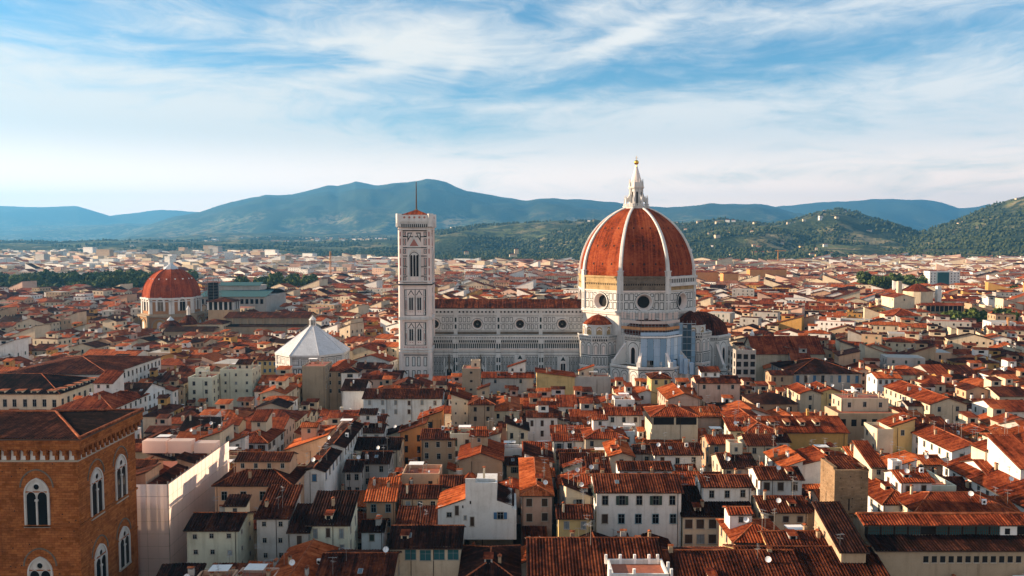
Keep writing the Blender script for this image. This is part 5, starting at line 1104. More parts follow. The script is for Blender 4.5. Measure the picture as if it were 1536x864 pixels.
# ---- white house with a stepped outline
TY2 = 171.0
def zz6(zx, zy): return atY(640 + zx / 5.908, 640 + zy / 5.908, TY2)
st = thing('house', 'white house with stepped roofline, stubby turret and one blue shuttered window', 'house', (zz6(450, 0)[0], TY2, 0)); ox_ = zz6(450, 0)[0]
mb = MB(); f = Fr(mb, ox_, TY2, 1, 0); Q = lambda zx, zy: (zz6(zx, zy)[0] - ox_, zz6(zx, zy)[1]); D9 = 11.0
out_ = [(100, 1000), (795, 1000), (795, 735), (757, 728), (755, 688), (620, 652), (620, 545), (432, 545), (432, 585), (343, 590), (343, 640), (100, 715)]
pl = [Q(*q) for q in out_]; mb2 = MB(); f = Fr(mb2, 0, 0, 1, 0)
f.prism(pl, 'white', -D9, 0)
a, b = Q(432, 547); c, d = Q(622, 497); f.box(a, c, b - .3, d, 'white', -.35, .02); mb2.box(a, a + .35, .35, 3.2, b, d, 'white'); mb2.box(c - .35, c, .35, 3.2, b, d, 'white'); mb2.box(a + .35, c - .35, 2.85, 3.2, b, d, 'white')
a, b = Q(343, 592); c, d = Q(432, 462); mb2.box(a, c, -.05, 3.2, b - .2, d, 'white'); mb2.build('wall', st)
mb2 = MB(); a, b = Q(338, 465); c, d = Q(437, 437); mb2.frustum((a + c) / 2, 1.55, 4, (c - a) * .74, b, .5, d + .3, 't_red', PI / 4); mb2.build('turret_roof', st); mb2 = MB()
p0, p1 = Q(85, 722), Q(343, 640); slope(mb2, (p0[0], D9 + .3, p0[1]), (p0[0], -.4, p0[1]), (p1[0], -.4, p1[1] + .1), (p1[0], D9 + .3, p1[1] + .1), 't_orange', True); mb2.build('roof', st); mb2 = MB(); p0, p1 = Q(775, 700), Q(622, 652); slope(mb2, (p0[0], -.02, p0[1]), (p0[0], D9 + .3, p0[1]), (p1[0], D9 + .3, p1[1] + .1), (p1[0], -.02, p1[1] + .1), 't_dark', True); mb2.build('roof', st)  # sunward slope orange, far slope dark: sun and shade put into tile colour
for zx, zy0, zy1, wd, sty in ((200, 800, 760, 1.0, 'pane'), (268, 785, 700, .8, 'closed_brown'), (320, 722, 700, .3, 'hole'), (384, 555, 532, .25, 'hole'), (388, 686, 660, .35, 'hole'), (342, 825, 790, .5, 'closed_grey'), (403, 880, 800, .8, 'closed_brown')):
    x, z0_ = Q(zx, zy0); z1_ = Q(zx, zy1)[1]; link('window', window_mesh(wd, round(z1_ - z0_, 1), sty), st, (x, 0, z0_))
x, z0_ = Q(653, 818); o = link('window', window_mesh(1.25, 1.5, 'pane'), st, (x, 0, z0_))
for q in (-1, 1): link('shutter', shutter_mesh(.7, 1.5, 'shut_blue'), o, (q * 1.1, 0, 0))
put_ = [(link('chimney', chimney_mesh(2), st, (Q(500, 500)[0], 6, Q(500, 545)[1] + 1)))]
xw0, xw1 = zz6(100, 0)[0], zz6(795, 0)[0]; keep(xw0, xw1, TY2, TY2 + D9); SHOW.append((657, 774, TY2, 812)); LM.append(('the stepped white house', 715, 775)); occ([(xw0, TY2, 0), (xw1, TY2, 0), (xw1, TY2, 18), (xw0, TY2, 18)])

# ------------------------------------------------------------------ houses one can recognise in the photograph
def L_(lbl, px, py): LM.append((lbl, px, py))
H = hand
hC = H(322, 437, 727, 19, 14, 'hip', 'peach', 'brown', 766, 'peach house with four tall windows beside the sheeted palace', nw=4, nf=2, wh=2.0, ww=1.25, top=1.6, attic=(0.5, 5.6, 12.5, 6.5, 2.1, 'gx', 'peach')); L_('the peach house', 380, 750)
H(280, 356, 794, 16, 10, 'gx', 'palegreen', 'dark', 845, 'pale yellow house with small square windows and dark roof, below the peach house', nw=3, ww=.8, wh=.9, attic=(3, 5, 4.2, 3, 1.6, 'sf'))
H(385, 432, 776, 17, 10, 'sf', 'grey', 'brown', 838, 'grey house with dark awnings and an arched doorway, below the peach house', nw=2, ww=.8, wh=1.0)
H(434, 462, 797, 15, 8, 'sf', 'grey', 'dark', 832, 'low grey house with one tall shuttered window between grey and pale green houses', nw=1, style='closed_brown', wh=2.2)
H(462, 522, 786, 16, 10, 'sf', 'palegreen', 'dark', 830, 'pale green house with narrow shuttered windows and a lean-to roof', nw=3, style='closed_grey', ww=.8, wh=1.9, clutter=.6); L_('the pale green house', 490, 805)
H(456, 486, 706, 19, 20, 'gy', 'white', 'dark', 745, 'tall narrow white house with a single blue shuttered window in its end wall', nw=1, style='closed_blue', nf=1, wh=1.7)
H(486, 516, 670, 20, 26, 'gy', 'white', 'dark', 700, 'white row house with rows of dark windows along the alley', nw=2)
H(545, 662, 597, 17, 13, 'gx', 'paleblue', 'brown', 636, 'long pale blue house with six narrow shuttered windows in a row', nw=6, nf=2, style='closed_grey', ww=.95, wh=1.6, clutter=.2); L_('the long pale blue house', 603, 612)
H(704, 741, 606, 20, 12, 'hip', 'stone', 'brown', 640, 'rough stone house with deep attic openings, next to cream wall', nw=2, style='hole', nf=2, wh=1.5); H(677, 704, 600, 20, 11, 'sr', 'cream', 'red', 640, 'tall cream house end with tiny windows joined to a rough stone house', nw=2, style='hole', ww=.5, wh=.7, clutter=.3); L_('the rough stone house', 715, 620)
H(628, 662, 628, 15, 9, 'sl', 'orange', 'red', 645, 'ochre orange house with a tall arched opening below the pale blue house', nw=1, style='hole', ww=1.4, wh=2.6)
H(521, 574, 648, 17, 9, 'gx', 'white', 'dark', 660, 'white house with a band of three grey shuttered windows below the pale blue house', nw=3, style='closed_grey', nf=1)
H(548, 576, 632, 17.5, 8, 'gx', 'white', 'brown', 642, 'small white house with a ribbon window below the pale blue house', nw=4, ww=1.1, wh=.9, nf=1, clutter=.5)
H(521, 598, 673, 16, 11, 'gx', 'cream', 'dark', 690, 'cream house under a wide dark roof with a row of twin windows', nw=4, nf=2, clutter=.4)
H(517, 541, 706, 15, 9, 'gx', 'grey', 'dark', 725, 'small grey house with two dark windows in the shaded yard', nw=2); H(541, 582, 694, 15.5, 10, 'gx', 'grey', 'dark', 716, 'grey house with a balcony in the shaded yard', nw=2, nf=2)
H(600, 637, 648, 17, 8, 'sl', 'orange', 'brown', 668, 'orange washed house with dark loggia next to a tan house', nw=2, style='hole', wh=2.0)
H(632, 683, 658, 17, 10, 'gx', 'tan', 'brown', 690, 'tan house with square dark windows under coarse tiles', nw=3, nf=2)
H(688, 753, 690, 15, 17, 'gy', 'tan', 'red', 714, 'tan house with a blank gable wall facing the viewer', nw=0, clutter=.5); L_('the blank tan gable', 722, 690)
H(602, 658, 746, 16, 9, 'gx', 'tan', 'brown', 757, 'tan house with a coarse tiled roof next to the stepped white house', nw=3, nf=1, clutter=.8); H(661, 697, 729, 16.6, 8, 'gx', 'cream', 'brown', 738, 'little cream house with very coarse tiles behind the stepped white house', nw=2, nf=1, clutter=.5)
H(603, 659, 716, 17, 8, 'flat', 'peach', 'brown', 738, 'peach roof terrace house with stepped parapets', nw=2, style='hole', wh=1.0)
H(585, 690, 820, 15, 11, 'gx', 'cream', 'dark', 864, 'house with glazed loggia under a broad dark roof, in front', nw=5, style='aqua', ww=2.1, wh=2.1, nf=1, top=.5, clutter=.5, k=.40); L_('the glazed loggia house', 637, 825)
H(690, 778, 872, 12.5, 17, 'hip', 'tan', 'dark', None, 'dark hip roofed house with a blue skylight, below the stepped white house', nw=4, clutter=.3)
H(895, 1022, 737, 20, 12, 'gx', 'white', 'brown', 795, 'white house with two rows of five shuttered windows and a coarse tiled roof', nw=5, nf=2, style=('pane', 'bluetrim'), shut=('shut_green', None), ww=1.25, wh=2.0, gap=4.1, top=1.0, clutter=.3, rnd=random.Random(5), attic=(3.0, 9.5, 12, 6, 1.2, 'gx', 'white')); L_('the five window white house', 958, 765)
H(838, 887, 776, 16, 8, 'gx', 'yellow', 'brown', 793, 'small ochre house with one door and coarse tiled roof', nw=2, style='closed_grey', nf=1, clutter=.3); L_('the small ochre house', 862, 780)
H(783, 828, 742, 17, 30, 'hip', 'pink', 'orange', 790, 'pink house with long orange roof and a four window end wall', nw=2, nf=2, style='closed_brown', ww=1.3, wh=1.8, clutter=1.0); L_('the pink end wall house', 806, 760)
H(795, 1000, 874, 15, 21, 'gx', 'tan', 'brown', None, 'long dark roofed building with blue skylights along the lower edge', nw=0, clutter=.5, k=.38); H(985, 1215, 888, 14, 20, 'gx', 'tan', 'brown', None, 'long low building whose tiled roof continues below the apartment house', nw=0, clutter=.4)
H(1055, 1127, 729, 20, 8, 'gx', 'white', 'brown', 741, 'white top storey with coarse tiles above the apartment house', nw=3, nf=1, clutter=.4); H(1025, 1130, 773, 15, 10, 'sf', 'cream', 'dark', 822, 'apartment house with rows of big dark shuttered windows', nw=6, nf=2, style=('closed_brown', 'closed_brown'), ww=1.6, wh=2.0, k=.3); L_('the apartment house', 1077, 790)
H(1103, 1182, 812, 16.5, 12, 'hip', 'peach', 'red', 824, 'peach house with a sunlit hip roof, in front of the apartment house', nw=3, nf=1)
H(978, 1047, 624, 20, 13, 'hip', 'cream', 'red', 658, 'cream house with a pyramid roof over a dark open loggia', nw=2, style='hole', ww=6.4, wh=2.4, nf=1, top=.35, clutter=.2); L_('the loggia house', 1013, 630)
H(1002, 1050, 598, 18, 20, 'gy', 'pink', 'orange', 612, 'pink house with a row of narrow windows under a long orange roof', nw=0, clutter=.5); H(1030, 1082, 625, 17, 12, 'gx', 'pink', 'orange', 640, 'plain pink house with orange roof next to the loggia house', nw=0, clutter=.3)
H(1119, 1170, 648, 18, 30, 'hip', 'yellow', 'red', 668, 'long yellow house with a side of scattered windows lit by the sun', nw=2, nf=2); L_('the long yellow house', 1110, 650)
H(910, 962, 622, 17, 9, 'gx', 'white', 'red', 637, 'white cottage with three dark windows below the great dome', nw=3, nf=1); H(922, 952, 603, 18, 7, 'flat', 'white', 'brown', 614, 'small white rooftop cottage with red tiled corner', nw=2, nf=1)
H(878, 940, 657, 16, 12, 'hip', 'cream', 'red', 668, 'cream house with half dark half sunlit hip roof', nw=3, nf=1)
H(982, 1052, 681, 17, 10, 'gx', 'white', 'brown', 695, 'white house with a coarse tiled roof in front of the loggia house', nw=3, nf=1); H(1085, 1134, 701, 17, 12, 'gx', 'cream', 'dark', 713, 'cream house with a dark roof behind the apartment house', nw=3, nf=1)
H(760, 792, 645, 16, 10, 'sr', 'cream', 'dark', 662, 'cream attic with two arched windows above a dark courtyard', nw=2, style='hole', nf=1, wh=1.9)
H(915, 950, 684, 17, 14, 'gy', 'cream', 'orange', 700, 'cream gabled house with a sunlit slope behind the five window white house', nw=1, nf=1)
H(1140, 1203, 718, 19, 9, 'gx', 'white', 'brown', 745, 'white house with three dark openings above a terrace next to the brick tower', nw=3, nf=1, style='closed_brown', wh=1.9, ww=1.3); H(1145, 1212, 767, 16.6, 10, 'gx', 'cream', 'brown', 783, 'cream house with two dark windows next to the foot of the brick tower', nw=3, nf=1, style='closed_brown', ww=1.2, wh=1.3)
H(1122, 1162, 667, 18, 10, 'gx', 'cream', 'brown', 690, 'cream house with one green shutter below the long dormered roof', nw=2, style='closed_green'); H(1160, 1184, 662, 18, 8, 'gx', 'white', 'brown', 682, 'narrow white house below the long dormered roof', nw=1)
H(1198, 1290, 697, 17.5, 11, 'gy', 'white', 'red', 724, 'white house with a wide blank gable behind the brick tower', nw=0, clutter=.6, k=.24); H(1174, 1204, 700, 17.2, 14, 'sl', 'white', 'orange', 722, 'white house with a sunlit orange lean-to roof by the blank gable', nw=1)
hD = H(1130, 1272, 648, 17, 17, 'gx', 'ochre', 'red', 661, 'long ochre building with five dormers along its red roof', nw=0, clutter=.3); L_('the long dormered roof', 1200, 640)
for i in range(5):
    x = hD.w * (-.42 + i * .16); mb = MB(); zf = hD.f(x, 4.5); mb.T = (1, 0, x, 3.2, 0); walls(mb, 1.5, 3, zf + .9, [], 'cream', zf - 1); f = Fr(mb, -.75, 0, 1, 0); f.quad(.3, 1.2, zf - .1, zf + .7, 'dark', .02); slope(mb, (-1, -.4, zf + .85), (1, -.4, zf + .85), (1, 3, zf + 1.3), (-1, 3, zf + 1.3), 'cap', False); mb.build('dormer', hD.root)
hA = H(1257, 1352, 624, 18, 11, 'flat', 'tan', 'brown', 640, 'tan terrace building with an arcade of round arches', nw=6, style='hole', ww=1.7, wh=2.2, nf=1, top=1.0, clutter=0); H(1262, 1333, 599, 22, 8, 'flat', 'cream', 'brown', 616, 'cream rooftop block standing above the arcaded terrace', nw=3, nf=1, clutter=.3, ph=.3); L_('the arcaded terrace', 1305, 625)
H(1336, 1372, 640, 18.5, 8, 'sl', 'yellow', 'red', 673, 'yellow house next to a roof garden under a white pergola', nw=1, nf=1); H(1316, 1340, 648, 17.5, 9, 'flat', 'cream', 'red', 668, 'roof garden house with plants under a curved white frame', nw=0, clutter=0)
H(1374, 1520, 766, 17.6, 12, 'hip', 'cream', 'red', 772, 'cream building with wide hip roof behind the glazed gallery building', nw=7, nf=1, style='closed_brown', wh=.9); H(1325, 1384, 755, 17, 30, 'hip', 'white', 'red', 772, 'white building with a long sunlit red roof beside the brick tower', nw=0); L_('the wide hip roof', 1450, 750)
H(1352, 1398, 722, 21, 8, 'gx', 'white', 'red', 745, 'white turret house with a small red roof above the wide hip roof', nw=2, style='closed_brown', attic=(-2.5, 4, 2.2, 2.2, 1.6, 'flat', 'white'))
H(1428, 1490, 676, 17, 25, 'gy', 'white', 'red', 702, 'white house with green shuttered windows on its sunlit side', nw=2, style='closed_green', clutter=1.0); H(1490, 1560, 720, 16.5, 16, 'gx', 'white', 'red', 742, 'white row house with sunlit windows and a two level red roof', nw=3); H(1548, 1650, 765, 16, 36, 'gy', 'white', 'red', 800, 'long white row house with many sunlit windows by the edge of view', nw=3); L_('the long white row house', 1510, 710)
H(1155, 1264, 819, 17, 8, 'gx', 'yellow', 'brown', 838, 'yellow rooftop storey with a round dish and four windows below the brick tower', nw=4, nf=1, style='pane', clutter=1.0); H(1120, 1330, 862, 15, 14, 'gx', 'yellow', 'brown', 884, 'broad yellow building with dark tiled roof below the brick tower', nw=4, nf=1); L_('the yellow rooftop storey', 1205, 825)
hP = H(-150, 89, 590, 20, 30, 'hip', 'cream', 'dark', 612, 'cream palazzo with stone window frames and dormers on a dark roof', nw=16, nf=2, ww=1.3, wh=2.6, top=2.2, gap=5.5, clutter=0, name='palazzo', cat='palace', k=.3); L_('the cream palazzo', 45, 600)
for x in [hP.w * q for q in (.03, .136, .245, .34, .446)]:
    mb = MB(); zf = hP.f(x, 1.2); mb.T = (1, 0, x, .3, 0); mb.box(-1.3, 1.3, 0, 3, zf - .6, zf + .55, 'cream'); f = Fr(mb, -1.3, 0, 1, 0); f.quad(.5, 2.1, zf - .3, zf + .35, 'dark', .02); mb.box(-1.5, 1.5, -.2, 3.2, zf + .55, zf + .7, 'cap'); mb.build('dormer', hP.root)
for i in range(5):
    y = 5 + i * 5.2; mb = MB(); x = hP.w / 2 - .4; zf = hP.f(x - .9, y); mb.box(x - 3, x, y - 1.2, y + 1.2, zf - .6, zf + .6, 'cream'); mb.box(x - 3.2, x + .2, y - 1.4, y + 1.4, zf + .6, zf + .75, 'cap'); f = Fr(mb, x, y - 1.2, 0, 1); f.quad(.5, 1.9, zf - .3, zf + .4, 'dark', .02); mb.build('dormer', hP.root)
H(0, 163, 561, 21.5, 47, 'hip', 'white', 'brown', 585, 'long white palazzo with a wide cornice and two rows of small windows', nw=12, nf=3, ww=1.2, wh=2.1, top=1.6, gap=4.2, clutter=.6, name='palazzo', cat='palace', attic=False, k=.17); L_('the white palazzo', 205, 550)
H(80, 168, 613, 18.5, 26, 'hip', 'white', 'red', 640, 'white house with a red hip roof beside the cream palazzo', nw=4); H(170, 207, 598, 18, 22, 'gx', 'paleblue', 'dark', 640, 'pale bluish house front with a dark roof beside the cream palazzo', nw=3)
H(282, 318, 569, 18, 13, 'flat', 'palegreen', 'dark', 597, 'pale green flat roofed house with a big window', nw=2); H(330, 378, 557, 20, 12, 'flat', 'palegreen', 'dark', 596, 'pale green blocky house with few small windows by the baptistery', nw=3, ww=.8, wh=1.1)
H(386, 416, 540, 17, 12, 'gx', 'yellow', 'brown', 552, 'yellow house with rows of blue shutters beside the baptistery', nw=4, style='closed_blue', nf=2)
H(453, 487, 550, 23, 13, 'flat', 'stone', 'dark', 600, 'brown rubble tower house in front of the baptistery', nw=0, clutter=.3, ph=.2); H(488, 516, 556, 20, 26, 'hip', 'tan', 'red', 575, 'tan house with a bright red roof behind the rubble tower house', nw=2); L_('the rubble tower house', 470, 575)
H(512, 537, 558, 20, 8, 'hip', 'white', 'dark', 572, 'white cube house with a small pyramid roof and one wide window', nw=1, ww=2.2, wh=1.3, nf=1, clutter=0); H(513, 546, 585, 18, 16, 'gx', 'white', 'dark', 600, 'pale house with a dark roof and blank white end wall', nw=0, clutter=.5)
H(693, 720, 554, 24, 9, 'flat', 'stone', 'dark', 580, 'dark rubble tower house in front of the long marble nave', nw=1, style='hole', wh=.8, clutter=0, ph=.3, attic=(1.5, 5, 3.6, 3.6, 2.2, 'flat', 'cream'))
H(805, 862, 565, 16.5, 11, 'sr', 'yellow', 'red', 580, 'yellow house side with a ragged ochre edge in front of the nave', nw=0, clutter=.4, k=.12); H(862, 916, 568, 15.5, 9, 'flat', 'grey', 'red', 580, 'plain grey wall house in front of the nave next to a yellow one', nw=0, clutter=.3); H(724, 800, 566, 15.5, 9, 'gx', 'grey', 'red', 578, 'plain grey house with a low roof in front of the nave', nw=2, nf=1)
H(977, 1006, 567, 20, 10, 'hip', 'yellow', 'brown', 590, 'yellow house with two dark windows in front of the scaffolded apse', nw=2, nf=1); H(1046, 1110, 574, 18, 11, 'gx', 'pink', 'brown', 590, 'pinkish house with three windows in front of the eastern apse', nw=3, nf=1)
H(1316, 1352, 567, 17, 10, 'gx', 'paleblue', 'orange', 578, 'pale blue house with a bright orange roof beyond the arcaded terrace', nw=4, nf=1)
H(1230, 1262, 588, 18, 14, 'gy', 'yellow', 'red', 604, 'yellow house with a sunlit side beyond the long dormered roof', nw=1); H(1200, 1232, 590, 17.5, 14, 'gy', 'cream', 'red', 604, 'cream house with a bright side beyond the long dormered roof', nw=1)
H(1395, 1450, 606, 18, 34, 'gy', 'cream', 'red', 618, 'cream house with a very long red roof running away from the viewer', nw=2)
H(1104, 1134, 528, 23, 14, 'flat', 'grey', 'dark', 568, 'grey palace with stacked rows of dark arches beyond the eastern apse', nw=3, nf=4, style='hole', ww=2.1, wh=2.3, gap=3.6, clutter=.4); H(1190, 1292, 560, 16, 30, 'hip', 'grey', 'dark', 576, 'big grey building with tall blue windows under a huge dark hip roof', nw=8, nf=1, style='closed_blue', ww=1.4, wh=3.2, clutter=.3, k=.30)
H(1262, 1299, 826, 18.3, 13, 'sf', 'tan', 'dark', 850, 'narrow house with a dark lean-to roof between the brick tower and the glazed gallery', nw=0, clutter=0, side=False)
# terrace with white posts at the very bottom
trX0, trY = at(918, 868, 18.5); trX1 = at(1003, 868, 18.5)[0]; hT = make_house((trX0 + trX1) / 2, trY, trX1 - trX0, 6.3, 18.5, 'flat', 'white', label='white walled roof terrace with short posts and a red floor', nw=0, side=False, clutter=0, ph=.8); keep(trX0, trX1, trY, trY + 6.5)
for i, (x, y) in enumerate([(-5, .2), (-5, 6.2), (0, 6.2), (4, 6.2), (5.2, .2), (5.2, 3), (-2.5, 6.2), (-1, .2), (2.5, 6.2)]): mb = MB(); mb.box(x - .22, x + .22, y - .22, y + .22, 18.5, 20.1, 'whitepaint'); mb.build('post', hT.root)
# roof slopes at the bottom edge, between the stone palace and the loggia house
H(395, 470, 880, 13, 18, 'gy', 'tan', 'orange', None, 'house with a sunlit orange slope and little chimneys at the lower edge', nw=0); H(470, 582, 888, 12.5, 19, 'gx', 'tan', 'brown', None, 'house with a broad brown roof and two skylights at the lower edge', nw=0); H(150, 300, 935, 10, 10, 'hip', 'tan', 'red', None, 'low red roofed house beneath the sheeted palace', nw=0, clutter=0)
N_HAND = len(HOUSES)

# ------------------------------------------------------------------ the other houses of the quarter
def overlap(a, b):
    w_ = min(a[1], b[1]) - max(a[0], b[0]); d_ = min(a[3], b[3]) - max(a[2], b[2]); return w_ * d_ if w_ > 0 and d_ > 0 else 0
def in_view(x, y, m=0.0): return abs(x) < .68 * y + m
LOTS = []
def split(x0, x1, y0, y1, depth=0):
    w_, d_ = x1 - x0, y1 - y0; c = ((x0 + x1) / 2, (y0 + y1) / 2)
    if not in_view(c[0], y1, 14): return
    ov = sum(overlap((x0, x1, y0, y1), k_) for k_ in KEEP); area = w_ * d_
    if ov > .93 * area: return
    big = max(w_, d_) > RNG.uniform(11, 21)
    if (big or (ov > .04 * area and max(w_, d_) > 8)) and depth < 12:
        t = RNG.uniform(.4, .6)
        if w_ > d_ * RNG.uniform(.8, 1.25): split(x0, x0 + w_ * t, y0, y1, depth + 1); split(x0 + w_ * t, x1, y0, y1, depth + 1)
        else: split(x0, x1, y0, y0 + d_ * t, depth + 1); split(x0, x1, y0 + d_ * t, y1, depth + 1)
        return
    if ov > .22 * area or min(w_, d_) < 4.5 or RNG.random() < .035: return
    LOTS.append((x0, x1, y0, y1))
ys = [139, 152, 178, 206, 236, 268, 300, 332, 366]
for j in range(len(ys) - 1):
    xs = [-330, -262, -205, -150, -118, -72, -66] + [q + RNG.uniform(-14, 14) for q in (-28, 12, 46, 82, 118, 160, 205, 255, 310)] + [370]
    for i in range(len(xs) - 1):
        if xs[i] == -72: continue                                 # the straight street that leads to the baptistery
        split(xs[i] + RNG.uniform(.5, 1.6), xs[i + 1] - RNG.uniform(.5, 1.6), ys[j] + RNG.uniform(.3, 1.2), ys[j + 1] - RNG.uniform(.3, 1.2))
LOTS.sort(key=lambda q: (q[2] + q[3]))
SHOW_ALL = list(SHOW)
def limit_height(x0, x1, y0, y1, h, rise):
    """keep roofs below the sight lines to the places behind that the photograph shows"""
    for _ in range(14):
        zt_ = h + rise; pts = [proj(x, y, zt_) for x in (x0, x1) for y in (y0, (y0 + y1) / 2, y1)]; a, b, top = min(p[0] for p in pts), max(p[0] for p in pts), min(p[1] for p in pts)
        if any(s[2] > y0 + 1 and a < s[1] - 1 and b > s[0] + 1 and top < s[3] - 1 for s in SHOW_ALL): h -= 1.0
        else: return h
        if h < 6: return None
    return None
N_MAX = 299
PALW = ['cream'] * 5 + ['white'] * 6 + ['tan'] * 3 + ['yellow'] * 1 + ['peach'] * 2 + ['pink'] * 2 + ['ochre'] + ['grey'] * 2 + ['paleblue'] + ['palegreen']
PALT = ['brown'] * 4 + ['red'] * 5 + ['orange'] * 5 + ['dark'] * 2
for x0, x1, y0, y1 in LOTS:
    if len(HOUSES) >= N_MAX: break
    w_, d_ = x1 - x0 - RNG.uniform(.02, .25), y1 - y0 - RNG.uniform(.02, .25); k = RNG.uniform(.28, .40); h = RNG.uniform(11.0, 19.0)
    roof = RNG.choice(['gx'] * 5 + ['gy'] * 4 + ['hip'] * 2 + ['sf', 'sl', 'sr', 'flat']) if min(w_, d_) > 6 else RNG.choice(['sf', 'sl', 'sr', 'gx', 'flat'])
    rise = {'gx': k * d_ / 2, 'gy': k * w_ / 2, 'hip': k * min(w_, d_) / 2, 'sf': k * d_, 'sb': k * d_, 'sl': k * w_, 'sr': k * w_, 'flat': .9}[roof]
    if rise > 4: k *= 4 / rise; rise = 4
    h = limit_height(x0, x1, y0, y1, h, rise + .3)
    if h is None: continue
    cut = limit_height(x0, x1, y0, y1, h, rise + 4.5) ; sty = RNG.choice(['pane', 'pane', 'closed_brown', 'closed_green', 'closed_grey', 'pane', 'bluetrim'])
    make_house((x0 + x1) / 2 + RNG.uniform(-.1, .1), y0 + .1, w_, d_, h, roof, RNG.choice(PALW), RNG.choice(PALT), RNG.uniform(-.045, .045), k, style=sty, shut=RNG.choice([None, 'shut_green', 'shut_brown', 'shut_grey', 'shut_green']) if sty == 'pane' else None, ww=RNG.uniform(.85, 1.2), wh=RNG.uniform(1.3, 1.9), nf=4, clutter=1.0 if cut == h else .45, attic=None if cut == h else False, group='old town houses')
    keep(x0, x1, y0, y1)
print('hand', N_HAND, 'houses', len(HOUSES), 'lots', len(LOTS))
for hs in HOUSES: hs.root['group'] = 'old town houses'
finish_windows()

# ------------------------------------------------------------------ the rest of the city, out to the hills
def hill_free(x, y):
    """true where the plain is built up"""
    if y < 2300: return True
    p = 768 + 1200 * x / y
    lim = float(np.interp(p, [-300, 300, 380, 420, 640, 700, 880, 1040, 1180, 1330, 1430, 1900], [5600, 5600, 4700, 3000, 2500, 2330, 2330, 2250, 2350, 3100, 2750, 2600])); return y < lim
PARKS = [(-800, -470, 985, 1250), (-345, -255, 990, 1110), (315, 395, 590, 655), (455, 560, 1000, 1110), (400, 425, 760, 800)]
city = MB(); R_ = random.Random(21)
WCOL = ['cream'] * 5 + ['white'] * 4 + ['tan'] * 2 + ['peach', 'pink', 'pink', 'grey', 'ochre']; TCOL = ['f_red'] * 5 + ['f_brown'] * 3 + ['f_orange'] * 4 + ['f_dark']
def quick_house(x, y, w_, d_, h, rz, roof, wall, tile, detail, k=.33, z0=0.0):
    city.place(x, y, z0, rz); P, Gb, RL, f = roof_planes(roof, w_, d_, h, k, .5 if detail > 0 else .3); A = [(-w_ / 2, 0), (w_ / 2, 0), (w_ / 2, d_), (-w_ / 2, d_)]
    for i in ((0, 1, 3) if detail == 0 else (0, 1, 2, 3)):
        a, b = A[i], A[(i + 1) % 4]; city.poly([(*a, 0), (*b, 0), (*b, h), (*a, h)], wall)
    for q in Gb: city.poly(q, wall)
    if roof == 'flat': city.poly([(*p, h - .02) for p in A], R_.choice(['grey', 'f_brown', 'terrace']))
    for q in P: slope(city, *q, tile, False, R_.random() * 20, .17 if detail == 2 else 0)
    if detail >= 1:
        for (ux, uy, ox, oy, L) in ((1, 0, -w_ / 2, 0, w_), (0, -1, -w_ / 2, d_, d_)) if x > 0 else ((1, 0, -w_ / 2, 0, w_), (0, 1, w_ / 2, 0, d_)):
            fr = Fr(city, ox, oy, ux, uy); n = int(L / R_.uniform(2.8, 4.2)); wh = R_.uniform(1.3, 2.0); m = R_.choice(['pane', 'pane', 'shut_brown', 'shut_green'])
            for fl in range(3 if detail == 2 else 2):
                z = h - 1.2 - wh - fl * 3.4
                if z < 2: break
                for i in range(n):
                    u = L * (i + .5) / n
                    if R_.random() < .9: fr.quad(u - .5, u + .5, z, z + wh, m, .04)
        if detail == 2:
            for i in range(R_.choice((0, 1, 2))):
                px, py = R_.uniform(-w_ * .4, w_ * .4), R_.uniform(.2, .8) * d_; z = f(px, py); city.box(px - .4, px + .4, py - .4, py + .4, z - .5, z + 1.5, wall)
            if R_.random() < .4:
                px, py = R_.uniform(-w_ * .25, w_ * .25), R_.uniform(.3, .6) * d_; z = f(px, py); aw, ad = w_ * .35, d_ * .35; city.box(px - aw / 2, px + aw / 2, py, py + ad, z - 2, z + 2.4, wall); slope(city, (px - aw / 2 - .4, py - .4, z + 2.4), (px + aw / 2 + .4, py - .4, z + 2.4), (px + aw / 2 + .4, py + ad, z + 3.3), (px - aw / 2 - .4, py + ad, z + 3.3), tile, False, 0, 0)
                fr = Fr(city, px - aw / 2, py, 1, 0); fr.quad(aw * .3, aw * .7, z + .7, z + 1.9, 'pane', .03)
def free(x0, x1, y0, y1): return not any(overlap((x0, x1, y0, y1), k_) > .12 * (x1 - x0) * (y1 - y0) for k_ in NEARKEEP) and not any(p[0] < (x0 + x1) / 2 < p[1] and p[2] < (y0 + y1) / 2 < p[3] for p in PARKS)
NEARKEEP = KEEP
done = 0
for x0, x1, y0, y1 in LOTS:
    if any(overlap((x0, x1, y0, y1), k_) > .3 * (x1 - x0) * (y1 - y0) for k_ in KEEP): continue
    h = limit_height(x0, x1, y0, y1, R_.uniform(12, 17), 4)
    if h: quick_house((x0 + x1) / 2, y0, x1 - x0 - .2, y1 - y0 - .2, h, 0, R_.choice(['gx', 'gy', 'hip', 'gx']), R_.choice(WCOL), R_.choice(TCOL), 2)
y = 366.0
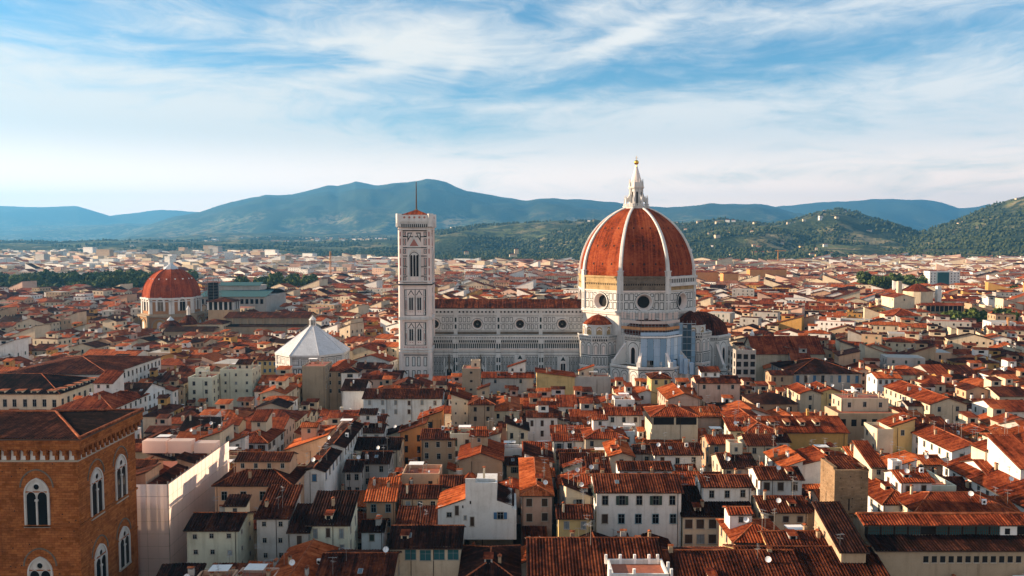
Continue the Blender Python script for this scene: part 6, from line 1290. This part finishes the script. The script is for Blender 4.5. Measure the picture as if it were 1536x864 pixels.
while y < 5600:
    near = y < 900; mid = y < 1700
    dstep = 12.5 if near else (20 if mid else 38); y_n = y + dstep * R_.uniform(.9, 1.15); x = -.70 * y - 40 + R_.uniform(0, 20)
    while x < .70 * y + 40:
        wd = R_.uniform(8, 20) * (1.25 if x > 110 and y > 430 else 1) if near else (R_.uniform(10, 30) if mid else R_.uniform(16, 60)); ds = R_.uniform(9, 15) if near else (R_.uniform(11, 20) if mid else R_.uniform(14, 26))
        xc = x + wd / 2; x += wd + (R_.choice((0, 0, .3, .3, 5)) if near else R_.uniform(0, 9) if mid else R_.uniform(0, 34)); yy = y + R_.uniform(-2.5, 2.5)
        if not hill_free(xc, yy + ds) or not free(xc - wd / 2, xc + wd / 2, yy, yy + ds) or R_.random() < (.05 if near else .09): continue
        ang = (-.12 if yy < 420 else -.36) + .30 * math.sin(xc / 140.0 + 1.3) * math.cos(yy / 190.0) + R_.uniform(-.06, .06); h = R_.uniform(10.5, 17.5) if R_.random() < .93 else R_.uniform(17, 22)
        if not near: h = R_.uniform(9, 18)
        if y > 2000 and xc < -400 and R_.random() < .05: h = R_.uniform(20, 32)
        lim = limit_height(xc - wd / 2, xc + wd / 2, yy, yy + ds, h, 3.5) if near else h
        if lim is None: continue
        rf = R_.choice(['gx'] * 5 + ['gy'] * 3 + ['hip'] * 3 + ['sl', 'sr', 'flat']) if h < 20 else 'flat'
        if y > 1300 and xc < -60 and R_.random() < .38: rf = 'flat'; lim = lim * R_.uniform(1.0, 1.5)
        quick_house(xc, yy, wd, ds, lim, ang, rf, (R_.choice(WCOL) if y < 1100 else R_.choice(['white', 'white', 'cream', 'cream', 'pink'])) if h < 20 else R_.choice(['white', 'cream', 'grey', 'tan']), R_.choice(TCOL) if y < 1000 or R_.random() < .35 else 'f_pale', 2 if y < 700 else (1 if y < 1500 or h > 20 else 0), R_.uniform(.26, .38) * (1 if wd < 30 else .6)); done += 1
    y = y_n
print('stuff houses', done, 'faces', len(city.f))

# ------------------------------------------------------------------ mid-distance buildings one can pick out
def simple(name, label, cat, px0, px1, pyt, Y, d, hz, roof, wall, tile, nwin=0, nfl=2, ww=1.0, wh=1.6, style='pane', k=.3, ph=.8):
    X0, X1 = xY(px0, pyt, Y), xY(px1, pyt, Y); h = zY(pyt, Y); root = thing(name, label, cat, ((X0 + X1) / 2, Y, 0)); w_ = X1 - X0
    P, Gb, RL, f = roof_planes(roof, w_, d, h, k, .6); mb = MB(); walls(mb, w_, d, h, Gb, wall)
    if roof == 'flat': terrace(mb, w_, d, h, wall, ph)
    mb.build('wall', root)
    if roof != 'flat': mb = MB(); roof_mesh(mb, P, RL, tile, False, 3); mb.build('roof', root)
    for fl in range(nfl):
        for i in range(nwin):
            o = link('window', window_mesh(ww, wh, style), root, (w_ * ((i + .5) / nwin - .5), 0, h - 1.2 - wh - fl * 3.6))
            if X0 > 0 and i < max(1, int(d / 4)): link('window', window_mesh(ww, wh, style), root, (-w_ / 2, d * (i + .5) / max(1, int(d / 4)), h - 1.2 - wh - fl * 3.6), -PI / 2)
    return root, w_, h
t, w_, h = simple('church', 'church with one very long plain red roof beyond the eastern apse', 'church', 1131, 1236, 530, 402, 20, 0, 'gx', 'cream', 'red', 0, k=.75)
t, w_, h = simple('bell_turret', 'slim white bell turret at the end of the long plain red church roof', 'turret', 1125.5, 1132.5, 512, 425, 2.6, 0, 'flat', 'whitepaint' if 'whitepaint' in M else 'white', 'red', ph=.4); mb = MB(); mb.box(-.9, .9, .3, 2.2, h - .1, h + 3.6, 'whitepaint'); mb.frustum(0, 1.25, 8, 1.3, h + 3.6, .1, h + 6.2, 'whitepaint'); f = Fr(mb, -.9, .3, 1, 0); f.arch(.9, h + .6, .8, 2.2, 'dark', .02); mb.build('belfry', t)
for rect in ((xY(1128, 530, 402), xY(1240, 530, 402)),): pass
cxr = xY(1375, 450, 720); t = thing('round_church', 'church with a low round tiled roof and a thin pale tower among trees', 'church', (cxr, 720, 0)); mb = MB(); zt_ = zY(436, 720); mb.prism(octa(0, 0, 13, 14, 0), 0, zt_, 'cream'); mb.box(17, 20.5, -3, 1, 0, zY(429, 720), 'white'); mb.box(-17, -13.6, 0, 3.4, 0, zY(422, 720), 'cream'); mb.build('wall', t); mb = MB(); mb.frustum(0, 0, 14, 13.6, zt_, 5, zt_ + 5, 'f_red', 0); mb.frustum(0, 0, 14, 5, zt_ + 5, .2, zt_ + 6.5, 'f_red', 0); mb.build('roof', t)
simple('hall', 'cream church hall whose gable stands before the round tiled roof', 'hall', 1341, 1372, 446, 660, 22, 0, 'gy', 'cream', 'red', 1, 1, k=.3)
t, w_, h = simple('loggia', 'long open loggia of pillars under a red roof in front of the thin pale tower', 'loggia', 1386, 1446, 458, 640, 10, 0, 'gx', 'tan', 'red', 0); mb = MB(); f = Fr(mb, -w_ / 2, 0, 1, 0); f.quad(.4, w_ - .4, h - 5, h - .6, 'dark', .03); stripes(f, 0, w_, h - 5, h - .6, w_ / 9, .13, 'peach', .3); mb.build('pillar', t)
simple('house', 'cream block with a pyramid tiled roof in front of the church hall', 'house', 1341, 1381, 473, 560, 22, 0, 'hip', 'cream', 'red', 3, 3, ww=2.2, wh=1.6, k=.42)
simple('apartment_block', 'white apartment block with a green netted middle on the eastern plain', 'apartment block', 1395, 1440, 408, 1050, 16, 0, 'flat', 'white', 'red', 9, 4); t, w_, h = simple('scaffold_net', 'green scaffold netting across the front of the white apartment block', 'netting', 1407, 1424, 409.5, 1048.5, .8, 0, 'flat', 'teal', 'red', 0)
for a, b, yt, Y in ((337, 347, 379, 2300), (348, 358, 383, 2320)): simple('tower_block', 'pale %s tower block on the hazy plain beyond the red chapel dome' % ('taller' if a == 337 else 'shorter'), 'tower block', a, b, yt, Y, 16, 0, 'flat', 'white', 'red', 0)
simple('long_block', 'long grey apartment slab on the hazy plain far beyond the park', 'apartment block', -20, 58, 383, 2600, 20, 0, 'flat', 'stone', 'red', 0)
for a, b, yt, Y, wl, lab in ((1043, 1078, 408, 1150, 'orange', 'orange block with a red roof beside the great dome'), (1085, 1108, 410, 1120, 'orange', 'short orange block between two longer orange ones'), (1125, 1180, 404, 1250, 'orange', 'longest orange block with a red roof on the plain')): simple('apartment_block', lab, 'apartment block', a, b, yt, Y, 18, 0, 'hip', wl, 'red', 0, k=.2)
for px, pt, pb, Y, arm, lab in ((496, 377, 418, 1300, 0, 'tall orange crane mast beyond the bell tower'), (1167, 375, 389, 2100, 14, 'orange tower crane with a short arm below the wooded hills'), (1511, 476, 508, 520, 0, 'red lattice mast above roofs near the edge of view')):
    x = xY(px, pb, Y); zt_ = zY(pt, Y); t = thing('tower_crane', lab, 'crane', (x, Y, 0)); mb = MB(); r = .9 if Y > 600 else .5
    for a in (-r, r):
        for b in (-r, r): mb.tube((a, b, 0), (a, b, zt_), r * .32, 'crane', 4)
    for i in range(int(zt_ / (2 * r))): z = i * 2 * r; mb.tube((-r, -r, z), (r, -r, z + 2 * r), r * .18, 'crane', 4); mb.tube((r, -r, z), (r, r, z + 2 * r), r * .18, 'crane', 4); mb.tube((-r, r, z), (-r, -r, z + 2 * r), r * .18, 'crane', 4)
    mb.build('mast', t)
    if arm: mb = MB(); mb.tube((-8, 0, zt_ - 2), (arm + 6, 0, zt_ - 2), 1.0, 'crane', 5); mb.build('jib', t)

# ------------------------------------------------------------------ ground and hills
mg, g, b = bsdf('street_stone', .9, .2); tcn = g.n('ShaderNodeTexCoord'); n1 = g.noise(tcn.outputs['Object'], .01, 6, .6); n2 = g.noise(tcn.outputs['Object'], .3, 4, .6)
far = g.n('ShaderNodeSeparateXYZ'); g.l(tcn.outputs['Object'], far.inputs[0]); plain = g.mix(g.sm(n1, .42, .6), rgb(.10, .11, .06), rgb(.26, .23, .18)); g.l(g.mix(g.sm(far.outputs[1], 1500, 2600), g.mix(g.sm(n2, .35, .7), rgb(.05, .045, .04), rgb(.085, .078, .068)), plain), b.inputs['Base Color'])
M['ground'] = mg
gr = MB(); gr.poly([(-26000, -900, 0), (26000, -900, 0), (26000, 30000, 0), (-26000, 30000, 0)], 'ground'); o = gr.build('ground'); o['kind'] = 'structure'; o['label'] = 'stone paved streets and the flat plain of the city'

nrng = np.random.default_rng(5)
def vnoise(x, y, cell, seed):
    n = 256; tab = np.random.default_rng(seed).random((n, n)); gx, gy = x / cell, y / cell; ix, iy = np.floor(gx).astype(int), np.floor(gy).astype(int); fx, fy = gx - ix, gy - iy; fx, fy = fx * fx * (3 - 2 * fx), fy * fy * (3 - 2 * fy)
    t = lambda a, b: tab[a % n, b % n]; return (t(ix, iy) * (1 - fx) + t(ix + 1, iy) * fx) * (1 - fy) + (t(ix, iy + 1) * (1 - fx) + t(ix + 1, iy + 1) * fx) * fy
def fbm(x, y, cell, seed, oct=5): return sum((vnoise(x, y, cell / 2 ** i, seed + i) - .5) * .55 ** i for i in range(oct))
RIDGES = [  # ridge line as seen, its distance, how far its foot comes forward, how far it falls behind
    ([(-500, 316), (-200, 312), (0, 309), (60, 311), (120, 310), (150, 318), (166, 323), (245, 313), (300, 317), (420, 335), (520, 362)], 19500, 6000, 2500),
    ([(-500, 350), (-100, 345), (0, 341), (60, 338), (110, 340), (190, 335), (230, 338), (330, 345), (420, 360)], 15500, 4600, 3500),
    ([(150, 362), (220, 339), (260, 327), (300, 318), (350, 303), (400, 293), (440, 291), (480, 281), (495, 277.5), (508, 279), (535, 271), (565, 278), (600, 276), (640, 271.5), (670, 276), (700, 287), (750, 296), (790, 302), (830, 299), (870, 301), (910, 305), (960, 310), (1000, 314), (1030, 312), (1060, 309), (1110, 308), (1140, 308), (1165, 313), (1200, 322), (1260, 345), (1300, 362)], 13500, 5600, 3600),
    ([(1050, 345), (1120, 318), (1160, 311), (1230, 305), (1290, 301), (1320, 301), (1380, 301), (1410, 305), (1435, 314), (1460, 312), (1480, 308), (1500, 311), (1600, 318), (1800, 330)], 17500, 5000, 3500),
    ([(-500, 372), (0, 371), (100, 366), (200, 359), (300, 352), (400, 349), (480, 352), (560, 350), (620, 353), (680, 356), (760, 362)], 8600, 3600, 2200),
    ([(600, 368), (640, 351), (700, 341), (760, 336), (830, 332), (880, 332), (930, 336), (1000, 333), (1030, 335), (1080, 328), (1130, 332), (1160, 337), (1200, 350), (1240, 362)], 4700, 2100, 1500),
    ([(1080, 362), (1130, 340), (1180, 333), (1225, 322), (1255, 318), (1290, 323), (1330, 334), (1365, 344), (1390, 354), (1420, 366)], 5200, 2300, 1600),
    ([(1290, 378), (1330, 366), (1380, 352), (1430, 335), (1480, 315), (1510, 303), (1536, 296), (1600, 284), (1700, 286), (1900, 300)], 4300, 1750, 2200)]
def hill_h(X, Y):
    p = 768 + 1200 * X / Y * (1 / math.cos(PITCH)) if False else 768 + 1200 * X / Y; H_ = np.zeros_like(X)
    for k_, (pr, R, Lf, Lb) in enumerate(RIDGES):
        px = np.array([q[0] for q in pr], float); pz = np.array([max(-30, CAM_Z + (358 - q[1]) * R / 1200.0) for q in pr]); zr_ = np.interp(p, px, pz)
        Rw = R + 500 * fbm(X, np.zeros_like(X) + k_ * 977, 2600, 40 + k_, 3) * (R / 6000); t = (Rw - Y); gk = np.where(t > 0, np.clip(1 - t / Lf, 0, 1), np.clip(1 + t / Lb, 0, 1)); gk = gk * gk * (3 - 2 * gk) * .55 + gk * .45
        spur = 1 + .75 * fbm(X, Y, R * .11, 60 + k_, 4) * np.clip(1 - gk, 0, 1) * 2.0; H_ = np.maximum(H_, (zr_ + 10) * gk * np.clip(spur, .3, 1.5) - 10)
    return H_ + np.clip(H_, 0, 60) / 60 * fbm(X, Y, 420, 90, 4) * 26
NS, NYY = 760, 210
sv = np.linspace(-.95, .95, NS); yv = 2000 * (22500 / 2000) ** (np.linspace(0, 1, NYY)); SS, YY = np.meshgrid(sv, yv); XX = SS * YY; ZZ = hill_h(XX, YY); ZZ = np.where(ZZ < 1.0, -3.0, ZZ)
co = np.stack([XX, YY, ZZ], -1).reshape(-1, 3); idx = np.arange(NS * NYY).reshape(NYY, NS); q4 = np.stack([idx[:-1, :-1], idx[:-1, 1:], idx[1:, 1:], idx[1:, :-1]], -1).reshape(-1, 4)
zq4 = co[q4][:, :, 2].max(1); q4 = q4[zq4 > -2.9]
def np_mesh(name, co, faces, n, mat, smooth=True):
    me = bpy.data.meshes.new(name); me.vertices.add(len(co)); me.vertices.foreach_set('co', co.astype(np.float32).ravel()); me.loops.add(faces.size); me.loops.foreach_set('vertex_index', faces.astype(np.int32).ravel()); me.polygons.add(len(faces)); me.polygons.foreach_set('loop_start', np.arange(0, faces.size, n, dtype=np.int32))
    me.materials.append(mat); me.update(calc_edges=True); me.polygons.foreach_set('use_smooth', [smooth] * len(faces)); me.update(); return me
mh, g, b = bsdf('wooded_hillside', 1.0, .05); tcn = g.n('ShaderNodeTexCoord'); P = tcn.outputs['Object']; a1 = g.noise(P, .0022, 5, .6); a2 = g.noise(P, .012, 5, .65); a3 = g.noise(P, .06, 3, .6); a4 = g.noise(P, .0045, 4, .6)
wood = g.mix(g.sm(a3, .35, .68), rgb(.020, .032, .016), rgb(.055, .070, .032)); field = g.mix(g.sm(a4, .45, .6), rgb(.12, .135, .05), rgb(.23, .19, .10)); fm = g.m('MULTIPLY', g.sm(a1, .42, .55), g.sm(a2, .44, .55)); hsep = g.n('ShaderNodeSeparateXYZ'); g.l(P, hsep.inputs[0]); fm = g.m('MULTIPLY', fm, g.sm(hsep.outputs[2], 520, 260)); g.l(g.mix(fm, wood, field), b.inputs['Base Color']); bump(g, b, a3, 14.0, .8)
hl = link('hills', np_mesh('hills', co, q4, 4, mh)); hl['kind'] = 'structure'; hl['label'] = 'wooded hills with fields and far blue mountain ridges'

# far-off woods on the near slopes: one mass of small crowns
mf, g, b = bsdf('foliage', .9, .1); tcn = g.n('ShaderNodeTexCoord'); oi = g.n('ShaderNodeObjectInfo'); n1 = g.noise(tcn.outputs['Object'], .55, 3, .6); col = g.mix(g.sm(n1, .3, .7), rgb(.026, .044, .014), rgb(.10, .125, .032)); hv = g.n('ShaderNodeHueSaturation'); g.l(col, hv.inputs['Color']); g.l(g.m('MULTIPLY_ADD', oi.outputs['Random'], .6, .7), hv.inputs['Value']); g.l(hv.outputs[0], b.inputs['Base Color']); M['leaf'] = mf
mw, g, b = bsdf('distant_foliage', 1.0, .05); tcn = g.n('ShaderNodeTexCoord'); n1 = g.noise(tcn.outputs['Object'], .05, 4, .7); g.l(g.mix(g.sm(n1, .34, .66), rgb(.016, .028, .013), rgb(.075, .088, .036)), b.inputs['Base Color']); M['wood_leaf'] = mw
ph_ = (1 + 5 ** .5) / 2; iv = np.array([(-1, ph_, 0), (1, ph_, 0), (-1, -ph_, 0), (1, -ph_, 0), (0, -1, ph_), (0, 1, ph_), (0, -1, -ph_), (0, 1, -ph_), (ph_, 0, -1), (ph_, 0, 1), (-ph_, 0, -1), (-ph_, 0, 1)], float) / 1.9
if_ = np.array([(0, 11, 5), (0, 5, 1), (0, 1, 7), (0, 7, 10), (0, 10, 11), (1, 5, 9), (5, 11, 4), (11, 10, 2), (10, 7, 6), (7, 1, 8), (3, 9, 4), (3, 4, 2), (3, 2, 6), (3, 6, 8), (3, 8, 9), (4, 9, 5), (2, 4, 11), (6, 2, 10), (8, 6, 7), (9, 8, 1)])
def blobs(cs, rx, rz): 
    n = len(cs); jit = nrng.uniform(.7, 1.25, (n, 12, 1)); v = iv[None] * jit * np.stack([rx, rx, rz], -1)[:, None, :] + cs[:, None, :]; f = if_[None] + (np.arange(n) * 12)[:, None, None]; return v.reshape(-1, 3), f.reshape(-1, 3)
N0 = 60000; s_ = nrng.uniform(-.75, .78, N0); yy_ = 2150 + (7000 - 2150) * nrng.random(N0) ** 1.5; xx_ = s_ * yy_; hh_ = hill_h(xx_, yy_); clump = fbm(xx_, yy_, 330, 11, 4) - .14 * np.clip((-.10 - xx_ / yy_) / .15, 0, 1) + .25 * (1 - np.clip((yy_ - 2300) / 1200, 0, 1)); ok = (clump > -.06) & ~((xx_ / yy_ < -.10) & (hh_ < 110) & (clump < .10)) & ((hh_ > 3) | ((yy_ > 2200) & np.array([not hill_free(a, b_) for a, b_ in zip(xx_, yy_)]) & (clump > .02) & (xx_ / yy_ > -.25)))
xx_, yy_, hh_ = xx_[ok], yy_[ok], np.maximum(hh_[ok], 0); r_ = nrng.uniform(3.5, 8.0, len(xx_)) * (1 + (yy_ - 2200) / 9000); tall = nrng.random(len(xx_)) < .14
cs = np.stack([xx_, yy_, hh_ + r_ * .6], -1); v, f = blobs(cs, np.where(tall, r_ * .45, r_), np.where(tall, r_ * 1.7, r_ * .95)); wd = link('woods', np_mesh('woods', v, f, 3, mw, False)); wd['kind'] = 'stuff'; wd['label'] = 'dark woods covering the nearer hill slopes beyond the city'
print('woods', len(xx_))
# greenery between the far houses
N1 = 2600; yy_ = 700 + 3400 * nrng.random(N1) ** 1.2; xx_ = nrng.uniform(-.7, .7, N1) * yy_; gk = fbm(xx_, yy_, 260, 17, 3); ok = gk > .13; xx_, yy_ = xx_[ok], yy_[ok]; r_ = nrng.uniform(2.5, 5.5, len(xx_)); cs = np.stack([xx_, yy_, nrng.uniform(7, 12, len(xx_))], -1); v, f = blobs(cs, r_, r_ * 1.2); wd = link('town_greenery', np_mesh('town_greenery', v, f, 3, mw, False)); wd['kind'] = 'stuff'; wd['label'] = 'scattered dark greenery among the far roofs of the plain'
# villas on the slopes join the mass of far houses
n = 0
VN = 3600; VY = [2300 + 4600 * R_.random() ** (.7 if i % 2 else 1.3) for i in range(VN)]; VX = [(R_.uniform(-.7, -.08) if i % 2 else R_.uniform(-.3, .72)) * VY[i] for i in range(VN)]; VX, VY = np.array(VX), np.array(VY); kk = (VX / VY > -.08) & (np.arange(VN) % 4 != 0) | ((VX / VY < -.08) & (VY < 5200)); VX, VY = VX[~kk], VY[~kk]; VH = hill_h(VX, VY); VC = fbm(VX, VY, 700, 31, 3)
for i in range(len(VX)):
    x, yy, hh, cl = VX[i], VY[i], VH[i], VC[i]; lw = x / yy < -.08
    if (hh > 130 or cl < -.16 or R_.random() < .2) if lw else (hh < 6 or cl < .09 or R_.random() < .3): continue
    wd_ = R_.uniform(9, 26); quick_house(x, yy, wd_, R_.uniform(9, 15), R_.uniform(8, 15), R_.uniform(-.5, .5), R_.choice(['gx', 'hip', 'gx']), R_.choice(['white', 'cream', 'cream', 'yellow']), R_.choice(TCOL), 0, z0=max(0, hh) - 1.5); n += 1
for px, py, Y, wd_, h in ((1530, 300, 4150, 40, 16), (1522, 323, 3850, 44, 12), (1462, 366, 3250, 34, 12), (1452, 368, 3250, 12, 20), (1475, 368, 3260, 50, 9), (1440, 336, 4000, 16, 10), (1486, 335, 3800, 30, 9), (1447, 334, 4020, 14, 9), (700, 380, 2450, 14, 9), (775, 378, 2420, 12, 14), (770, 384, 2400, 22, 8)):
    x, z = atY(px, py, Y); quick_house(x, Y, wd_, 14, h, .1, 'hip', 'cream', 'f_red', 0, z0=z - h * .4)
city.T = None; dh = city.build('distant_houses'); dh['kind'] = 'stuff'; dh['label'] = 'mass of tile roofed houses filling the plain behind the cathedral'

# ------------------------------------------------------------------ trees one can tell apart
def crown_mesh(seed, rx, rz, zc, n, leaf, lobes):
    R = random.Random(seed); mb = MB(); C = [(R.uniform(-.55, .55) * rx, R.uniform(-.55, .55) * rx, zc + R.uniform(-.5, .5) * rz, R.uniform(.4, .68)) for _ in range(lobes)]
    for i in range(n):
        cx_, cy_, cz_, s = R.choice(C); u = Vector((R.gauss(0, 1), R.gauss(0, 1), R.gauss(0, 1))).normalized(); r = s * R.uniform(.62, 1.05); c = Vector((cx_ + u.x * rx * r, cy_ + u.y * rx * r, cz_ + u.z * rz * r)); nn = (u + Vector((R.gauss(0, .5), R.gauss(0, .5), R.gauss(0, .5)))).normalized(); a = nn.orthogonal().normalized(); b_ = nn.cross(a); L = leaf * R.uniform(.6, 1.3)
        mb.poly([c - a * L - b_ * L * .6, c + a * L * .7 - b_ * L, c + a * L + b_ * L * .7, c - a * L * .6 + b_ * L], 'leaf')
    return mb.mesh('crown')
def trunk_mesh(h, r):
    mb = MB(); mb.tube((0, 0, -.3), (0, 0, h), r, 'shut_brown', 7, r * .6)
    for a in (0, 2.1, 4.2): mb.tube((0, 0, h * .75), (math.cos(a) * h * .25, math.sin(a) * h * .25, h * 1.25), r * .45, 'shut_brown', 5, r * .2)
    return mb.mesh('trunk')
CR = [crown_mesh(i, 5.2, 4.6, 9.0, 750, .75, 9) for i in range(4)] + [crown_mesh(9, 1.6, 7.0, 9.0, 420, .55, 6)]; TK = [trunk_mesh(6, .38), trunk_mesh(4, .25)]
def tree(x, y, s, kind, label, group):
    t = thing('cypress' if kind == 4 else 'broadleaf_tree', label, 'tree', (x, y, 0), R_.uniform(0, 6), group); t.scale = (s, s, s * R_.uniform(.9, 1.15)); link('trunk', TK[1 if kind == 4 else 0], t); link('crown', CR[kind], t)
for x0, x1, y0, y1, n, lab, grp in ((-800, -480, 1000, 1250, 84, 'dark round tree in the park on the plain beyond the red chapel dome', 'trees in the park beyond the chapel'), (-345, -255, 990, 1110, 22, 'green tree in the garden between the basilica and the bell tower', 'trees in the garden behind the market hall'), (318, 392, 592, 650, 26, 'dense green tree in the walled garden among the eastern roofs', 'trees in the eastern walled garden'), (455, 560, 1005, 1110, 24, 'dark tree behind the church with the round tiled roof', 'trees around the round roofed church')):
    for i in range(n): tree(R_.uniform(x0, x1), R_.uniform(y0, y1), R_.uniform(1.35, 2.1) if y0 > 900 else R_.uniform(.95, 1.5), R_.randrange(4), lab, grp)
for px, py, Y, s, k_, lab in ((570, 438, 900, 1.1, 0, 'single round tree just beyond the bell tower'), (1112, 470, 690, 1.0, 1, 'pale green tree among roofs beyond the eastern apse'), (1412, 447, 790, 1.0, 4, 'slim dark cypress beside the thin pale church tower'), (1421, 447, 800, .9, 4, 'shorter cypress beside the thin pale church tower'), (1465, 455, 740, .9, 2, 'lone round tree between the loggia and the far roofs'), (1250, 428, 950, 1.1, 3, 'bushy tree among pale roofs east of the great dome'), (1238, 429, 960, .9, 2, 'small bushy tree among pale roofs east of the great dome'), (398, 430, 1100, 1.1, 1, 'tree at the end of the teal market roof'), (1520, 436, 950, 1.4, 0, 'large tree by the edge of view on the eastern plain')):
    tree(xY(px, py, Y), Y, s, k_, lab, None)

# ------------------------------------------------------------------ labels for the houses that carry none yet
def ordinal(n): return ['', 'second ', 'third ', 'fourth ', 'fifth ', 'sixth ', 'seventh ', 'eighth ', 'ninth ', 'tenth ', 'eleventh ', 'twelfth ', 'thirteenth ', 'fourteenth '][n] if n < 14 else 'far '
LM2 = [(a, Vector((b, c * 1.7))) for a, b, c in LM]; groups = {}
WN = {'palegreen': 'pale green', 'paleblue': 'pale blue', 'peach': 'peach', 'stone': 'brown'}; RN = {'gx': 'ridged', 'gy': 'gabled', 'hip': 'hipped', 'sf': 'sloping', 'sb': 'sloping', 'sl': 'lean-to', 'sr': 'lean-to', 'flat': 'flat'}
for hs in HOUSES:
    if hs.label: continue
    px, py = proj(hs.x, hs.y, hs.h); p = Vector((px, py * 1.7)); A = min(LM2, key=lambda q: (q[1] - p).length); d = (p - A[1]).normalized()
    Bm = max((q for q in LM2 if q is not A and (q[1] - A[1]).length > 60), key=lambda q: (q[1] - A[1]).normalized().dot(d) * 2.2 - (q[1] - A[1]).length / 900)
    look = '%s house with %s %s%s' % (WN.get(hs.wall, hs.wall), RN[hs.roof], '' if hs.roof == 'flat' else hs.tile + ' ', 'terrace' if hs.roof == 'flat' else 'roof'); short = lambda q: q[4:] if q.startswith('the ') else q
    groups.setdefault((look, A[0], Bm[0]), []).append(((p - A[1]).length, hs))
for (look, a, bn), L in groups.items():
    L.sort(key=lambda q: q[0])
    for i, (_, hs) in enumerate(L):
        o_ = ordinal(i) if len(L) > 1 else ''
        hs.root['label'] = ('%s, %sfrom %s toward %s' % (look, ('first ' if i == 0 else o_) if len(L) > 1 else '', a[4:], bn[4:])).replace(', from', ' from')

# ------------------------------------------------------------------ haze: one box of even thin air
HZ = MB(); HZ.box(-22000, 22000, -700, 23000, -4.0, 1340, 'ground'); ho = HZ.build('haze'); ho['kind'] = 'stuff'; ho['label'] = 'thin blue evening haze over the city and hills'
mv = bpy.data.materials.new('haze_air'); mv.use_nodes = True; g = G(mv.node_tree); pv = g.n('ShaderNodeVolumePrincipled'); o = g.n('ShaderNodeOutputMaterial'); g.l(pv.outputs[0], o.inputs['Volume']); pv.inputs['Density'].default_value = HAZE_D = 5.8e-5; pv.inputs['Color'].default_value = rgb(.15, .53, 1.0); pv.inputs['Anisotropy'].default_value = 0.32
ho.data.materials.clear(); ho.data.materials.append(mv)
